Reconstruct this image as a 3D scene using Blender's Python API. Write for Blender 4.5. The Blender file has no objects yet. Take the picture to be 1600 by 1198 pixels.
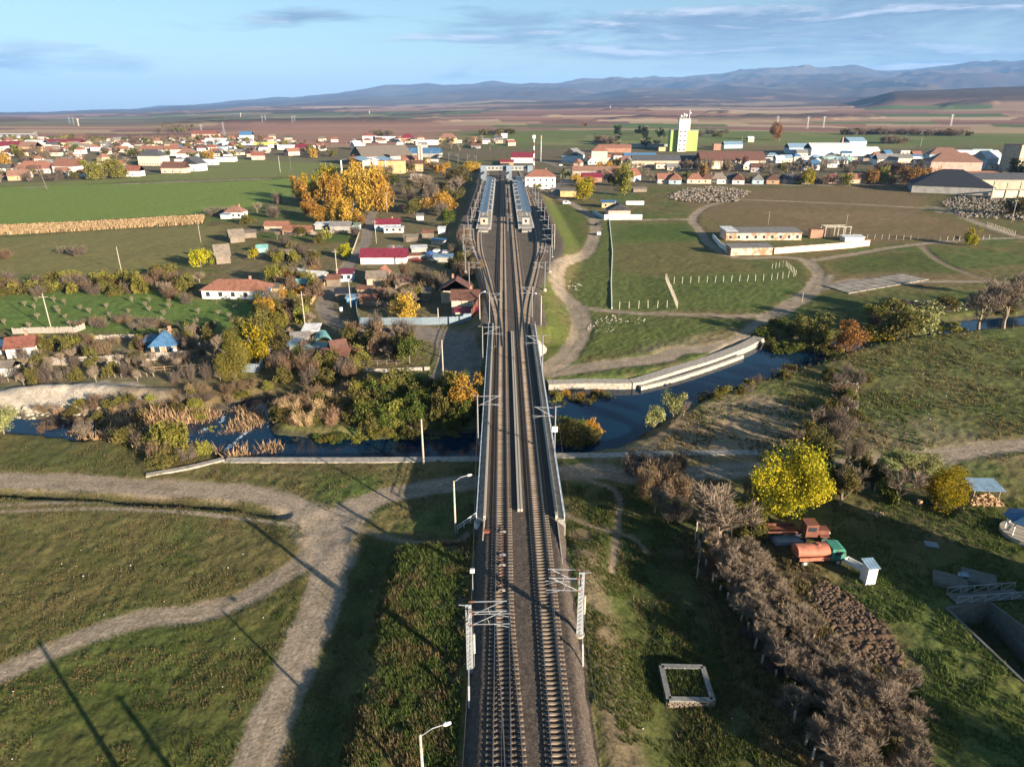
import bpy, math, random
import numpy as np
from mathutils import Vector, Matrix

# ------------------------------------------------------------------ camera, sky, sun, exposure
S = bpy.context.scene
COL = S.collection
CAM_H = 53.5
PITCH = 21.7
F_PX = 1067.0
cam_d = bpy.data.cameras.new('camera')
cam = bpy.data.objects.new('camera', cam_d)
COL.objects.link(cam)
cam.location = (0, 0, CAM_H)
cam.rotation_euler = (math.radians(90 - PITCH), 0, 0)
cam_d.sensor_width = 36.0
cam_d.lens = 36.0 * F_PX / 1600.0
cam_d.clip_start = 0.5
cam_d.clip_end = 90000
S.camera = cam

SUN_EL, SUN_AZ = 13.0, 132.5      # azimuth clockwise from +Y (the way the camera looks)
SKY_STRENGTH = 0.05
SUN_STRENGTH = 5.0
EXPOSURE = 1.98
world = bpy.data.worlds.new('World')
S.world = world
world.use_nodes = True


def build_sky():
    nt = world.node_tree
    N, L = nt.nodes, nt.links
    N.clear()
    out = N.new('ShaderNodeOutputWorld')
    bg = N.new('ShaderNodeBackground')
    bg.inputs['Strength'].default_value = SKY_STRENGTH
    sky = N.new('ShaderNodeTexSky')
    sky.sky_type = 'NISHITA'
    sky.sun_disc = False
    sky.sun_elevation = math.radians(SUN_EL)
    sky.sun_rotation = math.radians(SUN_AZ)
    sky.altitude = 400
    sky.air_density = 1.0
    sky.dust_density = 0.6
    sky.ozone_density = 2.0
    tc = N.new('ShaderNodeTexCoord')
    sep = N.new('ShaderNodeSeparateXYZ')
    L.new(tc.outputs['Generated'], sep.inputs[0])

    def m(op, a, b=None, c=None, clamp=False):
        n = N.new('ShaderNodeMath'); n.operation = op; n.use_clamp = clamp
        for i, v in enumerate((a, b, c)):
            if v is None: continue
            if isinstance(v, (int, float)): n.inputs[i].default_value = v
            else: L.new(v, n.inputs[i])
        return n.outputs[0]
    X, Y, Z = sep.outputs
    zz = m('MAXIMUM', Z, 0.0)
    az = m('ARCTAN2', X, Y)
    # streaky cloud layer: noise stretched along the horizon
    comb = N.new('ShaderNodeCombineXYZ')
    L.new(m('MULTIPLY', az, 2.6), comb.inputs[0])
    L.new(m('MULTIPLY', zz, 21.0), comb.inputs[1])
    n1 = N.new('ShaderNodeTexNoise'); n1.inputs['Scale'].default_value = 1.45
    n1.inputs['Detail'].default_value = 9; n1.inputs['Roughness'].default_value = 0.62
    n1.inputs['Distortion'].default_value = 0.35
    comb2 = N.new('ShaderNodeVectorMath'); comb2.operation = 'ADD'
    L.new(comb.outputs[0], comb2.inputs[0]); comb2.inputs[1].default_value = (3.1, 0.4, 7.7)
    L.new(comb2.outputs[0], n1.inputs['Vector'])

    def gauss(v, c, w):
        d = m('DIVIDE', m('SUBTRACT', v, c), w)
        return m('POWER', 2.718, m('MULTIPLY', m('MULTIPLY', d, d), -1.0))
    # banks of cloud where the photograph has them: azimuth and height in radians / sine
    b1 = m('MULTIPLY', gauss(az, 0.50, 0.42), gauss(zz, 0.088, 0.05))
    b2 = m('MULTIPLY', gauss(az, -0.60, 0.17), gauss(zz, 0.058, 0.024))
    b3 = m('MULTIPLY', gauss(az, 0.10, 0.28), gauss(zz, 0.098, 0.022))
    b4 = m('MULTIPLY', gauss(az, -0.27, 0.09), gauss(zz, 0.11, 0.012))
    b5 = m('MULTIPLY', gauss(az, -0.2, 0.5), gauss(zz, 0.04, 0.02))
    b6 = m('MULTIPLY', gauss(az, 0.60, 0.22), gauss(zz, 0.06, 0.05))
    band = m('ADD', m('ADD', m('MULTIPLY', b1, 1.25), m('MULTIPLY', b2, 1.5)), m('ADD', m('MULTIPLY', b3, 1.1), m('MULTIPLY', b4, 0.7)))
    band = m('ADD', band, m('ADD', m('MULTIPLY', b5, 0.35), m('MULTIPLY', b6, 0.6)))
    # beyond the frame a sparse scatter of the same cloud
    band = m('MAXIMUM', band, 0.12)
    band = m('MINIMUM', band, 0.95)
    thr = m('SUBTRACT', 0.66, m('MULTIPLY', band, 0.27))
    cov = m('MULTIPLY', m('SUBTRACT', n1.outputs[0], thr), 6.5, clamp=True)
    # lit tops: the same noise looked up a little lower down
    up = N.new('ShaderNodeVectorMath'); up.operation = 'ADD'
    L.new(comb2.outputs[0], up.inputs[0]); up.inputs[1].default_value = (0.0, 0.16, 0.0)
    n2 = N.new('ShaderNodeTexNoise'); n2.inputs['Scale'].default_value = 1.45
    n2.inputs['Detail'].default_value = 9; n2.inputs['Roughness'].default_value = 0.62
    n2.inputs['Distortion'].default_value = 0.35
    L.new(up.outputs[0], n2.inputs['Vector'])
    rim = m('MULTIPLY', m('SUBTRACT', m('SUBTRACT', n1.outputs[0], n2.outputs[0]), 0.015), 9.0, clamp=True)
    ccol = N.new('ShaderNodeMix'); ccol.data_type = 'RGBA'
    ccol.inputs[6].default_value = (0.76, 1.16, 1.65, 1)
    ccol.inputs[7].default_value = (3.85, 4.0, 4.4, 1)
    L.new(rim, ccol.inputs[0])
    # sky: dimmed by a multiply colour with a slight cyan lean; clouds scaled down too
    dim_tint = N.new('ShaderNodeMix'); dim_tint.data_type = 'RGBA'; dim_tint.blend_type = 'MULTIPLY'
    dim_tint.inputs[0].default_value = 1.0
    dim_tint.inputs[7].default_value = (0.71, 0.77, 0.745, 1)
    L.new(sky.outputs[0], dim_tint.inputs[6])
    mix = N.new('ShaderNodeMix'); mix.data_type = 'RGBA'
    L.new(m('MULTIPLY', cov, 0.9), mix.inputs[0])
    L.new(dim_tint.outputs[2], mix.inputs[6])
    L.new(ccol.outputs[2], mix.inputs[7])
    L.new(mix.outputs[2], bg.inputs['Color'])
    L.new(bg.outputs[0], out.inputs['Surface'])


build_sky()
sun_d = bpy.data.lights.new('sun', 'SUN')
sun_d.energy = SUN_STRENGTH
sun_d.angle = math.radians(0.5)
sun_d.color = (1.0, 0.83, 0.64)
sun = bpy.data.objects.new('sun', sun_d)
COL.objects.link(sun)
_e, _a = math.radians(SUN_EL), math.radians(SUN_AZ)
SUNV = Vector((math.sin(_a) * math.cos(_e), math.cos(_a) * math.cos(_e), math.sin(_e)))
sun.rotation_euler = SUNV.to_track_quat('Z', 'Y').to_euler()
sun.location = (200, -200, 120)
S.view_settings.view_transform = 'Standard'
S.view_settings.look = 'None'
S.view_settings.exposure = EXPOSURE
S.view_settings.gamma = 1.0
S.render.engine = 'CYCLES'
S.cycles.max_bounces = 4
S.cycles.diffuse_bounces = 2
S.cycles.glossy_bounces = 2
S.cycles.transmission_bounces = 2
S.cycles.volume_bounces = 1
S.cycles.transparent_max_bounces = 4
S.cycles.caustics_reflective = False
S.cycles.caustics_refractive = False
S.cycles.use_adaptive_sampling = True

# ------------------------------------------------------------------ helpers: survey of the place
sP, cP = math.sin(math.radians(PITCH)), math.cos(math.radians(PITCH))


def un(px, py, z=0.0):
    """ground position (metres) of a surveyed point, at height z"""
    xc = (px - 800) / F_PX; yc = (py - 599) / F_PX
    t = (CAM_H - z) / max(1e-4, sP + yc * cP)
    return (xc * t, (cP - yc * sP) * t)


def pxm(py, z=0.0):
    """survey scale: picture units per metre at that row"""
    yc = (py - 599) / F_PX
    return F_PX * (sP + yc * cP) / (CAM_H - z)


rng = random.Random(7)
nrg = np.random.RandomState(5)


def xr(y):            # centre line of the railway
    return 2.15 - 0.0131 * y


def _hash(ix, iy, seed):
    h = (ix * np.int64(374761393) + iy * np.int64(668265263) + np.int64(seed) * np.int64(1442695041)) & np.int64(0xffffffff)
    h = ((h ^ (h >> 13)) * np.int64(1274126177)) & np.int64(0xffffffff)
    h = h ^ (h >> 16)
    return (h & np.int64(0xffff)).astype(np.float64) / 65535.0


def vnoise(x, y, seed=0):
    fx = np.floor(x); fy = np.floor(y)
    ix = fx.astype(np.int64); iy = fy.astype(np.int64)
    u = x - fx; v = y - fy
    u = u * u * (3 - 2 * u); v = v * v * (3 - 2 * v)
    a = _hash(ix, iy, seed); b = _hash(ix + 1, iy, seed)
    c = _hash(ix, iy + 1, seed); d = _hash(ix + 1, iy + 1, seed)
    return (a * (1 - u) + b * u) * (1 - v) + (c * (1 - u) + d * u) * v


def fbm(x, y, seed=0, octv=4, gain=0.5):
    t = 0; a = 1; s = 0
    for i in range(octv):
        t = t + a * vnoise(x * 2 ** i + 17.3 * i, y * 2 ** i - 9.1 * i, seed + i)
        s += a; a *= gain
    return t / s


def sstep(a, b, x):
    t = np.clip((x - a) / (b - a), 0, 1)
    return t * t * (3 - 2 * t)


def inpoly(X, Y, P):
    P = np.asarray(P, float)
    ins = np.zeros(X.shape, bool)
    bx = (X >= P[:, 0].min()) & (X <= P[:, 0].max()) & (Y >= P[:, 1].min()) & (Y <= P[:, 1].max())
    idx = np.nonzero(bx)
    x = X[idx]; y = Y[idx]
    r = np.zeros(x.shape, bool)
    n = len(P)
    for i in range(n):
        x1, y1 = P[i]; x2, y2 = P[(i + 1) % n]
        if y1 == y2: continue
        c = ((y1 > y) != (y2 > y)) & (x < (x2 - x1) * (y - y1) / (y2 - y1) + x1)
        r ^= c
    ins[idx] = r
    return ins


def distline(X, Y, P, reach):
    """distance to a polyline, only worked out within reach"""
    P = np.asarray(P, float)
    D = np.full(X.shape, 1e9)
    for i in range(len(P) - 1):
        (x1, y1), (x2, y2) = P[i], P[i + 1]
        m = (X > min(x1, x2) - reach) & (X < max(x1, x2) + reach) & (Y > min(y1, y2) - reach) & (Y < max(y1, y2) + reach)
        idx = np.nonzero(m)
        if not len(idx[0]): continue
        x = X[idx]; y = Y[idx]
        dx, dy = x2 - x1, y2 - y1
        L2 = dx * dx + dy * dy + 1e-9
        t = np.clip(((x - x1) * dx + (y - y1) * dy) / L2, 0, 1)
        d = np.hypot(x - x1 - t * dx, y - y1 - t * dy)
        D[idx] = np.minimum(D[idx], d)
    return D


def W(pts, z=0.0):
    return [un(a, b, z) for a, b in pts]


def smooth_line(pts, n=6):
    """Catmull-Rom through world points"""
    P = [np.array(p, float) for p in pts]
    P = [2 * P[0] - P[1]] + P + [2 * P[-1] - P[-2]]
    o = []
    for i in range(1, len(P) - 2):
        for k in range(n):
            t = k / n
            o.append(0.5 * ((2 * P[i]) + (-P[i - 1] + P[i + 1]) * t + (2 * P[i - 1] - 5 * P[i] + 4 * P[i + 1] - P[i + 2]) * t * t + (-P[i - 1] + 3 * P[i] - 3 * P[i + 1] + P[i + 2]) * t ** 3))
    o.append(P[-2])
    return [tuple(q) for q in o]


# ------------------------------------------------------------------ far relief, from the skyline survey
DIST = np.array([1000, 1400, 2000, 2800, 4000, 6000, 8500, 11000, 14000, 19000, 25000.])
REL = {
    -700: [239, 222.6, 207, 198, 191, 186, 183, 181, 180, 179, 178],
    0: [239, 222.6, 207, 198, 191, 186, 183, 181, 180, 178.5, 177.5],
    200: [239, 222, 207, 198, 190, 185, 180, 178, 176, 173, 170],
    300: [239, 221, 205, 195, 187, 180, 176, 173, 171, 167, 164],
    400: [239, 216, 202, 192, 184, 177, 171, 167, 164, 161, 157],
    600: [238, 215, 201, 190, 182, 174, 168, 163, 155, 146, 139],
    800: [235, 208, 198, 187, 176, 171, 160, 152, 146, 138, 134],
    1000: [236, 207, 197, 185, 173, 168, 158, 150, 143, 134, 128],
    1200: [237, 209, 198, 186, 174, 168, 158, 148, 138, 124, 116],
    1330: [240, 212, 199, 186, 173, 165, 158, 146, 134, 118, 106],
    1400: [241, 212, 199, 185, 171, 145, 150, 144, 132, 118, 110],
    1600: [242, 214, 199, 185, 168, 138, 146, 140, 130, 116, 106],
    2300: [242, 214, 199, 185, 168, 138, 146, 140, 130, 118, 110],
}
SKYL = [(-700, 178), (0, 178), (150, 178), (235, 169), (250, 166), (290, 165), (370, 161), (400, 159), (437, 154), (460, 156), (520, 152), (555, 147), (607, 137),
        (640, 137), (670, 134), (700, 139), (735, 138), (770, 131), (800, 135), (830, 131), (865, 135), (910, 130), (940, 131), (955, 128), (980, 131), (1012, 127),
        (1050, 129), (1122, 126), (1150, 118), (1200, 116), (1242, 112), (1270, 114), (1325, 105), (1362, 110), (1412, 110), (1450, 108), (1500, 105),
        (1560, 108), (1600, 105), (1800, 112), (2300, 118)]


def az_of(px):
    return math.atan2((px - 800) / F_PX, cP + (424.6 / F_PX) * sP)


def z_from(px, py, D):
    xc = (px - 800) / F_PX; yc = (py - 599) / F_PX
    h = math.hypot(xc, cP - yc * sP)
    return CAM_H - D * (sP + yc * cP) / h


_rx = sorted(REL)
_raz = np.array([az_of(p) for p in _rx])
_rz = np.array([[z_from(p, REL[p][k], DIST[k]) for k in range(len(DIST))] for p in _rx])
_saz = np.array([az_of(p) for p, q in SKYL])
_sz = np.array([z_from(p, q, 24000.) for p, q in SKYL])


def relief(X, Y):
    D = np.hypot(X, Y); A = np.arctan2(X, Y)
    A = np.clip(A, _raz[0], _raz[-1])
    ld = np.log(np.clip(D, DIST[0], DIST[-1]))
    lk = np.log(DIST)
    k = np.clip(np.searchsorted(lk, ld) - 1, 0, len(DIST) - 2)
    t = (ld - lk[k]) / (lk[k + 1] - lk[k])
    j = np.clip(np.searchsorted(_raz, A) - 1, 0, len(_raz) - 2)
    u = (A - _raz[j]) / (_raz[j + 1] - _raz[j])
    u = u * u * (3 - 2 * u)
    z = (_rz[j, k] * (1 - t) + _rz[j, k + 1] * t) * (1 - u) + (_rz[j + 1, k] * (1 - t) + _rz[j + 1, k + 1] * t) * u
    sk = np.interp(A, _saz, _sz)
    w = sstep(17000, 23500, D)
    z = z * (1 - w) + sk * w
    z = np.where(D > 25000, z * (1 - 0.55 * sstep(25000, 34000, D)), z)
    z = z * sstep(900, 1150, D)
    # ridges and gullies
    q = sstep(2600, 9000, D)
    rid = 1 - np.abs(2 * fbm(X / 2300., Y / 2900., 31, 5) - 1)
    z = z + q * (rid - 0.78) * 520 * sstep(5000, 16000, D) * (0.35 + 0.65 * sstep(-0.25, 0.3, A)) * (1 - 0.55 * sstep(20000, 23500, D))
    z = z + sstep(1300, 3500, D) * (fbm(X / 420., Y / 420., 12, 3) - 0.5) * 9 * (0.3 + 0.7 * sstep(-0.3, 0.1, A))
    return z


# ------------------------------------------------------------------ near relief
RIVER = W([(-500, 640), (-60, 655), (20, 656), (110, 660), (200, 674), (290, 668), (320, 655), (365, 632), (400, 625), (432, 626), (420, 650),
           (410, 672), (430, 684), (520, 692), (600, 690), (660, 684), (745, 681), (790, 660), (850, 612), (960, 608), (1010, 602), (1060, 590),
           (1120, 570), (1160, 547), (1205, 535), (1255, 530), (1300, 538), (1350, 524), (1420, 516), (1480, 506), (1530, 500), (1600, 496), (1800, 480), (2300, 450),
           (2300, 462), (1800, 492), (1600, 508), (1500, 518), (1420, 527), (1360, 537), (1310, 552), (1290, 563), (1250, 573), (1190, 592), (1150, 600),
           (1100, 622), (1050, 642), (1020, 662), (990, 682), (960, 697), (900, 706), (870, 708), (745, 714), (360, 714), (345, 706), (330, 702),
           (300, 696), (240, 684), (150, 686), (60, 676), (0, 669), (-60, 667), (-500, 655)], -1.4)
ISLE = [W([(425, 640), (470, 618), (560, 612), (700, 600), (742, 620), (740, 670), (640, 676), (520, 678), (440, 670)], -1.0)]
PATHS = {   # dirt roads: survey points, width in metres
    'road_west': ([(-220, 744), (-60, 748), (0, 750), (80, 751), (160, 757), (250, 763), (340, 766), (400, 772), (445, 784), (490, 808), (520, 830)], 4.6),
    'road_bridge': ([(505, 815), (560, 790), (620, 770), (680, 760), (740, 752), (800, 746), (870, 738), (930, 735), (1000, 742), (1080, 738), (1160, 733), (1230, 733), (1330, 728), (1420, 718), (1500, 706), (1600, 694), (1800, 680)], 4.6),
    'road_south': ([(505, 820), (515, 870), (508, 920), (490, 970), (470, 1020), (448, 1075), (425, 1130), (398, 1198), (360, 1300)], 4.3),
    'road_branch': ([(495, 850), (470, 880), (430, 905), (385, 932), (340, 948), (290, 960), (230, 964), (170, 980), (110, 1003), (55, 1028), (0, 1052), (-120, 1110)], 3.0),
    'foot_path': ([(545, 822), (590, 834), (640, 848), (690, 854), (716, 846), (730, 834)], 0.9),
    'foot_path2': ([(880, 800), (920, 820), (985, 838), (1010, 860)], 0.8),
    'foot_path3': ([(870, 740), (960, 765), (965, 820), (955, 900)], 0.9),
    'road_village': ([(700, 600), (715, 575), (718, 548), (700, 528), (660, 520), (620, 517)], 10.0),
    'lane': ([(620, 519), (560, 512), (525, 505), (508, 480), (515, 455), (540, 420), (560, 395), (572, 375), (576, 350), (585, 325)], 4.5),
    'road_east': ([(852, 578), (880, 560), (903, 530), (910, 505), (900, 480), (880, 462), (870, 445), (873, 425), (893, 410), (917, 395), (928, 372), (930, 350), (920, 335), (893, 318), (870, 308), (850, 300)], 5.2),
    'track_field': ([(903, 478), (940, 484), (1000, 489), (1080, 491), (1150, 494), (1200, 492)], 3.0),
    'track_river': ([(855, 582), (900, 576), (960, 568), (1030, 560), (1060, 548), (1110, 545), (1150, 535), (1180, 515), (1205, 495), (1245, 470), (1275, 448), (1290, 430)], 5.5),
    'road_to_fields': ([(1270, 452), (1278, 425), (1260, 408), (1230, 402), (1160, 403), (1130, 395), (1105, 378), (1092, 358), (1082, 345), (1090, 332), (1112, 320), (1160, 312), (1300, 318), (1450, 326), (1470, 332)], 4.0),
    'road_house': ([(930, 343), (1000, 344), (1050, 343), (1085, 343)], 4.0),
    'track_north': ([(1260, 408), (1330, 397), (1400, 386), (1450, 380), (1520, 374), (1600, 371), (1750, 366)], 3.6),
    'track_east': ([(1290, 450), (1340, 436), (1400, 442), (1450, 440), (1540, 440), (1650, 447)], 3.0),
    'track_bend': ([(1282, 430), (1262, 412)], 3.0),
    'ruts_east': ([(1440, 383), (1450, 395), (1475, 412), (1520, 430), (1560, 442)], 2.2),
    'road_far_east': ([(1450, 322), (1480, 328), (1520, 345), (1560, 360), (1600, 370), (1700, 380)], 5.0),
    'track_green': ([(-250, 300), (0, 294), (200, 287), (400, 280), (490, 276)], 3.2),
    'track_green2': ([(325, 263), (420, 267), (520, 270)], 2.4),
    'street_far': ([(880, 262), (860, 255), (838, 251), (800, 246)], 8.0),
    'street_row': ([(1020, 284), (1150, 288), (1340, 290), (1400, 287)], 4.0),
    'yard_station': ([(868, 290), (885, 285), (897, 275), (890, 265)], 12.0),
    'highway': ([(1080, 250), (1250, 253), (1400, 258), (1600, 262)], 8.0),
}
PW = {k: (smooth_line(W(v[0]), 5), v[1]) for k, v in PATHS.items()}
TWIN = smooth_line(W([(-220, 795), (-60, 795), (0, 794), (100, 790), (200, 790), (300, 795), (400, 806), (460, 814)]), 5)
DITCH = smooth_line(W([(-220, 762), (-50, 768), (0, 770), (120, 775), (250, 783), (350, 789), (440, 803)]), 5)
CANAL = W([(1478, 950), (1545, 940), (1640, 1010), (1760, 1110), (1640, 1110), (1600, 1066)], 0)


def rail_h(X, Y):
    """embankment of the railway"""
    u = X - xr(Y)
    south = 1 - sstep(71, 79, Y)
    north = sstep(160, 168, Y)
    # south: a shelf on the left, a short slope on the right
    hl = 1.95 * sstep(-18.5, -14.5, u) + 0.35 * sstep(-8.0, -6.0, u)
    hr_ = 2.3 * (1 - sstep(6.2, 14.0, u))
    hs = np.where(u < 0, hl, hr_)
    wl = 7.5 + 15 * sstep(225, 310, Y)
    wr = 7.5 + 14 * sstep(195, 285, Y)
    hn = 3.05 * np.where(u < 0, 1 - sstep(wl, wl + 6, -u), 1 - sstep(wr, wr + 10, u))
    hn = hn * (1 - sstep(620, 800, Y))
    # abutment slopes
    return hs * south + hn * north


def hgt(X, Y, fine=True):
    X = np.asarray(X, float); Y = np.asarray(Y, float)
    D = np.hypot(X, Y)
    z = relief(X, Y) if D.max() > 850 else np.zeros(X.shape)
    near = 1 - sstep(700, 950, D)
    e = rail_h(X, Y)
    z = z + e
    rough = near.copy()
    # roads are a little sunk and smoother
    if fine:
        for k, (pl, w) in PW.items():
            d = distline(X, Y, pl, w + 3)
            q = 1 - sstep(w * 0.4, w * 0.5 + 1.2, d)
            rough = rough * (1 - 0.85 * q)
            z = z - 0.10 * q * near
        d = distline(X, Y, TWIN, 5)
        rough *= 1 - 0.6 * (1 - sstep(1.5, 3, d))
    d = distline(X, Y, DITCH, 6)
    z = z - 0.75 * (1 - sstep(0.2, 1.5, d + .7 * (vnoise(X / 3., Y / 3., 8) - 0.5)))
    # river channel
    inr = inpoly(X, Y, RIVER)
    for I in ISLE:
        inr &= ~inpoly(X, Y, I)
    dr = distline(X, Y, RIVER + [RIVER[0]], 8)
    sd = np.where(inr, -dr, dr) + 1.1 * (vnoise(X / 2.3, Y / 2.3, 5) - 0.5)
    z = z - 2.6 * (1 - sstep(-2.0, 4.2, sd)) * (near > 0)
    c = inpoly(X, Y, CANAL)
    z = np.where(c, z - 3.0, z)
    if fine:
        n1 = fbm(X / 5.5, Y / 5.5, 3, 3) - 0.5
        n2 = fbm(X / 1.1, Y / 1.1, 9, 3) - 0.5
        n3 = fbm(X / 34., Y / 34., 21, 3) - 0.5
        ballast = (np.abs(X - xr(Y)) < 5.9) & (Y < 170) | (e > 2.9)
        rough = np.where(ballast, 0.05, rough)
        z = z + rough * (0.30 * n1 + 0.30 * n2 * (1 - sstep(180, 400, D)) + 0.55 * n3 * (np.abs(X - xr(Y)) > 16))
        # pale gravel bank west of the river
        gb = 1 - sstep(0, 7, distline(X, Y, GRAVEL, 12))
        z = z + gb * (0.5 + 1.6 * fbm(X / 7., Y / 3.5, 44, 3))
    return z


GRAVEL = W([(-60, 628), (30, 618), (110, 612), (190, 618), (260, 622)])


def hz(x, y):
    return float(hgt(np.array([x]), np.array([y]), False)[0])


# ------------------------------------------------------------------ materials
MATS = {}


def nodes_of(name):
    m = bpy.data.materials.new(name)
    m.use_nodes = True
    nt = m.node_tree
    return m, nt, nt.nodes['Principled BSDF']


def mat(name, c, rough=0.8, var=0.25, scale=3.0, bump=0.0, metal=0.0, spec=0.3, dirt=None, stretch=None, obj_rand=0.0, rows=None):
    """painted / mineral surface with procedural unevenness"""
    if name in MATS: return MATS[name]
    m, nt, b = nodes_of(name)
    N, L = nt.nodes, nt.links
    tc = N.new('ShaderNodeTexCoord')
    mp = N.new('ShaderNodeMapping')
    L.new(tc.outputs['Object'], mp.inputs[0])
    if stretch: mp.inputs['Scale'].default_value = stretch
    n = N.new('ShaderNodeTexNoise'); n.inputs['Scale'].default_value = scale
    n.inputs['Detail'].default_value = 6; n.inputs['Roughness'].default_value = 0.65
    L.new(mp.outputs[0], n.inputs['Vector'])
    r = N.new('ShaderNodeMapRange')
    r.inputs[1].default_value = 0.28; r.inputs[2].default_value = 0.72
    r.inputs[3].default_value = 1 - var; r.inputs[4].default_value = 1 + var
    L.new(n.outputs[0], r.inputs[0])
    mul = N.new('ShaderNodeMix'); mul.data_type = 'RGBA'; mul.blend_type = 'MULTIPLY'; mul.inputs[0].default_value = 1
    mul.inputs[6].default_value = (*c, 1)
    last = r.outputs[0]
    if obj_rand:
        oi = N.new('ShaderNodeObjectInfo')
        rr = N.new('ShaderNodeMapRange'); rr.inputs[3].default_value = 1 - obj_rand; rr.inputs[4].default_value = 1 + obj_rand
        L.new(oi.outputs['Random'], rr.inputs[0])
        mm = N.new('ShaderNodeMath'); mm.operation = 'MULTIPLY'
        L.new(last, mm.inputs[0]); L.new(rr.outputs[0], mm.inputs[1]); last = mm.outputs[0]
    L.new(last, mul.inputs[7])
    o = mul.outputs[2]
    if dirt:
        n2 = N.new('ShaderNodeTexNoise'); n2.inputs['Scale'].default_value = scale * 0.6
        n2.inputs['Detail'].default_value = 8
        L.new(mp.outputs[0], n2.inputs['Vector'])
        q = N.new('ShaderNodeMapRange'); q.inputs[1].default_value = 0.48; q.inputs[2].default_value = 0.62
        L.new(n2.outputs[0], q.inputs[0])
        d = N.new('ShaderNodeMix'); d.data_type = 'RGBA'
        L.new(q.outputs[0], d.inputs[0]); L.new(o, d.inputs[6]); d.inputs[7].default_value = (*dirt, 1)
        o = d.outputs[2]
    if rows:
        wv = N.new('ShaderNodeTexWave'); wv.bands_direction = rows; wv.inputs['Scale'].default_value = .8; wv.inputs['Distortion'].default_value = .6
        L.new(tc.outputs['Object'], wv.inputs[0])
        wr = N.new('ShaderNodeMapRange'); wr.inputs[3].default_value = .72; wr.inputs[4].default_value = 1.08
        L.new(wv.outputs[1], wr.inputs[0])
        wm = N.new('ShaderNodeMix'); wm.data_type = 'RGBA'; wm.blend_type = 'MULTIPLY'; wm.inputs[0].default_value = 1
        L.new(o, wm.inputs[6]); L.new(wr.outputs[0], wm.inputs[7]); o = wm.outputs[2]
    L.new(o, b.inputs['Base Color'])
    b.inputs['Roughness'].default_value = rough
    b.inputs['Metallic'].default_value = metal
    b.inputs['Specular IOR Level'].default_value = spec
    if bump:
        bp = N.new('ShaderNodeBump'); bp.inputs['Strength'].default_value = bump; bp.inputs['Distance'].default_value = 0.05
        L.new(n.outputs[0], bp.inputs['Height']); L.new(bp.outputs[0], b.inputs['Normal'])
    MATS[name] = m
    return m


def leaf_mat(name, c1, c2, c3=None, trans=0.25):
    """foliage: every leaf picks its own tone, every tree its own cast"""
    m, nt, b = nodes_of(name)
    N, L = nt.nodes, nt.links
    g = N.new('ShaderNodeNewGeometry')
    ramp = N.new('ShaderNodeValToRGB')
    ramp.color_ramp.elements[0].color = (*c1, 1)
    ramp.color_ramp.elements[1].color = (*c2, 1)
    if c3:
        e = ramp.color_ramp.elements.new(0.5); e.color = (*c3, 1)
    tc = N.new('ShaderNodeTexCoord')
    n = N.new('ShaderNodeTexNoise'); n.inputs['Scale'].default_value = 0.8; n.inputs['Detail'].default_value = 2
    L.new(tc.outputs['Object'], n.inputs['Vector'])
    a = N.new('ShaderNodeMath'); a.operation = 'MULTIPLY_ADD'
    L.new(n.outputs[0], a.inputs[0]); a.inputs[1].default_value = 1.5; a.inputs[2].default_value = -0.75
    s = N.new('ShaderNodeMath'); s.operation = 'ADD'; s.use_clamp = True
    L.new(a.outputs[0], s.inputs[0]); L.new(g.outputs['Random Per Island'], s.inputs[1])
    L.new(s.outputs[0], ramp.inputs[0])
    oi = N.new('ShaderNodeObjectInfo')
    rr = N.new('ShaderNodeMapRange'); rr.inputs[3].default_value = 0.78; rr.inputs[4].default_value = 1.2
    L.new(oi.outputs['Random'], rr.inputs[0])
    hs = N.new('ShaderNodeHueSaturation')
    L.new(ramp.outputs[0], hs.inputs['Color'])
    L.new(rr.outputs[0], hs.inputs['Value'])
    h2 = N.new('ShaderNodeMapRange'); h2.inputs[3].default_value = 0.485; h2.inputs[4].default_value = 0.515
    L.new(oi.outputs['Random'], h2.inputs[0]); L.new(h2.outputs[0], hs.inputs['Hue'])
    d = N.new('ShaderNodeBsdfDiffuse'); t = N.new('ShaderNodeBsdfTranslucent')
    L.new(hs.outputs[0], d.inputs[0]); L.new(hs.outputs[0], t.inputs[0])
    mx = N.new('ShaderNodeMixShader'); mx.inputs[0].default_value = trans
    L.new(d.outputs[0], mx.inputs[1]); L.new(t.outputs[0], mx.inputs[2])
    L.new(mx.outputs[0], nt.nodes['Material Output'].inputs['Surface'])
    N.remove(b)
    MATS[name] = m
    return m


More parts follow.
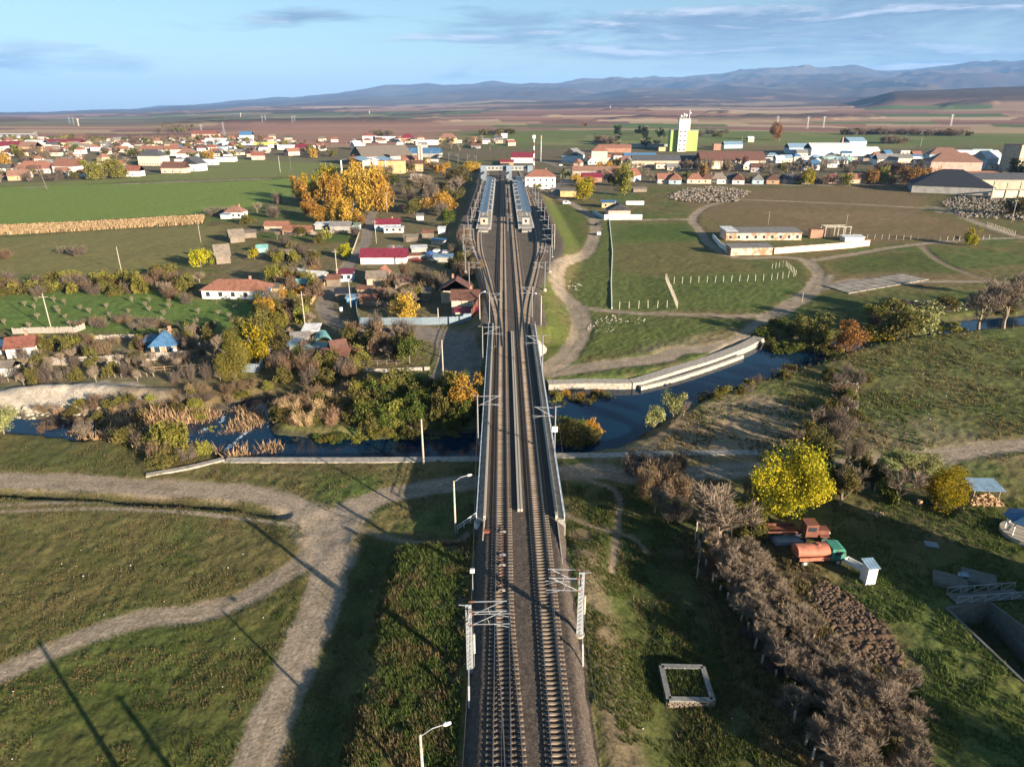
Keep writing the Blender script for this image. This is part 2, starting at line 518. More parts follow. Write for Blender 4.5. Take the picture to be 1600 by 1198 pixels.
def terrain_mat():
    m, nt, b = nodes_of('earth_and_grass')
    N, L = nt.nodes, nt.links
    at = N.new('ShaderNodeAttribute'); at.attribute_name = 'tone'
    tc = N.new('ShaderNodeTexCoord')

    def noise(scale, det=5, ro=0.6, st=None):
        n = N.new('ShaderNodeTexNoise'); n.inputs['Scale'].default_value = scale
        n.inputs['Detail'].default_value = det; n.inputs['Roughness'].default_value = ro
        if st:
            mp = N.new('ShaderNodeMapping'); mp.inputs['Scale'].default_value = st
            L.new(tc.outputs['Object'], mp.inputs[0]); L.new(mp.outputs[0], n.inputs[0])
        else:
            L.new(tc.outputs['Object'], n.inputs[0])
        return n.outputs[0]
    n1 = noise(2.6, 6, 0.72); n2 = noise(0.35, 6, 0.62)

    def rng_(s, a, b_, lo=0.3, hi=0.7):
        r = N.new('ShaderNodeMapRange'); r.inputs[1].default_value = lo; r.inputs[2].default_value = hi
        r.inputs[3].default_value = a; r.inputs[4].default_value = b_
        L.new(s, r.inputs[0]); return r.outputs[0]
    m1 = N.new('ShaderNodeMath'); m1.operation = 'MULTIPLY'
    L.new(rng_(n1, 0.55, 1.5), m1.inputs[0]); L.new(rng_(n2, 0.78, 1.22), m1.inputs[1])
    mul = N.new('ShaderNodeMix'); mul.data_type = 'RGBA'; mul.blend_type = 'MULTIPLY'; mul.inputs[0].default_value = 1
    L.new(at.outputs['Color'], mul.inputs[6]); L.new(m1.outputs[0], mul.inputs[7])
    L.new(mul.outputs[2], b.inputs['Base Color'])
    b.inputs['Roughness'].default_value = 1.0
    b.inputs['Specular IOR Level'].default_value = 0.08
    bp = N.new('ShaderNodeBump'); bp.inputs['Strength'].default_value = 0.55; bp.inputs['Distance'].default_value = 0.16
    L.new(n1, bp.inputs['Height']); L.new(bp.outputs[0], b.inputs['Normal'])
    return m


# ------------------------------------------------------------------ mesh building
def np_mesh(name, V, Fs, mats=(), smooth=False, midx=None):
    me = bpy.data.meshes.new(name)
    V = np.asarray(V, np.float32); Fs = np.asarray(Fs, np.int32)
    k = Fs.shape[1]
    me.vertices.add(len(V)); me.vertices.foreach_set('co', V.ravel())
    me.loops.add(Fs.size); me.loops.foreach_set('vertex_index', Fs.ravel())
    me.polygons.add(len(Fs)); me.polygons.foreach_set('loop_start', np.arange(0, Fs.size, k, dtype=np.int32))
    if smooth: me.polygons.foreach_set('use_smooth', np.ones(len(Fs), bool))
    for q in mats: me.materials.append(q)
    if midx is not None: me.polygons.foreach_set('material_index', np.asarray(midx, np.int32))
    me.update(calc_edges=True)
    return me


class MB:
    """collects solids; build() links them as one mesh object"""

    def __init__(s): s.v = []; s.f = []; s.m = []

    def add(s, vs, fs, mi=0):
        o = len(s.v); s.v += [tuple(q) for q in vs]
        for f in fs: s.f.append(tuple(i + o for i in f)); s.m.append(mi)
        return s

    def box(s, x, y, z, sx, sy, sz, rot=0.0, mi=0):
        """centre x, y; base z; full sizes"""
        c, q = math.cos(rot), math.sin(rot)
        vs = []
        for dz in (0, sz):
            for dx, dy in ((-1, -1), (1, -1), (1, 1), (-1, 1)):
                a, b = dx * sx / 2, dy * sy / 2
                vs.append((x + a * c - b * q, y + a * q + b * c, z + dz))
        return s.add(vs, [(3, 2, 1, 0), (4, 5, 6, 7), (0, 1, 5, 4), (1, 2, 6, 5), (2, 3, 7, 6), (3, 0, 4, 7)], mi)

    def bar(s, a, b, w, h=None, mi=0):
        """rectangular bar from a to b"""
        h = h or w
        a = Vector(a); b = Vector(b); d = (b - a)
        if d.length < 1e-6: return s
        d.normalize()
        up = Vector((0, 0, 1)) if abs(d.z) < 0.95 else Vector((1, 0, 0))
        r = d.cross(up).normalized(); t = r.cross(d).normalized()
        vs = []
        for p in (a, b):
            for i, j in ((-1, -1), (1, -1), (1, 1), (-1, 1)):
                vs.append(p + r * i * w / 2 + t * j * h / 2)
        return s.add(vs, [(3, 2, 1, 0), (4, 5, 6, 7), (0, 1, 5, 4), (1, 2, 6, 5), (2, 3, 7, 6), (3, 0, 4, 7)], mi)

    def tube(s, a, b, r1, r2=None, n=8, mi=0, cap=True):
        r2 = r1 if r2 is None else r2
        a = Vector(a); b = Vector(b); d = (b - a).normalized()
        up = Vector((0, 0, 1)) if abs(d.z) < 0.95 else Vector((1, 0, 0))
        r = d.cross(up).normalized(); t = d.cross(r).normalized()
        vs = []
        for p, q in ((a, r1), (b, r2)):
            for i in range(n):
                g = 2 * math.pi * i / n
                vs.append(p + r * math.cos(g) * q + t * math.sin(g) * q)
        fs = [(i, (i + 1) % n, n + (i + 1) % n, n + i) for i in range(n)]
        if cap: fs += [tuple(range(n - 1, -1, -1)), tuple(range(n, 2 * n))]
        return s.add(vs, fs, mi)

    def poly_prism(s, pts, z0, z1, mi=0):
        n = len(pts)
        area = sum(pts[i][0] * pts[(i + 1) % n][1] - pts[(i + 1) % n][0] * pts[i][1] for i in range(n))
        if area < 0: pts = pts[::-1]
        vs = [(p[0], p[1], z0) for p in pts] + [(p[0], p[1], z1) for p in pts]
        fs = [tuple(range(n - 1, -1, -1)), tuple(range(n, 2 * n))] + [(i, (i + 1) % n, n + (i + 1) % n, n + i) for i in range(n)]
        return s.add(vs, fs, mi)

    def sweep(s, pl, section, z=0.0, mi=0, close=True):
        """sweep a cross-section [(u, z)] along a plan polyline"""
        pl = [Vector((p[0], p[1])) for p in pl]
        n, k = len(pl), len(section)
        vs = []
        for i, p in enumerate(pl):
            d = (pl[min(i + 1, n - 1)] - pl[max(i - 1, 0)])
            d.normalize(); r = Vector((d.y, -d.x))
            for u, zz in section:
                q = p + r * u
                vs.append((q.x, q.y, z + zz))
        fs = []
        kk = k if close else k - 1
        for i in range(n - 1):
            for j in range(kk):
                a = i * k + j; b = i * k + (j + 1) % k
                fs.append((a, a + k, b + k, b))
        if close:
            fs.append(tuple(range(k))); fs.append(tuple((n - 1) * k + j for j in range(k - 1, -1, -1)))
        return s.add(vs, fs, mi)

    def mesh(s, name, mats, smooth=False):
        me = bpy.data.meshes.new(name)
        me.from_pydata(s.v, [], s.f)
        if not isinstance(mats, (list, tuple)): mats = [mats]
        for q in mats: me.materials.append(q)
        if len(mats) > 1: me.polygons.foreach_set('material_index', s.m)
        if smooth: me.polygons.foreach_set('use_smooth', [True] * len(s.f))
        me.update()
        return me

    def build(s, name, mats, parent=None, loc=None, rz=0, smooth=False):
        return link(name, s.mesh(name, mats, smooth), parent, loc, rz)


def link(name, me, parent=None, loc=None, rz=0, scale=None, m=None):
    o = bpy.data.objects.new(name, me)
    COL.objects.link(o)
    if loc is not None: o.location = loc
    if rz: o.rotation_euler = (0, 0, rz)
    if scale is not None: o.scale = scale if isinstance(scale, (tuple, list)) else (scale,) * 3
    if parent: o.parent = parent
    if m is not None:
        o.material_slots[0].link = 'OBJECT'; o.material_slots[0].material = m
    return o


def tag(o, label, cat=None, group=None):
    o['label'] = label
    if cat: o['category'] = cat
    if group: o['group'] = group
    return o


def thing(name, label, cat, loc, rz=0, group=None, scale=None):
    o = link(name, None, None, loc, rz, scale)
    o.empty_display_size = 0.5
    return tag(o, label, cat, group)


def struct(o): o['kind'] = 'structure'; return o
def stuff(o): o['kind'] = 'stuff'; return o


def copy_tree(root, loc, rz=0, label=None, group=None, scale=None, cat=None):
    r = root.copy(); COL.objects.link(r); r.location = loc; r.rotation_euler = (0, 0, rz)
    if scale is not None: r.scale = scale if isinstance(scale, (tuple, list)) else (scale,) * 3
    if label: r['label'] = label
    if group: r['group'] = group
    if cat: r['category'] = cat
    for ch in root.children:
        c = ch.copy(); COL.objects.link(c); c.parent = r
        for g in ch.children:
            d = g.copy(); COL.objects.link(d); d.parent = c
    return r

# ------------------------------------------------------------------ the ground: one sheet out to the mountains
TERRAIN = terrain_mat()
GREEN = (.074, .118, .030); VIVID = (.075, .150, .028); OLIVE = (.130, .118, .046); DRY = (.165, .125, .058)
BROWNG = (.125, .090, .045); DIRT = (.235, .185, .128); ROADC = (.30, .245, .18); SAND = (.44, .38, .29)
PLOUGH = (.13, .088, .060); SOIL = (.055, .042, .028); GRAVELC = (.15, .135, .12); DARKG = (.035, .052, .016)
REDF = (.21, .115, .075); TANF = (.30, .215, .14)


def ground():
    core = np.radians(np.arange(-47.5, 47.51, 0.11))
    side = np.radians(np.array([49, 51, 54, 58, 63, 70, 80, 95, 115, 140, 165, 180.]))
    az = np.concatenate([-side[::-1], core, side])
    rows = [0.5, 6, 12, 18, 24, 28, 31]
    y = 1330.0
    while y > 217:
        rows.append(CAM_H / ((sP + (y - 599) / F_PX * cP) / (cP - (y - 599) / F_PX * sP)))
        y -= 2.2 if y > 440 else 1.25
    d = rows[-1]
    while d < 25500:
        d *= 1.0175; rows.append(d)
    for k in (29000, 34000, 42000): rows.append(k)
    rows = np.array(rows)
    A, D = np.meshgrid(az, rows)
    X = D * np.sin(A); Y = D * np.cos(A)
    Z = hgt(X, Y)
    C = np.zeros(X.shape + (3,))
    cls = np.zeros(X.shape, np.int8)      # 0 grass
    n_big = fbm(X / 38., Y / 38., 50, 4); n_mid = fbm(X / 9., Y / 9., 60, 4); n_sm = fbm(X / 1.7, Y / 1.7, 70, 3)
    ragged = fbm(X / 3., Y / 3., 77, 3) - 0.5

    def put(mask, col, amt=1.0):
        a = (mask * amt)[..., None]
        C[...] = C * (1 - a) + np.asarray(col) * a

    def region(pts, col, soft=2.5, amt=1.0, rag=3.0, world=False):
        P = pts if world else W(pts)
        i = inpoly(X, Y, P)
        dd = distline(X, Y, list(P) + [P[0]], soft + rag + 1)
        sd = np.where(i, -dd, dd) + ragged * rag * 2
        q = 1 - sstep(-soft, soft, sd)
        put(q, col, amt); return q
    # base: olive pasture, drier and greener patches
    C[...] = np.asarray(OLIVE)
    put(sstep(0.50, 0.66, n_big), GREEN, 0.75)
    put(sstep(0.52, 0.66, n_mid), DRY, 0.55)
    put(sstep(0.56, 0.70, fbm(X / 15., Y / 11., 91, 4)), BROWNG, 0.7)
    put(sstep(0.60, 0.78, n_sm), DRY, 0.5)
    put(sstep(0.60, 0.75, 1 - n_sm), DARKG, 0.5)
    # ---- left of the line
    region([(-300, 352), (0, 352), (320, 334), (400, 322), (455, 306), (500, 278), (330, 284), (0, 292), (-300, 298)], (.150, .205, .048), 3)
    region([(-300, 290), (0, 290), (120, 289), (200, 284), (330, 280), (480, 275), (540, 268), (520, 250), (470, 245), (330, 246), (310, 266), (200, 278), (60, 285), (-300, 284)], (.155, .175, .058), 3)
    region([(-300, 430), (0, 430), (180, 428), (300, 400), (350, 352), (150, 362), (0, 372), (-300, 380)], (.175, .165, .062), 3, .75)
    region([(-300, 515), (0, 515), (150, 520), (430, 520), (440, 470), (300, 468), (240, 452), (0, 455), (-300, 455)], (.10, .165, .038), 3, .85)
    region([(380, 372), (540, 378), (570, 350), (560, 342), (420, 362)], (.06, .10, .022), 3, .85)
    region([(345, 440), (460, 440), (480, 470), (440, 520), (500, 530), (560, 560), (745, 560), (740, 480), (700, 400), (735, 300), (600, 330), (560, 400), (500, 400), (430, 385), (340, 400)], (.16, .13, .075), 4, .6)
    region([(-300, 605), (0, 605), (340, 600), (340, 525), (0, 525), (-300, 525)], (.17, .14, .085), 3, .8)
    region([(40, 545), (330, 545), (330, 585), (40, 590)], (.17, .135, .075), 2, .5)
    region([(-300, 640), (0, 638), (140, 645), (260, 640), (275, 616), (190, 598), (60, 604), (-300, 620)], (.46, .40, .32), 2, .95)
    region([(270, 600), (420, 600), (430, 630), (330, 650), (250, 660), (100, 660), (60, 645)], (.16, .115, .06), 3, .7)
    region([(-300, 690), (0, 688), (150, 692), (230, 720), (230, 742), (0, 735), (-300, 730)], (.075, .088, .028), 4, .7)
    region([(640, 520), (560, 512), (745, 515), (740, 545), (690, 540)], (.21, .17, .12), 2, .6)
    region([(675, 540), (740, 560), (742, 600), (640, 605), (560, 585), (690, 580)], (.055, .085, .02), 3, .7)
    # left meadow, greener towards the bottom
    region([(-300, 1330), (-300, 830), (200, 830), (470, 830), (480, 900), (300, 1330)], (.078, .080, .024), 8, .45)
    region([(30, 1060), (380, 960), (470, 900), (480, 1000), (400, 1200), (330, 1300), (120, 1300)], (.055, .076, .017), 6, .6)
    region([(540, 850), (560, 1330), (740, 1330), (745, 830), (700, 860), (600, 860)], (.085, .078, .024), 4, .6)
    region([(380, 1330), (500, 960), (560, 830), (650, 850), (560, 1330)], (.045, .060, .018), 5, .7)
    # ---- right of the line
    region([(880, 490), (900, 440), (940, 350), (1080, 348), (1120, 400), (1260, 415), (1250, 450), (1190, 485), (1000, 485)], (.088, .118, .032), 4, .8)
    region([(960, 380), (1100, 378), (1150, 400), (1200, 425), (1030, 432), (960, 425)], (.145, .112, .052), 5, .55)
    region([(990, 352), (1070, 350), (1090, 375), (960, 372)], (.055, .095, .02), 4, .6)
    region([(1050, 300), (1350, 290), (1450, 300), (1440, 335), (1500, 350), (1560, 368), (1360, 380), (1130, 350), (1090, 340)], (.165, .118, .062), 5, .85)
    region([(1180, 330), (1420, 330), (1480, 345), (1300, 350)], (.20, .145, .080), 4, .5)
    region([(900, 505), (920, 490), (1160, 500), (1180, 510), (1040, 535), (920, 560), (890, 570)], (.082, .112, .030), 3, .8)
    region([(1000, 545), (1120, 520), (1165, 516), (1130, 540), (1020, 560)], (.24, .19, .12), 3, .6)
    region([(850, 320), (905, 320), (915, 380), (870, 420), (862, 480), (885, 520), (900, 545), (855, 575), (845, 480), (868, 400)], (.085, .110, .026), 3, .85)
    region([(1300, 410), (1340, 400), (1470, 392), (1510, 430), (1320, 432)], (.07, .092, .024), 3, .75)
    region([(1280, 432), (1380, 424), (1540, 428), (1560, 440), (1420, 446), (1300, 440)], (.17, .125, .068), 3, .7)
    region([(1200, 500), (1290, 455), (1340, 462), (1600, 455), (1600, 490), (1440, 500), (1320, 520), (1230, 530)], (.065, .085, .024), 3, .75)
    region([(1200, 600), (1330, 560), (1430, 530), (1700, 510), (1900, 700), (1600, 690), (1480, 660), (1330, 640), (1210, 650)], (.105, .112, .040), 5, .75)
    region([(940, 712), (1020, 680), (1060, 650), (1160, 610), (1240, 630), (1300, 690), (1250, 720), (1100, 715)], (.27, .205, .135), 4, .85)
    region([(1300, 660), (1420, 650), (1600, 690), (1600, 720), (1420, 730), (1250, 735), (1220, 700)], (.20, .155, .10), 4, .55)
    region([(870, 770), (1000, 760), (1060, 790), (1100, 900), (1200, 1100), (1260, 1330), (940, 1330), (900, 900)], (.048, .062, .018), 6, .85)
    region([(1060, 840), (1230, 840), (1400, 1000), (1440, 1200), (1400, 1330), (1250, 1330), (1160, 1060), (1090, 930)], (.085, .062, .036), 5, .9)
    region([(1290, 780), (1600, 780), (1800, 900), (1600, 945), (1380, 880), (1290, 860)], (.062, .074, .022), 5, .75)
    region([(1340, 790), (1450, 800), (1520, 830), (1450, 850), (1350, 810)], (.17, .13, .08), 3, .6)
    region([(1310, 920), (1390, 890), (1480, 950), (1600, 1080), (1800, 1330), (1450, 1330), (1440, 1060), (1380, 980)], (.068, .108, .026), 4, .7)
    region([(1480, 960), (1640, 1100), (1800, 1300), (1560, 1130)], (.105, .115, .030), 3, .6)
    ploughed = region([(1262, 925), (1290, 905), (1330, 930), (1385, 980), (1420, 1040), (1395, 1052), (1330, 1020), (1290, 970)], (.105, .070, .045), 1, 1, 1.2)
    Z += ploughed * (np.abs(vnoise(X / .55, Y / .55, 90) - .5) * .55)
    # ---- towns: dry trodden ground between the houses
    for P in ([(-400, 290), (0, 288), (200, 276), (330, 262), (330, 247), (640, 262), (740, 248), (830, 240), (820, 224), (640, 221), (380, 219), (0, 213), (-400, 215)],
              [(830, 310), (1000, 300), (1010, 290), (1400, 290), (1600, 310), (1900, 320), (1900, 250), (1200, 232), (900, 232), (830, 236)]):
        region(P, (.13, .105, .075), 12, .6, 14)
    region([(640, 330), (735, 310), (745, 262), (690, 255), (560, 262), (500, 280), (470, 320), (560, 330)], (.115, .09, .05), 6, .7)
    # ---- plateau of the station and the ballasted line
    e = rail_h(X, Y)
    u = X - xr(Y)
    m = ((e > 2.85) & (Y > 150)).astype(float)
    put(m, (.120, .100, .080))
    cls[(m > 0) & (Y > 150)] = 6
    put(((np.abs(u) < 5.8) & (Y < 84)).astype(float), (.09, .075, .06))
    put(sstep(-9.5, -7.2, u) * (1 - sstep(-7.0, -6.5, u)) * (Y < 80), (.12, .10, .07), .5)
    put((sstep(6.3, 7, u) * (1 - sstep(8.5, 11, u)) * (Y < 80)), (.15, .115, .075), .8)
    # ---- river bed
    zb = (Z < -0.75) & (D < 700)
    put(zb.astype(float), (.055, .05, .035), .8)
    cls[zb] = 2
    # ---- dirt roads and tracks
    for k, (pl, w) in PW.items():
        dd = distline(X, Y, pl, w + 4) + ragged * min(1.8, w * .35)
        q = 1 - sstep(w * .5 - .45, w * .5 + .65, dd)
        c = np.array(ROADC if w > 2.5 else DIRT)
        lane = (np.abs(dd - w * .22) < w * .09)
        put(q, c * 0.93, .92)
        put(q * lane, c * 1.12, .6)
        if w < 5.3: put(q * (1 - sstep(w * .03, w * .13, dd)) * sstep(.42, .58, n_mid), np.asarray(OLIVE) * 1.1, .55 if w < 3.5 else .3)
        put(q * (np.abs(dd - w * .24) < .16) * sstep(.45, .6, n_sm), c * .72, .7)
        if w > 1.5:
            cls[q > .5] = 1
    put(sstep(.45, .7, n_mid) * (cls == 1), (.20, .165, .125), .4)
    dd = distline(X, Y, TWIN, 5)
    q = (1 - sstep(.25, .55, np.abs(dd - .95) + ragged * .4))
    put(q, ROADC, .95)
    cls[q > .5] = 1
    dd = distline(X, Y, DITCH, 6)
    put(1 - sstep(.5, 1.5, dd), (.045, .045, .022), .8)
    # tarred lane of the village and station yard are greyer
    for k in ('lane', 'road_village', 'yard_station', 'street_far', 'highway'):
        pl, w = PW[k]
        put(1 - sstep(w * .5 - .6, w * .5 + .3, distline(X, Y, pl, w)), (.20, .175, .15), .8)
    # junction worn wide
    region([(450, 775), (520, 790), (600, 780), (560, 830), (545, 880), (530, 910), (480, 900), (470, 850), (440, 800)], (.285, .235, .175), 1.2, .95, 1.2)
    cls[inpoly(X, Y, W([(455, 780), (520, 795), (580, 790), (545, 830), (535, 900), (485, 890), (470, 845)]))] = 1
    # ---- far fields: strips of plough, stubble and winter green
    far = sstep(1020, 1180, D)
    lg = np.log(np.maximum(D, 50) / 1000.)
    warp = (fbm(X / 900., Y / 900., 130, 3) - .5) * .35
    right = sstep(az_of(560), az_of(760), A)
    sid = np.floor((lg * 11 + warp * 3 + A * 2.2)); pid = np.floor(A * 7 + _hash(sid.astype(np.int64), sid.astype(np.int64) * 0, 3) * 5 + warp * 2)
    r1 = _hash(sid.astype(np.int64), pid.astype(np.int64), 11); r2 = _hash(sid.astype(np.int64), pid.astype(np.int64), 29)
    pal = 1.3 * np.array([REDF, (.17, .095, .068), TANF, (.24, .15, .10), (.075, .105, .035), (.19, .105, .075), (.14, .08, .06), (.26, .19, .11)])
    fc = pal[np.clip((r1 * 8).astype(int), 0, 7)] * (0.88 + .24 * r2[..., None])
    put(far, (0, 0, 0)); C[...] = C * (1 - far[..., None]) + fc * far[..., None]
    # winter-green slope behind the town on the right
    g = far * right * (1 - sstep(1480, 1640, D + 500 * warp))
    put(g * (.75 + .5 * n_big), (.115, .150, .045), .92)
    lcol = 1 - sstep(az_of(300), az_of(420), A)
    g = far * lcol * sstep(2600, 3300, D) * (1 - sstep(5200, 6200, D))
    put(g, (.075, .105, .045), .6)
    mid = sstep(az_of(300), az_of(420), A) * (1 - sstep(az_of(640), az_of(760), A))
    g = mid * far * (1 - sstep(2500, 2900, D + 300 * warp)) * sstep(1080, 1200, D)
    put(g, (.30, .165, .115), .75)
    g = mid * sstep(3000, 3600, D) * (1 - sstep(5200, 6200, D))
    put(g, (.070, .115, .045), .6)
    # woods
    wn = fbm(X / 520., Y / 520., 160, 4)
    wood = sstep(.60, .66, wn) * sstep(2300, 2800, D) * .9
    fr = sstep(4800, 5600, D + 900 * warp) * sstep(az_of(700), az_of(900), A)
    wood = np.maximum(wood, sstep(4300, 4700, D + 600 * warp) * sstep(az_of(1340), az_of(1400), A) * .95)
    wood = np.maximum(wood, fr * (1 - .55 * sstep(.56, .66, fbm(X / 700., Y / 500., 171, 4))))
    wood = np.maximum(wood, sstep(8500, 11000, D))
    fw = np.array((.062, .040, .030)) * (.7 + .6 * fbm(X / 160., Y / 160., 181, 3))[..., None]
    C[...] = C * (1 - wood[..., None]) + fw * wood[..., None]
    # pastures high on the mountains
    put(sstep(.57, .66, fbm(X / 1800., Y / 1500., 190, 3)) * sstep(9000, 12000, D), (.12, .10, .055), .5)
    cls[D > 1100] = 4
    cls[D > 8500] = 5
    # canopy relief of the woods
    Z += wood * (D < 9000) * (12 + 8 * (fbm(X / 60., Y / 60., 200, 2) - .5)) * (D > 2300)

    nr, nc = X.shape
    V = np.stack([X, Y, Z], -1).reshape(-1, 3)
    idx = np.arange(nr * nc).reshape(nr, nc)
    a = idx[:-1, :-1]; b = idx[:-1, 1:]; c = idx[1:, 1:]; d_ = idx[1:, :-1]
    F = np.stack([a, b, c, d_], -1).reshape(-1, 4)
    cl = cls[1:, :-1].reshape(-1)
    names = {0: 'ground', 1: 'dirt_road', 2: 'river_bed', 6: 'railway_ground', 4: 'hills', 5: 'mountains'}
    cf = C.reshape(-1, 3)
    # normals of the whole sheet, so that the seams between its named pieces do not show
    P3 = V.reshape(nr, nc, 3)
    gx = np.gradient(P3, axis=1); gy = np.gradient(P3, axis=0)
    NN = np.cross(gx, gy); NN *= np.sign(NN[..., 2:3] + 1e-12)
    NN /= np.linalg.norm(NN, axis=-1, keepdims=True) + 1e-12
    NN = NN.reshape(-1, 3)
    for k, nm in names.items():
        f = F[cl == k]
        if not len(f): continue
        used, inv = np.unique(f, return_inverse=True)
        f2 = inv.reshape(-1, 4)
        me = np_mesh(nm, V[used], f2, [TERRAIN], smooth=True)
        ca = me.color_attributes.new('tone', 'FLOAT_COLOR', 'POINT')
        rgba = np.ones((len(used), 4), np.float32); rgba[:, :3] = np.clip(cf[used], 0.004, 1)
        ca.data.foreach_set('color', rgba.ravel())
        me.normals_split_custom_set_from_vertices(NN[used].tolist())
        struct(link(nm, me))
    return X, Y, Z


ground()

# ------------------------------------------------------------------ water
def water():
    m, nt, b = nodes_of('river_water')
    N, L = nt.nodes, nt.links
    b.inputs['Base Color'].default_value = (.002, .018, .042, 1)
    b.inputs['Roughness'].default_value = 0.06
    b.inputs['IOR'].default_value = 1.33
    b.inputs['Specular IOR Level'].default_value = 0.32
    tc = N.new('ShaderNodeTexCoord')
    n = N.new('ShaderNodeTexNoise'); n.inputs['Scale'].default_value = 1.6; n.inputs['Detail'].default_value = 4
    L.new(tc.outputs['Object'], n.inputs[0])
    bp = N.new('ShaderNodeBump'); bp.inputs['Strength'].default_value = .5; bp.inputs['Distance'].default_value = .03
    L.new(n.outputs[0], bp.inputs['Height']); L.new(bp.outputs[0], b.inputs['Normal'])
    P = W([(-500, 625), (-60, 640), (100, 648), (240, 655), (330, 620), (440, 610), (560, 640), (745, 640), (840, 596), (1000, 590), (1100, 560), (1200, 518), (1350, 508), (1600, 484), (2300, 440),
           (2300, 480), (1600, 525), (1360, 552), (1200, 610), (1080, 660), (1000, 712), (870, 716), (745, 719), (340, 719), (300, 712), (150, 700), (-60, 684), (-500, 672)])
    mb = MB()
    vs = [(x, y, -1.35) for x, y in P]
    mb.add(vs, [tuple(range(len(vs)))])
    o = mb.build('river_water', m); struct(o)
    if o.data.polygons[0].normal.z < 0: o.data.flip_normals()

    return o


water()

# ------------------------------------------------------------------ palette
M_CONC = mat('pale_concrete', (.36, .33, .28), .85, .18, 2.5, .3, dirt=(.24, .22, .18))
M_CONC2 = mat('grey_concrete', (.24, .235, .22), .85, .2, 2.0, .3)
M_KERB = mat('cast_concrete', (.38, .345, .285), .8, .15, 4, .2)
M_SLEEP = mat('sleeper_concrete', (.20, .16, .12), .9, .25, 5, .3, obj_rand=.22, dirt=(.12, .095, .072))
M_BALL = mat('ballast_stone', (.092, .075, .060), .95, .75, 5.0, 1.0, dirt=(.062, .046, .036))
M_BALLD = mat('ballast_oiled', (.078, .062, .05), .95, .5, 6.5, 1.0)
M_RAIL = mat('rail_steel', (.11, .075, .055), .55, .2, 4, 0, metal=.3)
M_RAILTOP = mat('rail_head', (.42, .40, .38), .35, .1, 4, 0, metal=.9)
M_GALV = mat('galvanised_steel', (.36, .38, .40), .5, .12, 3, 0, metal=.35)
M_BLUE = mat('pale_blue_rail', (.42, .50, .58), .5, .1, 3)
M_WHITE = mat('white_paint', (.72, .71, .68), .6, .08, 3)
M_DARK = mat('dark_steel', (.05, .055, .06), .6, .2, 3)
M_GLASS = mat('dark_glass', (.03, .04, .05), .15, .1, 2, spec=.8)
M_WOOD = mat('weathered_wood', (.20, .165, .13), .9, .35, 3, .4, stretch=(6, 6, .6))
M_WOOD2 = mat('fresh_wood', (.42, .28, .16), .9, .35, 5, .3)
M_RUST = mat('rusty_iron', (.23, .075, .04), .85, .35, 4, .3, dirt=(.12, .05, .03))
M_ZINC = mat('blue_grey_sheet', (.20, .26, .31), .5, .15, 1.5, metal=.2)
M_BARK = mat('tree_bark', (.17, .135, .105), .95, .35, 6, .5)
M_TWIG = mat('bare_twigs', (.235, .185, .135), .95, .25, 3)
M_BRICK = mat('brick_wall', (.36, .17, .10), .9, .3, 2.5, .3, dirt=(.45, .38, .30))
M_MOSS = mat('mossy_concrete', (.12, .125, .11), .9, .3, 1.5, .3)
M_CABLE = mat('overhead_wire', (.10, .09, .085), .6, .05, 1)
M_CERAM = mat('insulator_ceramic', (.20, .09, .05), .3, .1, 2)

# ------------------------------------------------------------------ railway
RZ = 3.5                # rail head
SL_TOP = 3.37


def resample(pl, step):
    pl = [np.array(p, float) for p in pl]
    L = [0]
    for a, b in zip(pl[:-1], pl[1:]): L.append(L[-1] + np.linalg.norm(b - a))
    t = np.arange(0, L[-1], step)
    xs = np.interp(t, L, [p[0] for p in pl]); ys = np.interp(t, L, [p[1] for p in pl])
    return list(zip(xs, ys))


SLEEPER = MB()
SLEEPER.add([(-1.3, -.14, 0), (1.3, -.14, 0), (1.3, .14, 0), (-1.3, .14, 0),
             (-1.3, -.10, .22), (-.42, -.10, .21), (0, -.09, .17), (.42, -.10, .21), (1.3, -.10, .22),
             (1.3, .10, .22), (.42, .10, .21), (0, .09, .17), (-.42, .10, .21), (-1.3, .10, .22)],
            [(3, 2, 1, 0), (0, 1, 8, 7, 6, 5, 4), (2, 3, 13, 12, 11, 10, 9), (1, 2, 9, 8), (3, 0, 4, 13),
             (4, 5, 12, 13), (5, 6, 11, 12), (6, 7, 10, 11), (7, 8, 9, 10)])
for _s in (-1, 1):
    for _k in (-.13, .13):
        SLEEPER.box(_s * .75 + _k, 0, .21, .07, .16, .05)
SLEEPER_ME = SLEEPER.mesh('sleeper', M_SLEEP)


def rails(mb, pl, off, z=RZ):
    # foot, web and head of one running rail
    mb.sweep(pl, [(off - .07, -.16), (off + .07, -.16), (off + .02, -.12), (off + .036, -.012), (off - .036, -.012), (off - .02, -.12)], z)


def rail_obj(pl, off, parent, z=RZ):
    mb = MB(); rails(mb, pl, off, z)
    o = mb.build('rail', M_RAIL, parent)
    h = MB(); h.sweep(pl, [(off - .033, -.012), (off + .033, -.012), (off + .03, 0.003), (off - .03, 0.003)], z)
    hd = h.build('rail_head', M_RAILTOP, o)
    return o


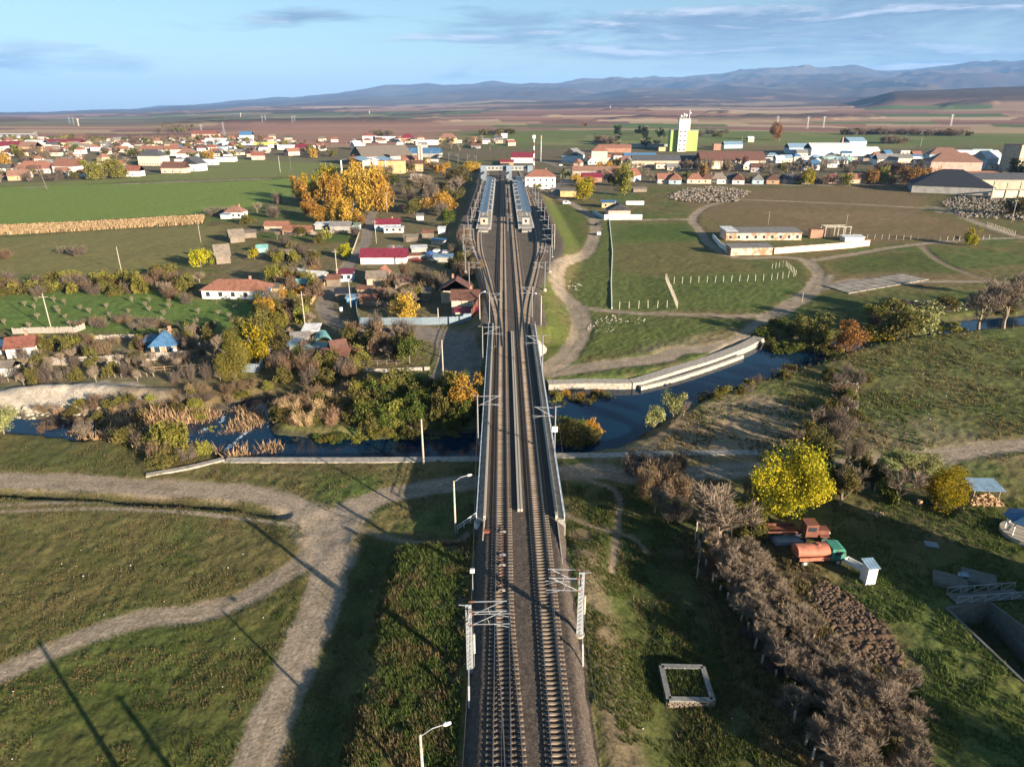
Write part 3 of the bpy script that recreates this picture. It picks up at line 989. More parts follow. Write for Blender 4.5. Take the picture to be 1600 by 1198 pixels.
def track(pl, label, singles=True, wide=None, z0=0.0):
    root = thing('railway_track', label, 'railway track', (pl[0][0], pl[0][1], RZ - .2 + z0))
    ox, oy, oz = root.location
    loc = [(x - ox, y - oy) for x, y in pl]
    for s in (-.75, .75):
        rail_obj(loc, s, root, RZ + z0 - oz)
    pts = resample(loc, .6)
    rest = MB(); n = 0
    for i, p in enumerate(pts[:-1]):
        q = pts[i + 1]; ang = math.atan2(q[1] - p[1], q[0] - p[0]) - math.pi / 2
        wy = p[1] + oy
        sx = 1.0; dx = 0
        if wide: sx, dx = wide(wy)
        if singles and n < 300:
            o = link('sleeper', SLEEPER_ME, root, (p[0] + dx, p[1], SL_TOP + z0 - .22 - oz), ang + rng.uniform(-.006, .006))
            o.scale = (sx, 1, 1)
        else:
            rest.box(p[0], p[1], SL_TOP + z0 - .12 - oz, 2.6, .24, .12, ang)
        n += 1
    if rest.v:
        stuff(rest.build('far_sleepers', M_SLEEP, root))
    return root


Y0, Y1 = 22.0, 1000.0
line = lambda off, a, b, n=2: [(xr(y) + off, y) for y in np.linspace(a, b, n)]


def wide_t1(y):
    w = float(np.interp(y, [22, 41, 56, 61], [3.7, 3.45, 2.75, 2.6]))
    return w / 2.6, (w - 2.6) / 2 * .85


T1 = track(line(-2.45, Y0, 600, 30), 'left main track with a turnout starting at the bottom of the picture', wide=wide_t1)
T2 = track(line(2.45, Y0, 600, 30), 'right main track with evenly spaced concrete sleepers over the bridge')
# turnout road merging from the right of the left track
pts = [(-2.45 + d, y) for d, y in ((1.55, 22), (.98, 41), (.52, 50), (.2, 56), (.04, 60.5), (.0, 63))]
tn = [(xr(y) + u, y) for u, y in pts]
tr = thing('turnout_rails', 'second pair of rails diverging from the left track at the bottom', 'rails', (tn[0][0], tn[0][1], RZ))
tl = [(x - tn[0][0], y - tn[0][1]) for x, y in smooth_line(tn, 4)]
for s in (-.75, .75): rail_obj(tl, s + (.004 if s < 0 else .004), tr, .004)
# locking gear lying between the rails
pm = thing('point_rod', 'long steel rod with cross plates lying between the rails of the left track', 'point gear', (xr(70) - 2.35, 62.5, SL_TOP + .02))
MB().bar((0, 0, .08), (-.02, 13.2, .08), .09).build('rod', M_RUST, pm)
for k, yy in enumerate((.4, 5.0, 7.0, 11.9)):
    MB().box(-.03, yy, .0, .78, .34, .10).box(-.03, yy, .1, .5, .16, .06).build('cross_plate', M_GALV if k == 2 else M_CONC, pm)

RAMP = [(-6.7, 1.75), (-4.75, 3.2), (-4.2, 3.28), (-1.1, 3.28), (-.9, 3.12), (.9, 3.12), (1.1, 3.28), (4.2, 3.28), (4.75, 3.2), (6.7, 1.75)]


def ballast(name, pl, sec, m, z=0.0):
    mb = MB(); mb.sweep(pl, sec, z, close=False)
    o = mb.build(name, m); struct(o)
    me = o.data
    if me.polygons[0].normal.z < 0: me.flip_normals()
    return o


def ballast_sheet(name, a, b, us, zs, m, step=.3, amp=.05):
    """fine uneven surface of stones"""
    ys = np.arange(a, b + step, step); n = len(us)
    U, Yv = np.meshgrid(np.asarray(us), ys)
    Zv = np.tile(np.asarray(zs), (len(ys), 1)) + (fbm(U * 3.1, Yv * 3.1, 301, 2) - .5) * amp * 2.2
    X = U + xr(Yv) + (vnoise(U * 2 + 9, Yv * .7, 33) - .5) * .35 * (np.abs(U) > 5.3)
    V = np.stack([X, Yv, Zv], -1).reshape(-1, 3)
    idx = np.arange(len(ys) * n).reshape(len(ys), n)
    F = np.stack([idx[:-1, :-1], idx[:-1, 1:], idx[1:, 1:], idx[1:, :-1]], -1).reshape(-1, 4)
    return struct(link(name, np_mesh(name, V, F, [m], smooth=True)))


_us = sorted(set(list(np.arange(-4.5, 4.51, .3).round(2)) + [-5.7, -5.4, -5.1, -4.8, 4.8, 5.1, 5.4, 5.7]))
_zs = []
for u in _us:
    a = abs(u)
    _zs.append(3.22 if a < 4.6 else 3.22 - (a - 4.6) * 1.0)
ballast_sheet('ballast_bed', 20, 77.9, _us, _zs, M_BALL)
ballast_sheet('ballast_bed', 78, 165.9, np.arange(-4.62, 4.63, .28), [3.2] * len(np.arange(-4.62, 4.63, .28)), M_BALLD, .5)
ballast_sheet('ballast_bed', 166, 420, _us, _zs, M_BALL, 1.2)
ballast_sheet('ballast_bed', 420, 800, _us[::3], _zs[::3], M_BALL, 6)

SIDE = {
    'left siding curving out before the station': [(781, 540), (777.5, 500), (769, 466), (757, 432), (748, 404), (741, 388), (736, 368), (737, 345), (742, 325), (748, 305), (753.5, 285), (754, 268), (746, 257), (728, 250), (705, 245), (670, 240), (620, 235), (560, 230)],
    'inner left siding along the left platform': [(767, 462), (757, 420), (750, 395), (748, 370), (750, 340), (755, 312), (760, 290), (762, 275), (757, 263), (746, 255.5), (725, 249), (700, 244), (665, 239), (620, 234), (560, 229)],
    'right siding curving out to the right platform': [(817, 540), (820, 505), (824, 470), (832, 440), (839, 410), (842, 390), (841, 370), (836, 345), (830, 320), (824, 300), (818, 282), (812, 268)],
    'outer right siding beside the dark barrier': [(838, 412), (847, 392), (849, 372), (845, 348), (838, 325), (832, 308)],
}
SIDING = {}
for k, v in SIDE.items():
    pl = smooth_line([un(a, b, RZ) for a, b in v], 5)
    SIDING[k] = pl
    ballast('ballast_bed', pl, [(-2.6, 2.95), (-1.7, 3.23), (1.7, 3.23), (2.6, 2.95)], M_BALLD)
    track(pl, k, singles=False)

# ------------------------------------------------------------------ bridge over the river
def bridge():
    a, b = 77.6, 166.2
    r = thing('railway_bridge', 'concrete railway bridge carrying two tracks over the river', 'bridge', (xr(120), 120, 0))
    ox, oy = xr(120), 120

    def strip(name, u0, u1, z0, z1, m, a=a, b=b):
        pl = [(xr(y) - ox, y - oy) for y in (a, b)]
        return MB().sweep(pl, [(u0, z0), (u1, z0), (u1, z1), (u0, z1)]).build(name, m, r)
    strip('deck', -5.9, 5.9, 2.15, 3.0, M_CONC2)
    for s in (-1, 1):
        strip('girder', min(s * 5.2, s * 3.6), max(s * 5.2, s * 3.6), 1.3, 2.149, M_CONC2)
        strip('kerb', min(s * 4.63, s * 4.93), max(s * 4.63, s * 4.93), 3.0, 3.82, M_KERB)
        strip('walkway', min(s * 4.94, s * 5.78), max(s * 4.94, s * 5.78), 3.0, 3.12, M_CONC)
        # handrail: top rail, knee rail, toe board and posts
        u = s * 5.84
        p0, p1 = (xr(a) + u - ox, a - oy), (xr(b) + u - ox, b - oy)
        pr = MB()
        strip('fascia', u - .05 if s < 0 else u - .05, u + .05, 2.7, 3.34, M_BLUE)
        for z, w in ((4.16, .10), (3.75, .05)):
            MB().bar((*p0, z), (*p1, z), w).build('handrail', M_BLUE, r)
        post = MB().box(0, 0, 0, .08, .08, .82).mesh('railing_post', M_BLUE)
        y = a
        while y < b + .01:
            link('railing_post', post, r, (xr(y) + u - ox, y - oy, 3.34)); y += 2.2
    c1 = line(0, 79.5, 160)
    for s in (-1, 1):
        pl = [(x - ox, y - oy) for x, y in c1]
        MB().sweep(pl, [(s * .2 - .15, 3.1), (s * .2 + .15, 3.1), (s * .2 + .15, 3.62), (s * .2 - .15, 3.62)]).build('central_kerb', M_KERB, r)
    for y in (79.0, 100, 122, 143, 164.5):
        p = MB()
        if y in (79.0, 164.5):
            p.box(xr(y) - ox, y - oy, -1.5, 12.2, 1.6, 3.6)
        else:
            for u in (-4, 0, 4): p.tube((xr(y) + u - ox, y - oy, -3), (xr(y) + u - ox, y - oy, .6), .55, n=14)
            p.box(xr(y) - ox, y - oy, .55, 10.4, 1.5, .75)
        p.build('abutment' if y in (79.0, 164.5) else 'pier', M_CONC2, r)
    return r


bridge()
# low walls and stair rail at the bridge ends
w = thing('wing_wall', 'low concrete wing wall running on from the right bridge kerb', 'wall', (xr(74) + 4.8, 74, 2.3))
MB().bar((0, 3.2, .9), (.1, -5.5, .3), .14, .9).build('wall', M_CONC, w)
w = thing('wing_wall', 'low concrete wing wall running on from the left bridge kerb', 'wall', (xr(76) - 4.8, 76, 2.5))
MB().bar((0, 1.2, .8), (-.05, -3, .3), .14, .9).build('wall', M_CONC, w)
p0 = Vector((*un(745, 800, 4.0), 4.0)); p1 = Vector((*un(714, 822, 1.6), 1.6))
w = thing('stair_rail', 'sloping white stair rail leading down from the left end of the bridge', 'handrail', (p1.x, p1.y, p1.z))
q = p0 - p1
MB().bar((0, 0, .0), q, .09).bar((0, 0, -.45), q - Vector((0, 0, .45)), .06).build('rail', M_WHITE, w)
for t in (.02, .35, .68, .98): MB().bar(q * t, q * t - Vector((0, 0, 1.0)), .07).build('post', M_WHITE, w)
x, y = un(901 - 52, 530, 2)
w = thing('abutment_cone', 'rounded pale concrete facing beside the far right end of the bridge', 'concrete cone', (*un(846, 538, 1.2), .9))
cm = MB(); n = 14
for k in range(n):
    t0, t1 = math.pi * (k / n - .5), math.pi * ((k + 1) / n - .5)
    for (r0, za), (r1, zb) in (((6.2, -1.2), (3.4, 1.0)), ((3.4, 1.0), (.2, 2.2))):
        cm.add([(r0 * math.cos(t0) * .75 - 3, r0 * math.sin(t0) * 1.1, za), (r0 * math.cos(t1) * .75 - 3, r0 * math.sin(t1) * 1.1, za), (r1 * math.cos(t1) * .75 - 3, r1 * math.sin(t1) * 1.1, zb), (r1 * math.cos(t0) * .75 - 3, r1 * math.sin(t0) * 1.1, zb)], [(0, 1, 2, 3)])
cm.build('facing', M_KERB, w)

# ------------------------------------------------------------------ overhead line
def cantilever(parent, s, z, reach, dy=0.0, double=False):
    """hinged tubes reaching over the track, on the side s"""
    for k in ((0,) if not double else (-.7, .7)):
        m = MB()
        m.bar((0, dy + k, z), (s * reach, dy + k, z + .12), .07)
        m.bar((0, dy + k, z - 1.7), (s * reach * .88, dy + k, z + .05), .07)
        m.bar((s * .3, dy + k, z - 1.45), (s * reach * 1.08, dy + k, z - 1.35), .055)
        m.bar((s * reach * .5, dy + k, z - .75), (s * reach * .55, dy + k, z - 1.4), .04)
        m.bar((s * reach * .62, dy + k, z - 1.38), (s * reach * 1.05, dy + k, z - 1.75), .045)
        o = m.build('cantilever', M_GALV, parent)
        MB().tube((s * .12, dy + k, z + .01), (s * .5, dy + k, z + .03), .09, n=8).build('insulator', M_CERAM, o)
        MB().tube((s * .12, dy + k, z - 1.62), (s * .5, dy + k, z - 1.45), .09, n=8).build('insulator', M_CERAM, o)


def mast(x, y, z, h, s, reach, label, double=False, foot=True, group=None, weights=False, detail=True):
    r = thing('catenary_mast', label, 'overhead line mast', (x, y, z), 0, group)
    m = MB()
    w = .26 if detail else .3
    if double:
        for u in (-.17, .17):
            m.bar((u, 0, 0), (u * .8, 0, h), .11, .3)
        for k in range(int(h / .55)):
            m.bar((-.17, -.1, k * .55 + .2), (.17, -.1, k * .55 + .5), .05)
    else:
        m.bar((0, -.12, 0), (0, -.12, h), w, .03).bar((0, .12, 0), (0, .12, h), w, .03).bar((0, 0, 0), (0, 0, h), .04, .24)
    m.build('post', M_GALV, r)
    if foot: MB().tube((0, 0, -.6), (0, 0, .22), .62, .55, n=14).build('foundation', M_KERB, r)
    cantilever(r, s, h - .25, reach, 0, double)
    a = MB().bar((0, 0, h - .1), (-s * .9, 0, h - .02), .07)
    a.build('feeder_arm', M_GALV, r)
    if double:
        MB().bar((0, 0, h * .98), (s * .05, .1, h - 1.6), .5, .05).build('bracket', M_GALV, r)
    if weights:
        MB().tube((.42, .15, 2.7), (.42, .15, 5.0), .13, n=10).build('tension_weight', M_KERB, r)
        MB().bar((.42, .15, 5), (.42, .15, h - .6), .03).build('tension_wire', M_DARK, r)
        MB().bar((.42, .15, .2), (.42, .15, 2.7), .04).build('guide_rod', M_GALV, r)
    return r


ORD = ['nearest', 'second', 'third', 'fourth', 'fifth', 'sixth', 'seventh', 'eighth', 'ninth', 'tenth', 'eleventh', 'twelfth', 'thirteenth', 'fourteenth', 'fifteenth', 'sixteenth', 'seventeenth', 'eighteenth', 'nineteenth', 'twentieth']


def nth(i, last=None): return 'farthest' if last is not None and i == last else ORD[i]


def at(px, py, z): x, y = un(px, py, z); return x, y, z


x, y, z = at(735, 1055, 2.0)
mast(x, y, z, 8.6, 1, 3.6, 'left foreground overhead line mast with double arms above the track', True, weights=True)
x, y, z = at(905, 992, 2.3)
mast(x, y, z, 8.0, -1, 3.4, 'right foreground overhead line mast beside the grass slope', True, weights=True)
for (px, py, qx, qy, lab) in ((733, 1112, 735, 1060, 'inclined anchor stay below the left foreground mast'), (911, 1045, 906, 1000, 'inclined anchor stay below the right foreground mast')):
    x, y, z = at(px, py, 1.9 if px < 800 else 2.0)
    r = thing('anchor_stay', lab, 'anchor', (x, y, z))
    mx, my, mz = at(735 if px < 800 else 905, 1055 if px < 800 else 992, 2.1)
    MB().bar((0, 0, .2), (mx - x, my - y, 7.6), .045).build('stay_rod', M_GALV, r)
    MB().bar((0, 0, .15), ((mx - x) * .25, (my - y) * .25, 2.1), .16).build('turnbuckle', M_GALV, r)
    MB().box(0, 0, -.4, .7, .7, .6).build('block', M_KERB, r)
MASTS = [(747, 690, 2.6, 8.4, 1, 'left mast standing beside the middle of the bridge'), (866, 712, 2.6, 8.6, -1, 'right mast beside the bridge carrying a white plate'),
         (754.5, 572, 1.2, 9.2, 1, 'left mast at the far end of the bridge'), (847, 590, 1.2, 9.4, -1, 'right mast at the far end of the bridge'),
         (765, 508, 3.0, 8.4, 1, 'left mast on the embankment before the sidings split'), (831, 497, 3.0, 8.4, -1, 'right mast on the embankment before the sidings split')]
for px, py, z, h, s, lab in MASTS:
    x, y, z = at(px, py, z)
    reach = abs((xr(y) + (-2.45 if s > 0 else 2.45)) - x) - .1
    r = mast(x, y, z, h, s, min(reach, 5.2), lab, False, foot=False)
    if 'white plate' in lab:
        MB().box(0, -.2, 4.3, .85, .05, .95).build('plate', M_WHITE, r)
    if py > 560:
        MB().bar((0, 0, -.5), (s * abs(xr(y) + (-5.9 if s > 0 else 5.9) - x), 0, -.2), .3, .5).build('bracket', M_CONC2, r)
    else:
        MB().box(0, 0, -.6, .8, .8, .7).build('foundation', M_CONC, r)
gl = 'overhead line masts among the station tracks'
_mi = 0
for _k, (py, z) in enumerate(((452, 3), (424, 3), (402, 3), (384, 3), (368, 3), (352, 3), (338, 3), (324, 3), (312, 3), (300, 3), (290, 3), (281, 3))):
    for s in (-1, 1):
        d = un(800, py, z)[1]
        o = {-1: float(np.interp(py, [300, 390, 452, 480], [-15.5, -18, -12.5, -10])), 1: float(np.interp(py, [300, 390, 452, 480], [18, 17.5, 10.5, 9]))}[s]
        side = 'left' if s < 0 else 'right'
        mast(xr(d) + o, d, z, 8.4, -s, 3.6, '%s overhead line mast counted along the %s row beside the station tracks' % (nth(_k, 11), side), group=gl + ', %s row' % side, detail=False)
        if py in (452, 402, 368, 338, 312):
            mast(xr(d + 9) + s * .05, d + 9, z, 8.0, s, 2.2, '%s slim grey mast between the two main tracks in the station' % nth([402, 368, 338, 312].index(py) if py in (402, 368, 338, 312) else 0), foot=False, group='masts between the main tracks', detail=False) if s > 0 and py < 400 else None
for i in range(15):
    px = 745 - i * 14.5; py = 259 - 1.95 * i
    x, y, z = at(px, py, 3 - min(i, 8) * .3)
    mast(x, y, z, 9.5, 1 if i % 2 else -1, 3.2, '%s overhead line mast along the far curve of the line to the left' % nth(i, 14), foot=False, group='masts along the far curve of the line', detail=False)

# wires: contact and messenger wire over each main track, feeder cables outside
for off, nm in ((-2.45, 'left'), (2.45, 'right')):
    r = thing('overhead_wires', 'contact wire and carrier wire above the %s main track' % nm, 'overhead wires', (xr(20) + off, 20, 0))
    for z0, z1, q in ((9.0, 9.0, 'contact_wire'), (10.4, 9.6, 'carrier_wire')):
        m = MB(); prev = None
        knots = [20, 57, 105, 141, 184, 228, 272, 316, 360, 404, 448, 492, 560]
        for a, b in zip(knots[:-1], knots[1:]):
            for k in range(6):
                t = k / 6; y = a + (b - a) * t
                zz = z0 - (z0 - z1) * 4 * t * (1 - t)
                cur = (xr(y) - xr(20), y - 20, zz)
                if prev: m.bar(prev, cur, .032)
                prev = cur
        m.build(q, M_CABLE, r)
for pts, nm in (([(718, 1260, 9), (737, 930, 10.5), (746, 612, 10.8), (754, 510, 10.4), (764, 442, 11.2)], 'left'), ([(955, 1260, 9), (906, 886, 10.3), (867.5, 609, 11.0), (848, 512, 10.6), (831, 440, 11.2)], 'right')):
    P = [Vector(at(*p)) for p in pts]
    r = thing('feeder_cable', 'sagging feeder cable strung outside the %s row of masts' % nm, 'cable', P[0])
    m = MB()
    prev = None
    for a, b in zip(P[:-1], P[1:]):
        for k in range(8):
            t = k / 8; c = a.lerp(b, t) - Vector((0, 0, 4 * t * (1 - t) * 1.3)) - P[0]
            if prev: m.bar(prev, c, .03)
            prev = c
    m.build('cable', M_CABLE, r)

# ------------------------------------------------------------------ lamps and poles
def lamp(px, py, z, h, label, az=.4, arm=1.8):
    x, y, z = at(px, py, z)
    r = thing('street_lamp', label, 'street lamp', (x, y, z))
    MB().tube((0, 0, -.3), (0, 0, h), .17, .11, n=10).build('pole', M_KERB, r, smooth=True)
    dx, dy = math.cos(az) * arm, math.sin(az) * arm
    MB().tube((0, 0, h - .2), (dx * .5, dy * .5, h + .35), .04, n=6).tube((dx * .5, dy * .5, h + .35), (dx, dy, h + .45), .04, n=6).build('arm', M_GALV, r)
    hd = MB(); n = 10
    c = Vector((dx * 1.1, dy * 1.1, h + .45)); d = Vector((dx, dy, .12)).normalized()
    hd.tube(c - d * .3, c, .07, .19, n=n, cap=True).tube(c, c + d * .4, .19, .10, n=n)
    hd.build('lamp_head', M_WHITE, r, smooth=True)
    return r


def pole(px, py, z, h, label, cross=False, r0=.16, m=None, group=None, lean=0.0, at_=None):
    x, y, z = at(px, py, z)
    if at_: x, y = at_
    r = thing('utility_pole', label, 'pole', (x, y, z), 0, group)
    m = m or M_KERB
    MB().tube((0, 0, -.4), (lean, 0, h), r0, r0 * .6, n=8).build('post', m, r, smooth=True)
    if cross:
        MB().bar((-1.1, -.1, h - .9), (1.1, .1, h - .9), .1).build('crossarm', m, r)
        for u in (-.9, 0, .9): MB().tube((u, 0, h - .88), (u, 0, h - .6), .05, n=6).build('insulator', M_CERAM, r)
    return r


lamp(712, 838, 0, 8.6, 'tall street lamp standing left of the near bridge end', .35, 1.9)
lamp(664, 1262, 0, 8.2, 'street lamp whose head shows at the bottom edge left of the tracks', .3, 1.9)
lamp(750, 513, 0.4, 9.2, 'lamp pole beside the left edge of the line by the brown roofed house', .6, 1.4)
lamp(845, 516, 1.6, 9.0, 'lamp pole on the grass slope right of the line', 2.7, 1.4)
lamp(866, 392, 2.4, 9.5, 'lamp pole at the foot of the dark barrier right of the station', 1.6, .5)
pole(662, 727, 0, 8.3, 'plain white concrete pole on the near river bank left of the bridge', r0=.2)
pole(692.5, 590, 0, 8.6, 'plain white concrete pole beside the far village road', r0=.19)
pole(81, 517, 0, 10, 'grey concrete pole with a crossarm at the left orchard fence', True)
pole(190, 425, 0, 9, 'short concrete pole behind the hedge on the left')
pole(314, 379, 0, 9, 'slim pole in the meadow left of the wooden barns', r0=.12)
pole(478, 520, 0, 11, 'concrete pole at the bend of the village lane', True)
pole(528, 440, 0, 11, 'lattice like grey pole at the near corner of the lane', True)
pole(549, 488, 0, 9, 'white pole behind the blue shed')
pole(588, 380, 0, 10, 'grey pole beside the upper part of the lane', True)
pole(590, 325, 0, 9, 'grey pole below the golden trees', True)
pole(605, 332, 0, 11, 'tall pole in front of the golden poplars', True)
pole(685, 507, 0, 4.6, 'short concrete post with a lamp at the grey metal fence', r0=.2)
pole(438, 270, 0, 15, 'pale concrete mast in the green field on the left', r0=.3)
pole(455, 268, 0, 13, 'thinner mast in the green field on the left', r0=.15, m=M_WOOD)
pole(510, 271, 0, 10, 'pole at the dark bush in the green field')
pole(74, 297, 0, 18, 'leaning pole at the near edge of the left town', r0=.2, m=M_WOOD, lean=-3)
pole(1580, 348, 0, 12, 'concrete pole beside the rubble heap at the right edge', True)
pole(1200, 352, 0, 7, 'thin pole behind the ruined brick building', r0=.1)
pole(1322, 352, 0, 6, 'thin pole behind the concrete frame', r0=.1)
pole(1253, 445 + 27, 0, 3, 'single short post beside the riverside track', r0=.12)
for i, (px, py, h) in enumerate(((1346, 228, 14), (1375, 232, 13), (1436, 240, 20), (1216, 203, 16), (1158, 200, 18), (846, 240, 14), (876, 296, 11))):
    x, y = un(px, min(py, 262))
    pole(px, max(py, 233), 0, h, ('thin mast right of centre behind the industrial sheds', 'thin mast behind the low white hall on the right', 'thick pale mast behind the dark trees on the right', 'thin mast on the green slope above the orange tree', 'thin mast on the ploughed edge right of the green silo', 'slim mast beside the red and white tower', 'pole beside the round green tree near the station')[i], r0=.25, group='masts behind the town on the right')
# far power line pylons
for _k, (px, d) in enumerate(((408, 2600), (413, 2700), (455, 2500), (459, 2600), (105, 3300), (111, 3100), (310, 1500), (345, 1600), (1290, 1900), (1265, 1800), (1217, 1950), (1490, 2100))):
    a = az_of(px); x, y = d * math.sin(a), d * math.cos(a)
    r = thing('lattice_pylon', 'tiny grey pylon, %s from the left edge among the far fields' % nth(sorted([408, 413, 455, 459, 105, 111, 310, 345, 1290, 1265, 1217, 1490]).index(px)).replace('nearest', 'first'), 'pylon', (x, y, hz(x, y)), 0, 'far pylons in the fields')
    m = MB()
    for u, v in ((-1, -1), (1, -1), (1, 1), (-1, 1)): m.bar((u * 1.8, v * 1.8, 0), (u * .3, v * .3, 26), .35)
    m.build('legs', M_GALV, r)
    MB().bar((-5, 0, 22), (5, 0, 22), .4).bar((-3.5, 0, 25), (3.5, 0, 25), .4).build('crossarm', M_GALV, r)

# ------------------------------------------------------------------ vegetation
leaf_mat('leaf_yellow', (.11, .13, .018), (.54, .40, .025), (.33, .29, .02))
leaf_mat('leaf_gold', (.28, .17, .03), (.58, .36, .06), (.42, .25, .045))
leaf_mat('leaf_orange', (.20, .11, .04), (.38, .21, .06), (.28, .155, .05))
leaf_mat('leaf_olive', (.075, .075, .025), (.19, .16, .05), (.12, .108, .034))
leaf_mat('leaf_green', (.045, .065, .015), (.17, .185, .045), (.095, .12, .028))
leaf_mat('leaf_dark', (.015, .028, .012), (.045, .065, .022), (.028, .042, .016))
leaf_mat('leaf_russet', (.13, .09, .06), (.25, .175, .11), (.19, .13, .08))
leaf_mat('leaf_willow', (.12, .125, .03), (.30, .27, .06), (.20, .19, .04))
leaf_mat('leaf_silver', (.15, .17, .07), (.42, .42, .18), (.27, .28, .11))
leaf_mat('reed', (.30, .20, .11), (.50, .36, .21), (.38, .26, .15))
leaf_mat('leaf_bare', (.10, .08, .06), (.23, .185, .145), (.155, .125, .10))
leaf_mat('grass_green', (.055, .080, .022), (.125, .150, .045), (.085, .110, .03))
leaf_mat('grass_dry', (.12, .095, .04), (.24, .19, .095), (.165, .13, .06))
leaf_mat('maize_straw', (.24, .165, .09), (.46, .33, .19), (.35, .25, .14))


def quads(centres, size, r, droop=0.0, aspect=1.0):
    """small leaf faces, one per centre, randomly turned"""
    n = len(centres)
    a = r.normal(size=(n, 3)); a[:, 2] *= (1 - droop)
    if droop: a[:, 2] -= droop * 1.5
    a /= np.linalg.norm(a, axis=1, keepdims=True) + 1e-9
    b = r.normal(size=(n, 3)); b -= (b * a).sum(1, keepdims=True) * a
    b /= np.linalg.norm(b, axis=1, keepdims=True) + 1e-9
    s = size * (0.6 + 0.8 * r.rand(n, 1))
    A = a * s * aspect; B = b * s / aspect
    V = np.stack([centres - A - B * .6, centres + A * .2 - B, centres + A + B * .3, centres - A * .3 + B], 1).reshape(-1, 3)
    return V, np.arange(4 * n).reshape(n, 4)


def crown_mesh(name, seed, nclump, nleaf, leaf, shape='round', m='leaf_green', core=True):
    """crown of unit radius 1 wide, base at 0, top at shape height"""
    r = np.random.RandomState(seed)
    C = []
    H = {'round': 1.7, 'tall': 3.6, 'willow': 2.0, 'bush': 1.15, 'wide': 1.35}[shape]
    tries = 0
    nl_ = 7
    LB = r.normal(size=(nl_, 3)); LB /= np.linalg.norm(LB, axis=1, keepdims=True); LB *= r.uniform(.35, .68, (nl_, 1)); LB[:, 2] = LB[:, 2] * .9
    LR = r.uniform(.30, .52, nl_)
    while len(C) < nclump:
        k_ = r.randint(nl_); p = r.normal(size=3); p = LB[k_] + p / np.linalg.norm(p) * LR[k_] * r.rand() ** .4
        if abs(p[2]) > 1: continue
        z = (p[2] + 1) / 2
        if shape == 'tall': wd = np.interp(z, [0, .15, .45, .8, 1], [.5, .85, 1, .7, .2])
        elif shape == 'bush': wd = np.interp(z, [0, .5, 1], [1.0, 1.0, .8])
        else: wd = 1.0
        if z > .75 and r.rand() < .35: continue
        C.append((p[0] * wd * .82, p[1] * wd * .82, (.06 + z * .88) * H))
    C = np.array(C)
    rad = (.12 + .17 * r.rand(nclump)) * {'tall': .95, 'round': 1, 'willow': 1, 'bush': .9, 'wide': 1}[shape]
    which = r.randint(0, nclump, nclump * nleaf)
    d = r.normal(size=(len(which), 3)); d /= np.linalg.norm(d, axis=1, keepdims=True)
    rr = rad[which][:, None] * (0.55 + .55 * r.rand(len(which), 1))
    P = C[which] + d * rr
    if shape == 'willow':
        P[:, 2] -= r.rand(len(P)) * .55 * (np.hypot(P[:, 0], P[:, 1]) > .45)
    P[:, :2] -= P[:, :2].mean(0)
    P[:, :2] /= np.percentile(np.hypot(P[:, 0], P[:, 1]), 95)
    P[:, 2] = (P[:, 2] - np.percentile(P[:, 2], 1)) / (np.percentile(P[:, 2], 99) - np.percentile(P[:, 2], 1)) * H
    P[:, 2] = np.maximum(P[:, 2], .02)
    V, F = quads(P, leaf, r, .75 if shape == 'willow' else 0.1, 1.5 if shape == 'willow' else 1.15)
    return np_mesh(name, V, F, [MATS[m]])


def branches(seed, levels=4, n=(5, 5, 5, 6), spread=.75, r0=.075, L0=.42, twig=.006, up=.35, fine=0):
    """unit tree: bare limbs, total height about 1"""
    r = random.Random(seed)
    mb = MB()

    def rec(p, d, L, rad, lv):
        e = p + d * L
        sides = 6 if lv == 0 else (4 if lv < 3 else 3)
        # a slight bend in the middle
        mid = p + d * L * .5 + Vector((r.uniform(-1, 1), r.uniform(-1, 1), 0)) * L * .06
        r2 = max(rad * .62, twig)
        mb.tube(p, mid, rad, (rad + r2) / 2, n=sides, cap=False)
        mb.tube(mid, e, (rad + r2) / 2, r2, n=sides, cap=False)
        if lv >= levels:
            for i in range(fine):
                q = p.lerp(e, r.uniform(.2, 1.0))
                nd = (d + Vector((r.uniform(-1, 1), r.uniform(-1, 1), r.uniform(-.4, .8))) * .8).normalized()
                sd = nd.cross(Vector((r.uniform(-1, 1), r.uniform(-1, 1), .3))).normalized() * twig * .55
                t2 = q + nd * L * r.uniform(.5, 1.3)
                mb.add([q - sd, q + sd, t2 + sd * .4, t2 - sd * .4], [(0, 1, 2, 3)])
            return
        k = n[min(lv, len(n) - 1)]
        for i in range(k):
            t = 1.0 if i == 0 else r.uniform(.45, 1.0)
            q = p.lerp(e, t)
            ax = Vector((r.uniform(-1, 1), r.uniform(-1, 1), r.uniform(-.3, .5)))
            nd = (d + ax * spread * (1.15 if lv == 0 else .95) + Vector((0, 0, up * .4))).normalized()
            rec(q, nd, L * r.uniform(.55, .82), r2 * (.9 if i == 0 else .7), lv + 1)
    rec(Vector((0, 0, -.03)), Vector((r.uniform(-.06, .06), r.uniform(-.06, .06), 1)).normalized(), L0, r0, 0)
    return mb


def trunk_mesh(name, seed, h, r0, n=5, m=None):
    """trunk with a few limbs for the inside of a leafy crown (h = metres per unit 1)"""
    r = random.Random(seed)
    mb = MB().tube((0, 0, -.15), (0, 0, h * .45), r0, r0 * .7, n=8, cap=False)
    for i in range(n):
        a = 2 * math.pi * i / n + r.uniform(-.4, .4)
        z = h * r.uniform(.32, .45)
        e = Vector((math.cos(a) * .55, math.sin(a) * .55, h * r.uniform(.65, .95)))
        mb.tube((0, 0, z), e, r0 * .55, r0 * .15, n=5, cap=False)
        mb.tube(Vector((0, 0, z)).lerp(e, .5), e + Vector((r.uniform(-.3, .3), r.uniform(-.3, .3), .1)), r0 * .25, r0 * .1, n=4, cap=False)
    return mb.mesh(name, m or M_BARK)




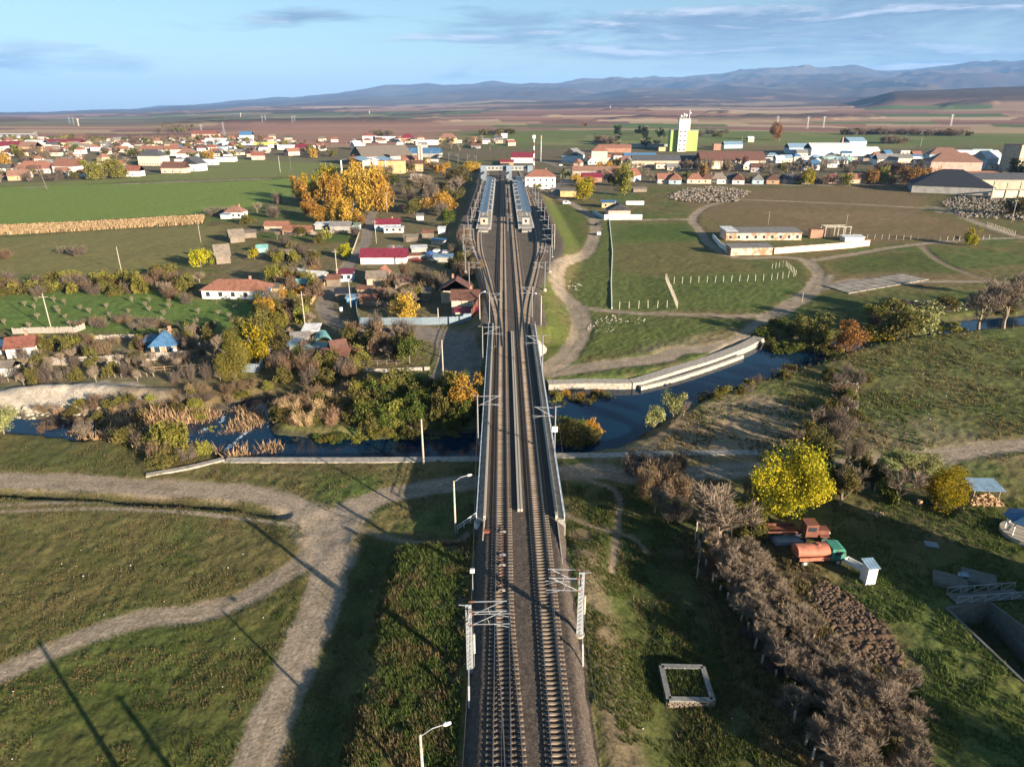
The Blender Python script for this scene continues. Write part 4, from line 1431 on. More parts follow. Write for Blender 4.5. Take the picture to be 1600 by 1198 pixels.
def twig_mesh(name, seed, n, length, width, m='leaf_bare', H=1.15, spread=1.0, leaves=0):
    """see-through shrub: thin shoots fanning out and up from a few stems"""
    r = np.random.RandomState(seed)
    ns = 9
    stem = np.stack([r.uniform(-.45, .45, ns), r.uniform(-.45, .45, ns), np.zeros(ns)], 1)
    sd = np.stack([stem[:, 0] * 1.3 + r.normal(0, .22, ns), stem[:, 1] * 1.3 + r.normal(0, .22, ns), np.full(ns, 1.0) * H], 1)
    w = r.randint(0, ns, n); t = r.rand(n, 1) ** .7
    P = stem[w] + sd[w] * t * .8 + r.normal(0, .13, (n, 3)) * (0.4 + t)
    P[:, 2] = np.abs(P[:, 2])
    d = sd[w] * [.6, .6, .8] + r.normal(0, .6, (n, 3)) * spread + [0, 0, .25]
    d /= np.linalg.norm(d, axis=1, keepdims=True)
    L = length * (.5 + r.rand(n, 1)) * (1.25 - .6 * t)
    sid = np.cross(d, r.normal(size=(n, 3))); sid /= np.linalg.norm(sid, axis=1, keepdims=True) + 1e-9
    E = P + d * L
    wd = width * (.6 + .8 * r.rand(n, 1))
    V = np.stack([P - sid * wd, P + sid * wd, E + sid * wd * .3, E - sid * wd * .3], 1).reshape(-1, 3)
    F = np.arange(4 * n).reshape(n, 4)
    if leaves:
        q = r.randint(0, n, leaves)
        C = P[q] + d[q] * L[q] * r.rand(leaves, 1) + r.normal(0, .04, (leaves, 3))
        V2, F2 = quads(C, .035, r)
        F = np.concatenate([F, F2 + len(V)]); V = np.concatenate([V, V2])
    V[:, 2] = np.maximum(V[:, 2], 0)
    return np_mesh(name, V, F, [MATS[m]])


CR = {}
for sh in ('round', 'tall', 'willow', 'bush', 'wide'):
    for lod, (nc, nl, lf) in {'near': (70, 300, .021), 'mid': (36, 95, .046), 'far': (18, 34, .10)}.items():
        CR[sh, lod] = [crown_mesh(sh + '_crown', 100 + k * 7 + len(sh), nc, nl, lf, sh) for k in range((2 if sh in ('round', 'bush') else 1) if lod == 'near' else 4)]
for lod, (n_, l_, w_, lv) in {'near': (4200, .26, .0060, 900), 'mid': (1500, .30, .012, 350), 'far': (380, .34, .028, 120)}.items():
    CR['scrub', lod] = [twig_mesh('shoots', 300 + k, n_, l_, w_, leaves=lv) for k in range(3)]
TK = {k: trunk_mesh('trunk', i, h, .07) for i, (k, h) in enumerate({'round': 1.5, 'tall': 3.0, 'willow': 1.7, 'wide': 1.2}.items())}
BARE = {'near': [branches(40 + k, 4, (6, 5, 4, 4), .72, .030, .27, .0036, fine=9).mesh('branches', M_TWIG) for k in range(4)],
        'mid': [branches(60 + k, 2, (8, 7, 6, 5), .8, .028, .36, .0075, fine=9).mesh('branches', M_TWIG) for k in range(4)],
        'far': [branches(80 + k, 2, (7, 6, 5), .8, .035, .38, .014, fine=3).mesh('branches', M_TWIG) for k in range(3)]}
TREE_N = 0


def lod_of(y, size):
    q = size * F_PX / max(30, y * .93 + 20)
    return 'near' if q > 62 else ('mid' if q > 18 else 'far')


def tree_w(x, y, h, wdt, kind, shape='round', label='', group=None, lift=.18, cat='tree', lod=None, z=None):
    """leafy tree at world x, y: height h, crown width wdt"""
    global TREE_N
    TREE_N += 1
    z = hz(x, y) if z is None else z
    lod = lod or lod_of(math.hypot(x, y), max(h, wdt))
    name = {'bush': 'green_bush' if kind in ('leaf_green', 'leaf_dark') else 'bush', 'willow': 'willow_tree', 'tall': 'poplar_tree'}.get(shape, 'broadleaf_tree')
    H = {'round': 1.7, 'tall': 3.6, 'willow': 2.0, 'bush': 1.15, 'wide': 1.35}[shape]
    if shape == 'bush' and kind in ('leaf_bare', 'leaf_russet', 'reed'):
        me = rng.choice(CR['scrub', lod]); name = {'leaf_bare': 'bare_shrub', 'reed': 'reed_clump', 'leaf_russet': 'russet_shrub'}[kind]
    else:
        me = rng.choice(CR[shape, lod])
    if kind == 'leaf_bare' and shape == 'round':
        return bare_w(x, y, h, label, group, wd=max(.8, wdt / h), leaves=None, cat='tree')
    R = wdt / 2
    mt = MATS[kind]
    if shape == 'bush':
        o = link(name, me, None, (x, y, z - .1), rng.uniform(0, 6.28), (R, R, h / H), mt)
        return tag(o, label, cat if cat != 'tree' else 'bush', group)
    r = thing(name, label, cat, (x, y, z), rng.uniform(0, 6.28), group)
    lift = lift * h if shape != 'willow' else .04 * h
    link('crown', me, r, (0, 0, lift), 0, (R, R, (h - lift) / H), mt)
    link('trunk', TK[shape], r, (0, 0, 0), 0, (R, R, h / {'round': 1.85, 'tall': 3.6, 'willow': 2.0, 'wide': 1.5}[shape]))
    return r


def tree(px, py, h, wdt, kind, shape='round', label='', group=None, **k):
    x, y = un(px, py)
    return tree_w(x, y, h, wdt, kind, shape, label, group, **k)


def bare_w(x, y, h, label, group=None, wd=1.0, lod=None, m=None, leaves=None, cat='bare tree'):
    z = hz(x, y)
    lod = lod or lod_of(math.hypot(x, y), h * 2.6)
    r = thing('bare_tree', label, cat, (x, y, z), rng.uniform(0, 6.28), group)
    k = 1.28 if lod == 'near' else 1.0      # the finely branched trees are drawn to a lower unit height
    link('branches', rng.choice(BARE[lod]), r, (0, 0, 0), 0, (h * wd * k, h * wd * k, h * k))
    if leaves:
        me = rng.choice(CR['round', 'far' if lod == 'far' else 'mid'])
        link('remaining_leaves', me, r, (0, 0, h * .35), 0, (h * .36 * wd, h * .36 * wd, h * .36), MATS[leaves])
    return r


def bare(px, py, h, label, group=None, **k):
    x, y = un(px, py)
    return bare_w(x, y, h, label, group, **k)


# --- single trees that can be picked out
tree(1232, 806, 10.5, 9.6, 'leaf_yellow', 'round', 'big bright yellow tree behind the tanker truck', lod='near', lift=.06)
tree(1468, 792, 6.2, 7.0, 'leaf_yellow', 'round', 'rounded yellow tree beside the firewood shelter', lod='near', lift=.08)
r_ = bare(1402, 788, 8.8, 'thin tree with pale green leaves left only at its top', wd=1.0, lod='near')
r_.rotation_euler = (0, 0, 0)
for dx, dz in ((-2.2, 6.3), (2.6, 5.4), (.2, 6.9), (3.6, 6.2), (-.8, 7.2)):
    link('leaf_cluster', CR['wide', 'mid'][0], r_, (dx, rng.uniform(-.8, .8), dz), dx, (1.7, 1.6, 1.2), MATS['leaf_silver'])
bare(1312, 790, 6.5, 'grey bare tree left of the tree with pale green leaves', lod='near', leaves='leaf_olive')
bare(1508, 778, 3.6, 'small pruned bare tree with a whitewashed trunk', lod='mid')
bare(1185 - 68, 848, 10.0, 'large spreading bare walnut tree right of the line', wd=1.5, lod='near')
bare(1100, 846, 8.0, 'second stem of bare branches beside the large walnut', wd=1.1, lod='near')
tree(1022, 660, 4.6, 3.9, 'leaf_silver', 'round', 'left pale green willow shrub on the near river bank', lod='mid')
tree(1052, 648, 5.0, 4.2, 'leaf_silver', 'round', 'right pale green willow shrub leaning over the river', lod='mid')
bare(1068, 650, 3.6, 'low bent bare tree beside the willow shrubs', lod='mid')
tree(905, 676, 4.4, 8.8, 'leaf_olive', 'bush', 'olive reed bush standing in the river right of the bridge', lod='near')
tree(888, 668, 4.0, 6.0, 'leaf_green', 'bush', 'green bush against the right side of the bridge in the river', lod='mid')
tree(926, 662, 3.4, 4.0, 'leaf_gold', 'bush', 'golden reed tip on the right end of the river bush', lod='mid')
tree(1515, 383, 7.5, 6.4, 'leaf_yellow', 'round', 'lone yellow tree beside the north track on the right', lift=.05)
bare(1494, 379, 4.5, 'dark bare bush left of the lone yellow tree')
tree(1322, 546, 7.6, 8.6, 'leaf_orange', 'round', 'orange tree leaning over the river on the right', lod='mid', lift=.2)
tree(1268, 532, 9.0, 8.8, 'leaf_olive', 'round', 'tall brownish olive tree at the river bend', lod='mid')
tree(1298, 545, 3.0, 7, 'leaf_olive', 'bush', 'olive bush under the trees at the river bend')
tree(1400, 524, 10.0, 11.5, 'leaf_olive', 'round', 'large olive willow on the far river bank', lod='mid', lift=.1)
tree(1436, 515, 9, 10, 'leaf_silver', 'round', 'pale brown willow next to the large olive willow', lod='mid', lift=.1)
tree(1372, 523, 4, 8, 'leaf_yellow', 'bush', 'yellow green bush at the foot of the large olive willow')
tree(1480, 507, 2.6, 11, 'leaf_willow', 'bush', 'low yellow green bushes along the stream edge')
for px, py, h, l in ((1530, 512, 13, 'tall bare poplar left of two by the stream at the right edge'), (1568, 512, 14, 'tall bare poplar right of two by the stream at the right edge'), (1592, 470, 9, 'brown bare tree at the right edge above the stream')):
    bare(px, py, h, l, wd=1.0, lod='near')
tree(401, 566, 8.5, 8.0, 'leaf_yellow', 'round', 'bright yellow tree beside the weeping willow', lod='mid', lift=.08)
tree(368, 590, 10.0, 7.6, 'leaf_willow', 'willow', 'weeping yellow green willow at the left garden fence', lod='near')
tree(398, 545, 8.5, 8.0, 'leaf_olive', 'round', 'brownish green tree behind the bright yellow tree', lod='mid')
tree(634, 500, 7.0, 8.0, 'leaf_gold', 'round', 'golden tree inside the grey metal fence', lod='mid', lift=.08)
bare(640, 492, 9.0, 'bare crown behind the golden tree at the metal fence')
tree(314, 417, 6.5, 7.8, 'leaf_yellow', 'round', 'yellow tree left of the old wooden barn', lod='mid', lift=.08)
tree(398, 405, 4.4, 4.4, 'leaf_yellow', 'round', 'small yellow tree in the yard right of the wooden barn')
tree(258, 430, 4.2, 8.6, 'leaf_olive', 'bush', 'yellow green rounded bush before the hedge')
tree(125, 399, 3.6, 9, 'leaf_bare', 'bush', 'lone grey bush in the left meadow')
tree(100, 396, 2.6, 5, 'leaf_bare', 'bush', 'smaller grey bush in the left meadow')
tree(8, 404, 3.5, 7, 'leaf_russet', 'bush', 'reddish bush at the left edge of the meadow')
tree(333, 336, 4.2, 12, 'leaf_bare', 'bush', 'bare grey bushes beside the white house with orange roof')
tree(540, 404, 5.5, 6.4, 'leaf_yellow', 'round', 'yellow tree at the inner bend of the lane')
tree(430, 445, 6.5, 8, 'leaf_willow', 'round', 'yellow green tree behind the long white house')
tree(640, 568, 6.0, 6.4, 'leaf_green', 'round', 'round green tree at the inner edge of the village road')
tree(505, 350, 9, 7.8, 'leaf_gold', 'willow', 'golden weeping tree in front of the sheds')
tree(548, 352, 13, 11, 'leaf_gold', 'round', 'golden tree behind the grey sheds', lift=.05)
tree(566, 356, 6, 5, 'leaf_orange', 'round', 'small orange tree at the corner of the lane')
tree(698, 355, 8.5, 9, 'leaf_green', 'round', 'green tree left of the line near the station')
tree(690, 333, 11, 19, 'leaf_gold', 'wide', 'broad golden brown tree left of the line')
gp = 'golden poplar grove'
for i, (px, py, h, w_, kd, sh) in enumerate(((470, 312, 15, 11, 'leaf_gold', 'round'), (495, 318, 18, 13, 'leaf_yellow', 'round'), (520, 330, 20, 14, 'leaf_gold', 'round'), (545, 328, 21, 15, 'leaf_gold', 'round'),
                                             (572, 330, 22, 15, 'leaf_gold', 'round'), (596, 330, 21, 13, 'leaf_gold', 'round'), (515, 300, 18, 13, 'leaf_yellow', 'round'), (560, 305, 21, 17, 'leaf_gold', 'round'),
                                             (590, 305, 20, 14, 'leaf_gold', 'round'), (485, 338, 13, 11, 'leaf_gold', 'round'), (528, 350, 12, 10, 'leaf_gold', 'willow'), (605, 318, 16, 10, 'leaf_orange', 'tall'))):
    tree(px, py, h, w_, kd, sh, 'golden autumn tree in the dense grove above the sheds, %s counted from its left' % nth(i).replace('nearest', 'first'), gp, lift=.03)
for px, py, h, w_, kd, lab in ((912, 313, 13, 13, 'leaf_yellow', 'yellow green tree beside the station square'), (886, 278, 9, 10, 'leaf_green', 'round green tree behind the station'), (975, 305, 21, 13, 'leaf_willow', 'tall yellow green willow before the red roofed house'),
                               (960, 290, 12, 11, 'leaf_olive', 'olive tree left of the tall yellow green willow'), (1210, 231, 26, 20, 'leaf_orange', 'large orange tree on the green slope'), (914, 209, 17, 13, 'leaf_orange', 'small orange tree alone on the far slope'),
                               (1262, 289, 12, 10, 'leaf_yellow', 'bright yellow tree in the row of small houses'), (1322, 290, 9, 9, 'leaf_willow', 'yellow green tree left of the beige house'), (1360, 290, 12, 10, 'leaf_orange', 'orange tree right of the beige house'),
                               (1378, 288, 13, 14, 'leaf_willow', 'olive yellow tree right of the orange one'), (1418, 291, 14, 14, 'leaf_orange', 'orange brown tree before the dark hall'), (1436, 290, 13, 11, 'leaf_orange', 'second orange tree before the dark hall'),
                               (1455, 292, 14, 9, 'leaf_gold', 'slender golden tree before the dark hall'), (1500, 276, 13, 12, 'leaf_willow', 'yellow green tree before the pink apartment block'), (1478, 276, 12, 12, 'leaf_orange', 'brownish tree left of the yellow green one at the pink block'),
                               (1098, 282, 13, 9, 'leaf_orange', 'orange brown tree between small houses of the row'), (1378 + 212, 290, 20, 18, 'leaf_dark', 'dark fir at the right edge'), (1586, 338, 10, 14, 'leaf_olive', 'olive shrub beside the rubble at the right edge'),
                               (672, 262, 10, 9, 'leaf_gold', 'orange tree right of the concrete tower'), (687, 272, 9, 10, 'leaf_gold', 'second orange tree right of the concrete tower'), (490, 247, 11, 11, 'leaf_gold', 'orange tree at the edge of the upper green field'),
                               (555, 270, 14, 14, 'leaf_orange', 'brown tree beside the blue canopy'), (614, 257, 9, 10, 'leaf_gold', 'orange crown above the ochre shed'), (5, 270, 17, 20, 'leaf_gold', 'orange tree at the left edge of the town'),
                               (150, 281, 16, 18, 'leaf_willow', 'yellow green trees at the near edge of the left town'), (182, 279, 16, 20, 'leaf_willow', 'olive yellow trees right of the first ones in the left town'), (328, 251, 11, 11, 'leaf_gold', 'yellow tree behind the white house with grey roof'),
                               (720, 290, 14, 17, 'leaf_olive', 'olive tree at the inside of the railway curve'), (738, 268, 9, 18, 'leaf_gold', 'golden hedge along the railway curve'), (715, 310, 16, 19, 'leaf_bare', 'brownish grey tree beside the dark cutting'),
                               (617, 289, 8, 9, 'leaf_green', 'small green tree below the ochre shed'), (660, 305, 17, 30, 'leaf_bare', 'grey bare grove right of the golden poplars'), (840, 302, 4, 6, 'leaf_willow', 'small yellow bush at the station house'),
                               (722, 425, 7, 7, 'leaf_olive', 'olive tree at the foot of the embankment above the brown house'), (715, 465, 5, 8, 'leaf_russet', 'russet bush behind the brown roofed house')):
    tree(px, py, h, w_, kd, 'round', lab, lift=.08)

# --- belts, hedges and copses, tree by tree
def scatter(poly, n, kinds, label, group, hr=(3, 5), wr=(3, 5), cat=None, mind=1.5, z=None):
    """kinds: list of (material, shape) - 'bare' makes a leafless tree"""
    P = W(poly)
    if max(q[0] for q in poly) < 745 and 'orchard' not in label and 'left town' not in label: n = int(n * .78)
    xs = [p[0] for p in P]; ys = [p[1] for p in P]
    out = []; tries = 0; made = {}
    while len(out) < n and tries < n * 60:
        tries += 1
        x = rng.uniform(min(xs), max(xs)); y = rng.uniform(min(ys), max(ys))
        if not inpoly(np.array([x]), np.array([y]), P)[0]: continue
        if any((x - a) ** 2 + (y - b) ** 2 < mind ** 2 for a, b in out): continue
        out.append((x, y))
        kd, sh = rng.choice(kinds)
        h = rng.uniform(*hr); w_ = rng.uniform(*wr)
        tone = {'leaf_yellow': 'yellow', 'leaf_gold': 'golden', 'leaf_orange': 'orange', 'leaf_olive': 'olive', 'leaf_green': 'green', 'leaf_dark': 'dark green', 'leaf_russet': 'russet', 'leaf_willow': 'yellow green', 'leaf_bare': 'leafless grey', 'leaf_silver': 'pale green', 'reed': 'straw coloured', 'bare': 'bare'}[kd]
        what = 'clump' if kd == 'reed' else ('bush' if sh == 'bush' else 'tree')
        if kd == 'bare':
            o = bare_w(x, y, h, '', None, wd=w_ / h * 1.2 if w_ < h else 1.1, leaves=None)
        else:
            o = tree_w(x, y, h, w_, kd, sh, '', None, cat=cat or ('reeds' if kd == 'reed' else 'tree'), lift=.12)
        made.setdefault((tone, what), []).append((math.atan2(x, y), o))
    for (tone, what), L in made.items():
        L.sort(key=lambda q: q[0])
        for i, (a, o) in enumerate(L):
            if len(L) == 1: o['label'] = 'only %s %s %s' % (tone, what, label)
            elif len(L) <= 20:
                o['label'] = '%s %s %s from the left %s' % (ORD1[i] if i < len(L) - 1 else 'last', tone, what, label)
            else:
                part = ('at the left end', 'left of the middle', 'right of the middle', 'at the right end')[min(3, i * 4 // len(L))]
                o['label'] = '%s %s %s, %s' % (tone, what, label, part)
            o['group'] = ('%ses %s' if what == 'bush' else '%ss %s') % (what, label)
    return out


ORD1 = ['leftmost'] + ORD[1:]
B = ('leaf_bare', 'bush'); OB = ('leaf_olive', 'bush'); RB = ('leaf_russet', 'bush'); GB = ('leaf_green', 'bush'); YB = ('leaf_willow', 'bush')
BT = ('bare', ''); OT = ('leaf_olive', 'round'); GT = ('leaf_gold', 'round'); NT = ('leaf_green', 'round'); LT = ('leaf_bare', 'round'); RT = ('leaf_russet', 'round'); RE = ('reed', 'bush')
scatter([(-40, 436), (180, 436), (240, 445), (240, 462), (0, 462), (-40, 462)], 66, [OB, YB, RB, OB, B, B], 'in the hedge across the left meadow', '', (2.4, 3.6), (4, 6), mind=2.0)
scatter([(175, 435), (330, 440), (320, 480), (230, 468)], 20, [OB, RB, B, LT, YB], 'beside the long white farmhouse', '', (3, 6), (4, 7), mind=3)
scatter([(-20, 470), (430, 474), (440, 512), (-20, 515)], 46, [BT], 'in the green orchard on the left', '', (1.7, 2.6), (1.5, 2.0), mind=5)
scatter([(60, 500), (340, 505), (345, 522), (140, 520)], 16, [B, RB], 'along the lower edge of the green orchard', '', (1.5, 2.5), (3, 5))
scatter([(50, 535), (240, 530), (240, 555), (60, 560)], 24, [OB, B, OB, RB, YB], 'in the garden left of the blue roofed house', '', (2, 4), (3, 5))
scatter([(265, 530), (345, 525), (345, 565), (265, 552)], 18, [B, OB, BT, LT], 'right of the blue roofed house', '', (3, 5.5), (3, 5))
scatter([(-30, 560), (340, 562), (350, 600), (-30, 602)], 74, [BT, BT, B, BT, OB], 'in the terraced garden above the river', '', (2.2, 3.8), (2.2, 3.6), mind=2.2)
scatter([(430, 455), (500, 420), (500, 500), (480, 560), (420, 560), (400, 500)], 44, [OB, B, GT, YB, OT, RT, BT], 'in the gardens left of the village lane', '', (3, 6), (3.5, 6), mind=3)
scatter([(430, 560), (560, 560), (560, 600), (430, 605)], 30, [RB, B, OB, YB, BT, GB], 'below the rusty hut', '', (2.5, 4.5), (3.5, 5.5), mind=2.4)
scatter([(540, 520), (640, 520), (650, 560), (570, 572), (545, 560)], 30, [B, RT, OB, GT, BT, LT], 'in the walled garden by the village road', '', (3, 5.5), (3, 5), mind=2.4)
scatter([(590, 435), (700, 430), (690, 480), (590, 480)], 24, [B, BT, OB, RB, LT], 'behind the brown roofed house', '', (3, 6), (4, 6), mind=3)
scatter([(705, 380), (735, 385), (752, 440), (700, 435)], 12, [RB, OB, B], 'on the bank between village and line', '', (3, 5), (4, 6), mind=3)
scatter([(415, 360), (560, 330), (560, 375), (440, 395)], 14, [OB, B, YB, BT], 'around the small green paddock', '', (3, 5), (4, 7), mind=4)
scatter([(430, 400), (540, 395), (500, 435), (420, 440)], 18, [OB, B, B, LT, YB], 'on the brushy slope below the paddock', '', (3, 5), (5, 7), mind=4)
scatter([(620, 300), (735, 280), (725, 340), (640, 340)], 22, [LT, B, OT, BT, GT], 'between the poplars and the station', '', (5, 10), (7, 11), mind=6)
scatter([(480, 300), (640, 262), (720, 262), (620, 290)], 26, [LT, B, OT, B, GT], 'around the old works', '', (6, 10), (8, 13), mind=9)
scatter([(345, 330), (450, 310), (460, 340), (380, 352)], 10, [B, LT, OB], 'left of the golden grove', '', (4, 7), (7, 11), mind=7)
# river margins
scatter([(425, 640), (470, 618), (560, 612), (580, 664), (435, 668)], 34, [RE, RB, RE, RE, OB], 'on the reedy island left of the bridge', '', (1.7, 2.8), (3, 4.6), mind=2.0)
scatter([(555, 622), (600, 605), (740, 612), (745, 640), (735, 668), (640, 672), (560, 672)], 40, [GB, OB, NT, OT, GB, YB, ('leaf_green', 'round')], 'in the thicket left of the bridge', '', (2.8, 4.6), (3.6, 5.6), mind=2.3)
tree(725, 640, 7, 6.5, 'leaf_gold', 'round', 'golden tree rising from the thicket beside the bridge', lod='mid')
scatter([(440, 676), (740, 668), (742, 676), (620, 678), (440, 678)], 26, [YB, ('leaf_willow', 'bush'), GB], 'at the water left of the bridge', '', (.8, 1.4), (2.6, 4), mind=2)
scatter([(60, 640), (420, 600), (430, 625), (330, 640), (220, 668), (60, 662)], 60, [RE, RB, OB, RB, YB, B], 'on the far bank of the left river arm', '', (1.0, 2.0), (2.4, 3.8), mind=2.6)
scatter([(190, 690), (300, 702), (330, 716), (270, 735), (220, 730)], 14, [OB, RB, YB, B, ('leaf_olive', 'round')], 'on the near bank at the left weir', '', (2, 4.5), (3, 5), mind=2)
tree(275, 715, 6.5, 6, 'leaf_willow', 'round', 'yellow green willow on the near bank at the weir', lod='mid')
tree(232, 706, 2.6, 5.5, 'reed', 'bush', 'pale pink reed clump on the near bank', lod='mid', cat='reeds')
bare(133, 682, 4.2, 'small grey tree on the near bank of the left river arm', leaves='leaf_bare')
tree(6, 676, 4.5, 5, 'leaf_silver', 'round', 'pale shrub at the left edge by the river', lod='mid')
scatter([(335, 655), (380, 640), (400, 650), (372, 664), (335, 664)], 8, [RE, YB], 'on the small island below the weir', '', (1.0, 1.8), (2.5, 4), mind=1.6)
scatter([(860, 606), (960, 604), (950, 614), (860, 622)], 12, [OB, YB, ('leaf_gold', 'bush')], 'below the quay right of the bridge', '', (1.5, 2.6), (3, 4.5), mind=2)
scatter([(1100, 618), (1180, 596), (1240, 570), (1250, 585), (1190, 606), (1110, 632)], 12, [OB, YB, B], 'on the sandy near bank right of the bridge', '', (1.2, 2.4), (2, 4), mind=2)
scatter([(1180, 530), (1230, 500), (1300, 515), (1310, 535), (1200, 545)], 14, [GB, OB, YB], 'along the dark bank at the river bend', '', (2, 3.5), (4, 6), mind=2.6)
scatter([(1340, 490), (1500, 476), (1600, 472), (1600, 486), (1440, 500), (1360, 512)], 10, [B, OB, RB, YB], 'on the stream bank at the right', '', (2, 4), (4, 7), mind=3)
scatter([(1290, 590), (1360, 580), (1370, 640), (1300, 690)], 12, [OB, B, RB], 'around the refuse heap right of the sandy bank', '', (1.4, 2.6), (3, 5), mind=2.5)
# right foreground: orchard and scrub
scatter([(985, 740), (1060, 735), (1090, 780), (1060, 850), (1010, 800)], 12, [BT, RB, B, BT], 'in the brush before the walnut', '', (3, 5), (3.5, 5), mind=2)
scatter([(1115, 865), (1180, 880), (1215, 945), (1240, 1020), (1290, 1085), (1370, 1125), (1420, 1220), (1340, 1260), (1245, 1125), (1180, 1000), (1130, 925)], 46, [BT], 'in the overgrown foreground orchard', '', (3.4, 4.9), (4.2, 6), mind=1.9)
scatter([(1215, 940), (1255, 975), (1300, 1040), (1400, 1075), (1435, 1150), (1425, 1230), (1370, 1130), (1290, 1085), (1240, 1020)], 16, [BT], 'on the right side of the foreground orchard', '', (3.0, 4.2), (4, 5.4), mind=1.9)
scatter([(1110, 880), (1180, 900), (1220, 990), (1270, 1070), (1370, 1130), (1420, 1220), (1330, 1250), (1230, 1120), (1160, 990)], 24, [B, OB, B, RB, GB], 'under the foreground orchard trees', '', (1.0, 1.9), (2.5, 4), mind=1.9)
scatter([(1100, 760), (1200, 760), (1190, 850), (1120, 840)], 8, [OB, YB, BT, RB], 'around the walnut tree', '', (2, 4), (3, 5), mind=2)
scatter([(1290, 740), (1380, 735), (1400, 790), (1330, 790), (1290, 780)], 10, [BT, GB, OB], 'behind the post fence at the farmyard', '', (2, 4), (2.5, 4), mind=2)
scatter([(1240, 660), (1330, 655), (1330, 730), (1250, 735)], 8, [BT, B, OT], 'along the river road right of the yellow tree', '', (3, 6), (3, 5), mind=3)
# far right and centre
scatter([(1030, 262), (1460, 262), (1460, 275), (1030, 270)], 40, [LT, B, OT, RT, LT], 'behind the row of small houses', '', (7, 12), (9, 14), mind=8)
scatter([(1020, 281), (1400, 283), (1400, 291), (1020, 286)], 26, [B, RB, OB, GB], 'between the small houses of the row', '', (4, 7), (6, 10), mind=6)
scatter([(890, 300), (1030, 285), (1010, 255), (900, 262)], 26, [LT, B, OT, LT, GT], 'in the gardens right of the station', '', (6, 11), (8, 12), mind=8)
scatter([(960, 222), (1040, 222), (1040, 238), (960, 236)], 12, [LT, ('leaf_dark', 'round'), ('leaf_dark', 'tall')], 'beside the green silo', '', (12, 20), (12, 18), mind=14)
scatter([(700, 225), (800, 228), (800, 240), (700, 238)], 12, [LT, LT, RT], 'beyond the curve of the line', '', (9, 14), (13, 20), mind=14)
# left town
scatter([(0, 226), (330, 222), (520, 236), (520, 246), (330, 250), (200, 262), (0, 272)], 190, [LT, B, OT, LT, ('leaf_willow', 'round'), RT, NT, RT], 'among the houses of the left town', '', (6, 11), (9, 15), mind=12)
scatter([(0, 272), (200, 264), (200, 280), (0, 286)], 30, [LT, B, OT, B], 'at the near edge of the left town', '', (5, 9), (8, 13), mind=8)
# hill hedges on the green slope and copses
def at_dist(px, d): a = az_of(px); return d * math.sin(a), d * math.cos(a)


for (p0_, p1_, d0, d1, n, lab) in ((1325, 1385, 1430, 1480, 26, 'in the dark hedge high on the green slope'), (1385, 1440, 1440, 1470, 16, 'in the broken hedge on the green slope'), (1455, 1525, 1400, 1450, 22, 'in the right hedge on the green slope'),
                                   (1385, 1430, 1180, 1210, 12, 'in the lower hedge on the green slope'), (570, 610, 1480, 1600, 14, 'in the copse on the brown hill'), (555, 630, 2600, 2900, 26, 'in the narrow wood beyond the ploughed hill'),
                                   (240, 300, 1900, 2600, 40, 'in the dark wood left of the ploughed hill'), (745, 800, 1330, 1420, 16, 'on the green slope behind the station'), (1060, 1140, 1280, 1400, 20, 'on the green slope behind the silo'), (930, 960, 1120, 1150, 8, 'in the dark shrubs on the green slope')):
    for i in range(n):
        x, y = at_dist(rng.uniform(p0_, p1_), rng.uniform(d0, d1))
        kd = rng.choice(['leaf_bare', 'leaf_bare', 'leaf_olive', 'leaf_russet'])
        tree_w(x, y, rng.uniform(6, 11), rng.uniform(12, 20), kd, 'bush', 'dull leafless bush ' + lab, 'bushes ' + lab, lod='far')

# ------------------------------------------------------------------ buildings
WALLS = {'white': (.66, .64, .60), 'cream': (.58, .50, .38), 'beige': (.45, .37, .27), 'pink': (.58, .38, .31), 'ochre': (.52, .36, .17), 'orange': (.42, .27, .16), 'grey': (.34, .33, .31),
         'blue': (.12, .28, .42), 'teal': (.25, .45, .40), 'lime': (.42, .50, .11), 'brick': (.33, .19, .13), 'wood': (.20, .165, .13), 'lightblue': (.40, .52, .58), 'yellow': (.66, .52, .22)}
ROOFS = {'tile': (.27, .125, .085), 'brown': (.13, .065, .05), 'maroon': (.19, .03, .05), 'red': (.22, .085, .06), 'orange': (.25, .14, .10), 'grey': (.19, .185, .18), 'darkgrey': (.075, .08, .09),
         'blue': (.07, .17, .31), 'sky': (.20, .31, .41), 'white': (.60, .61, .62), 'wood': (.19, .16, .13), 'rust': (.24, .11, .07), 'teal': (.16, .36, .36), 'black': (.03, .035, .045), 'green': (.20, .30, .20)}
for k, c in WALLS.items(): mat('wall_' + k, c, .9, .14, .7, .1, dirt=tuple(v * .78 for v in c))
for k, c in ROOFS.items(): mat('roof_' + k, c, .75 if k not in ('blue', 'sky', 'white', 'maroon') else .5, .22, 1.6, .15, dirt=tuple(v * .72 for v in c), rows='Y' if k in ('tile', 'brown', 'red', 'orange', 'wood', 'rust') else 'X')
mat('wall_ruin', (.52, .42, .33), .9, .3, .5, .2, dirt=(.34, .17, .10))
WIN = {}


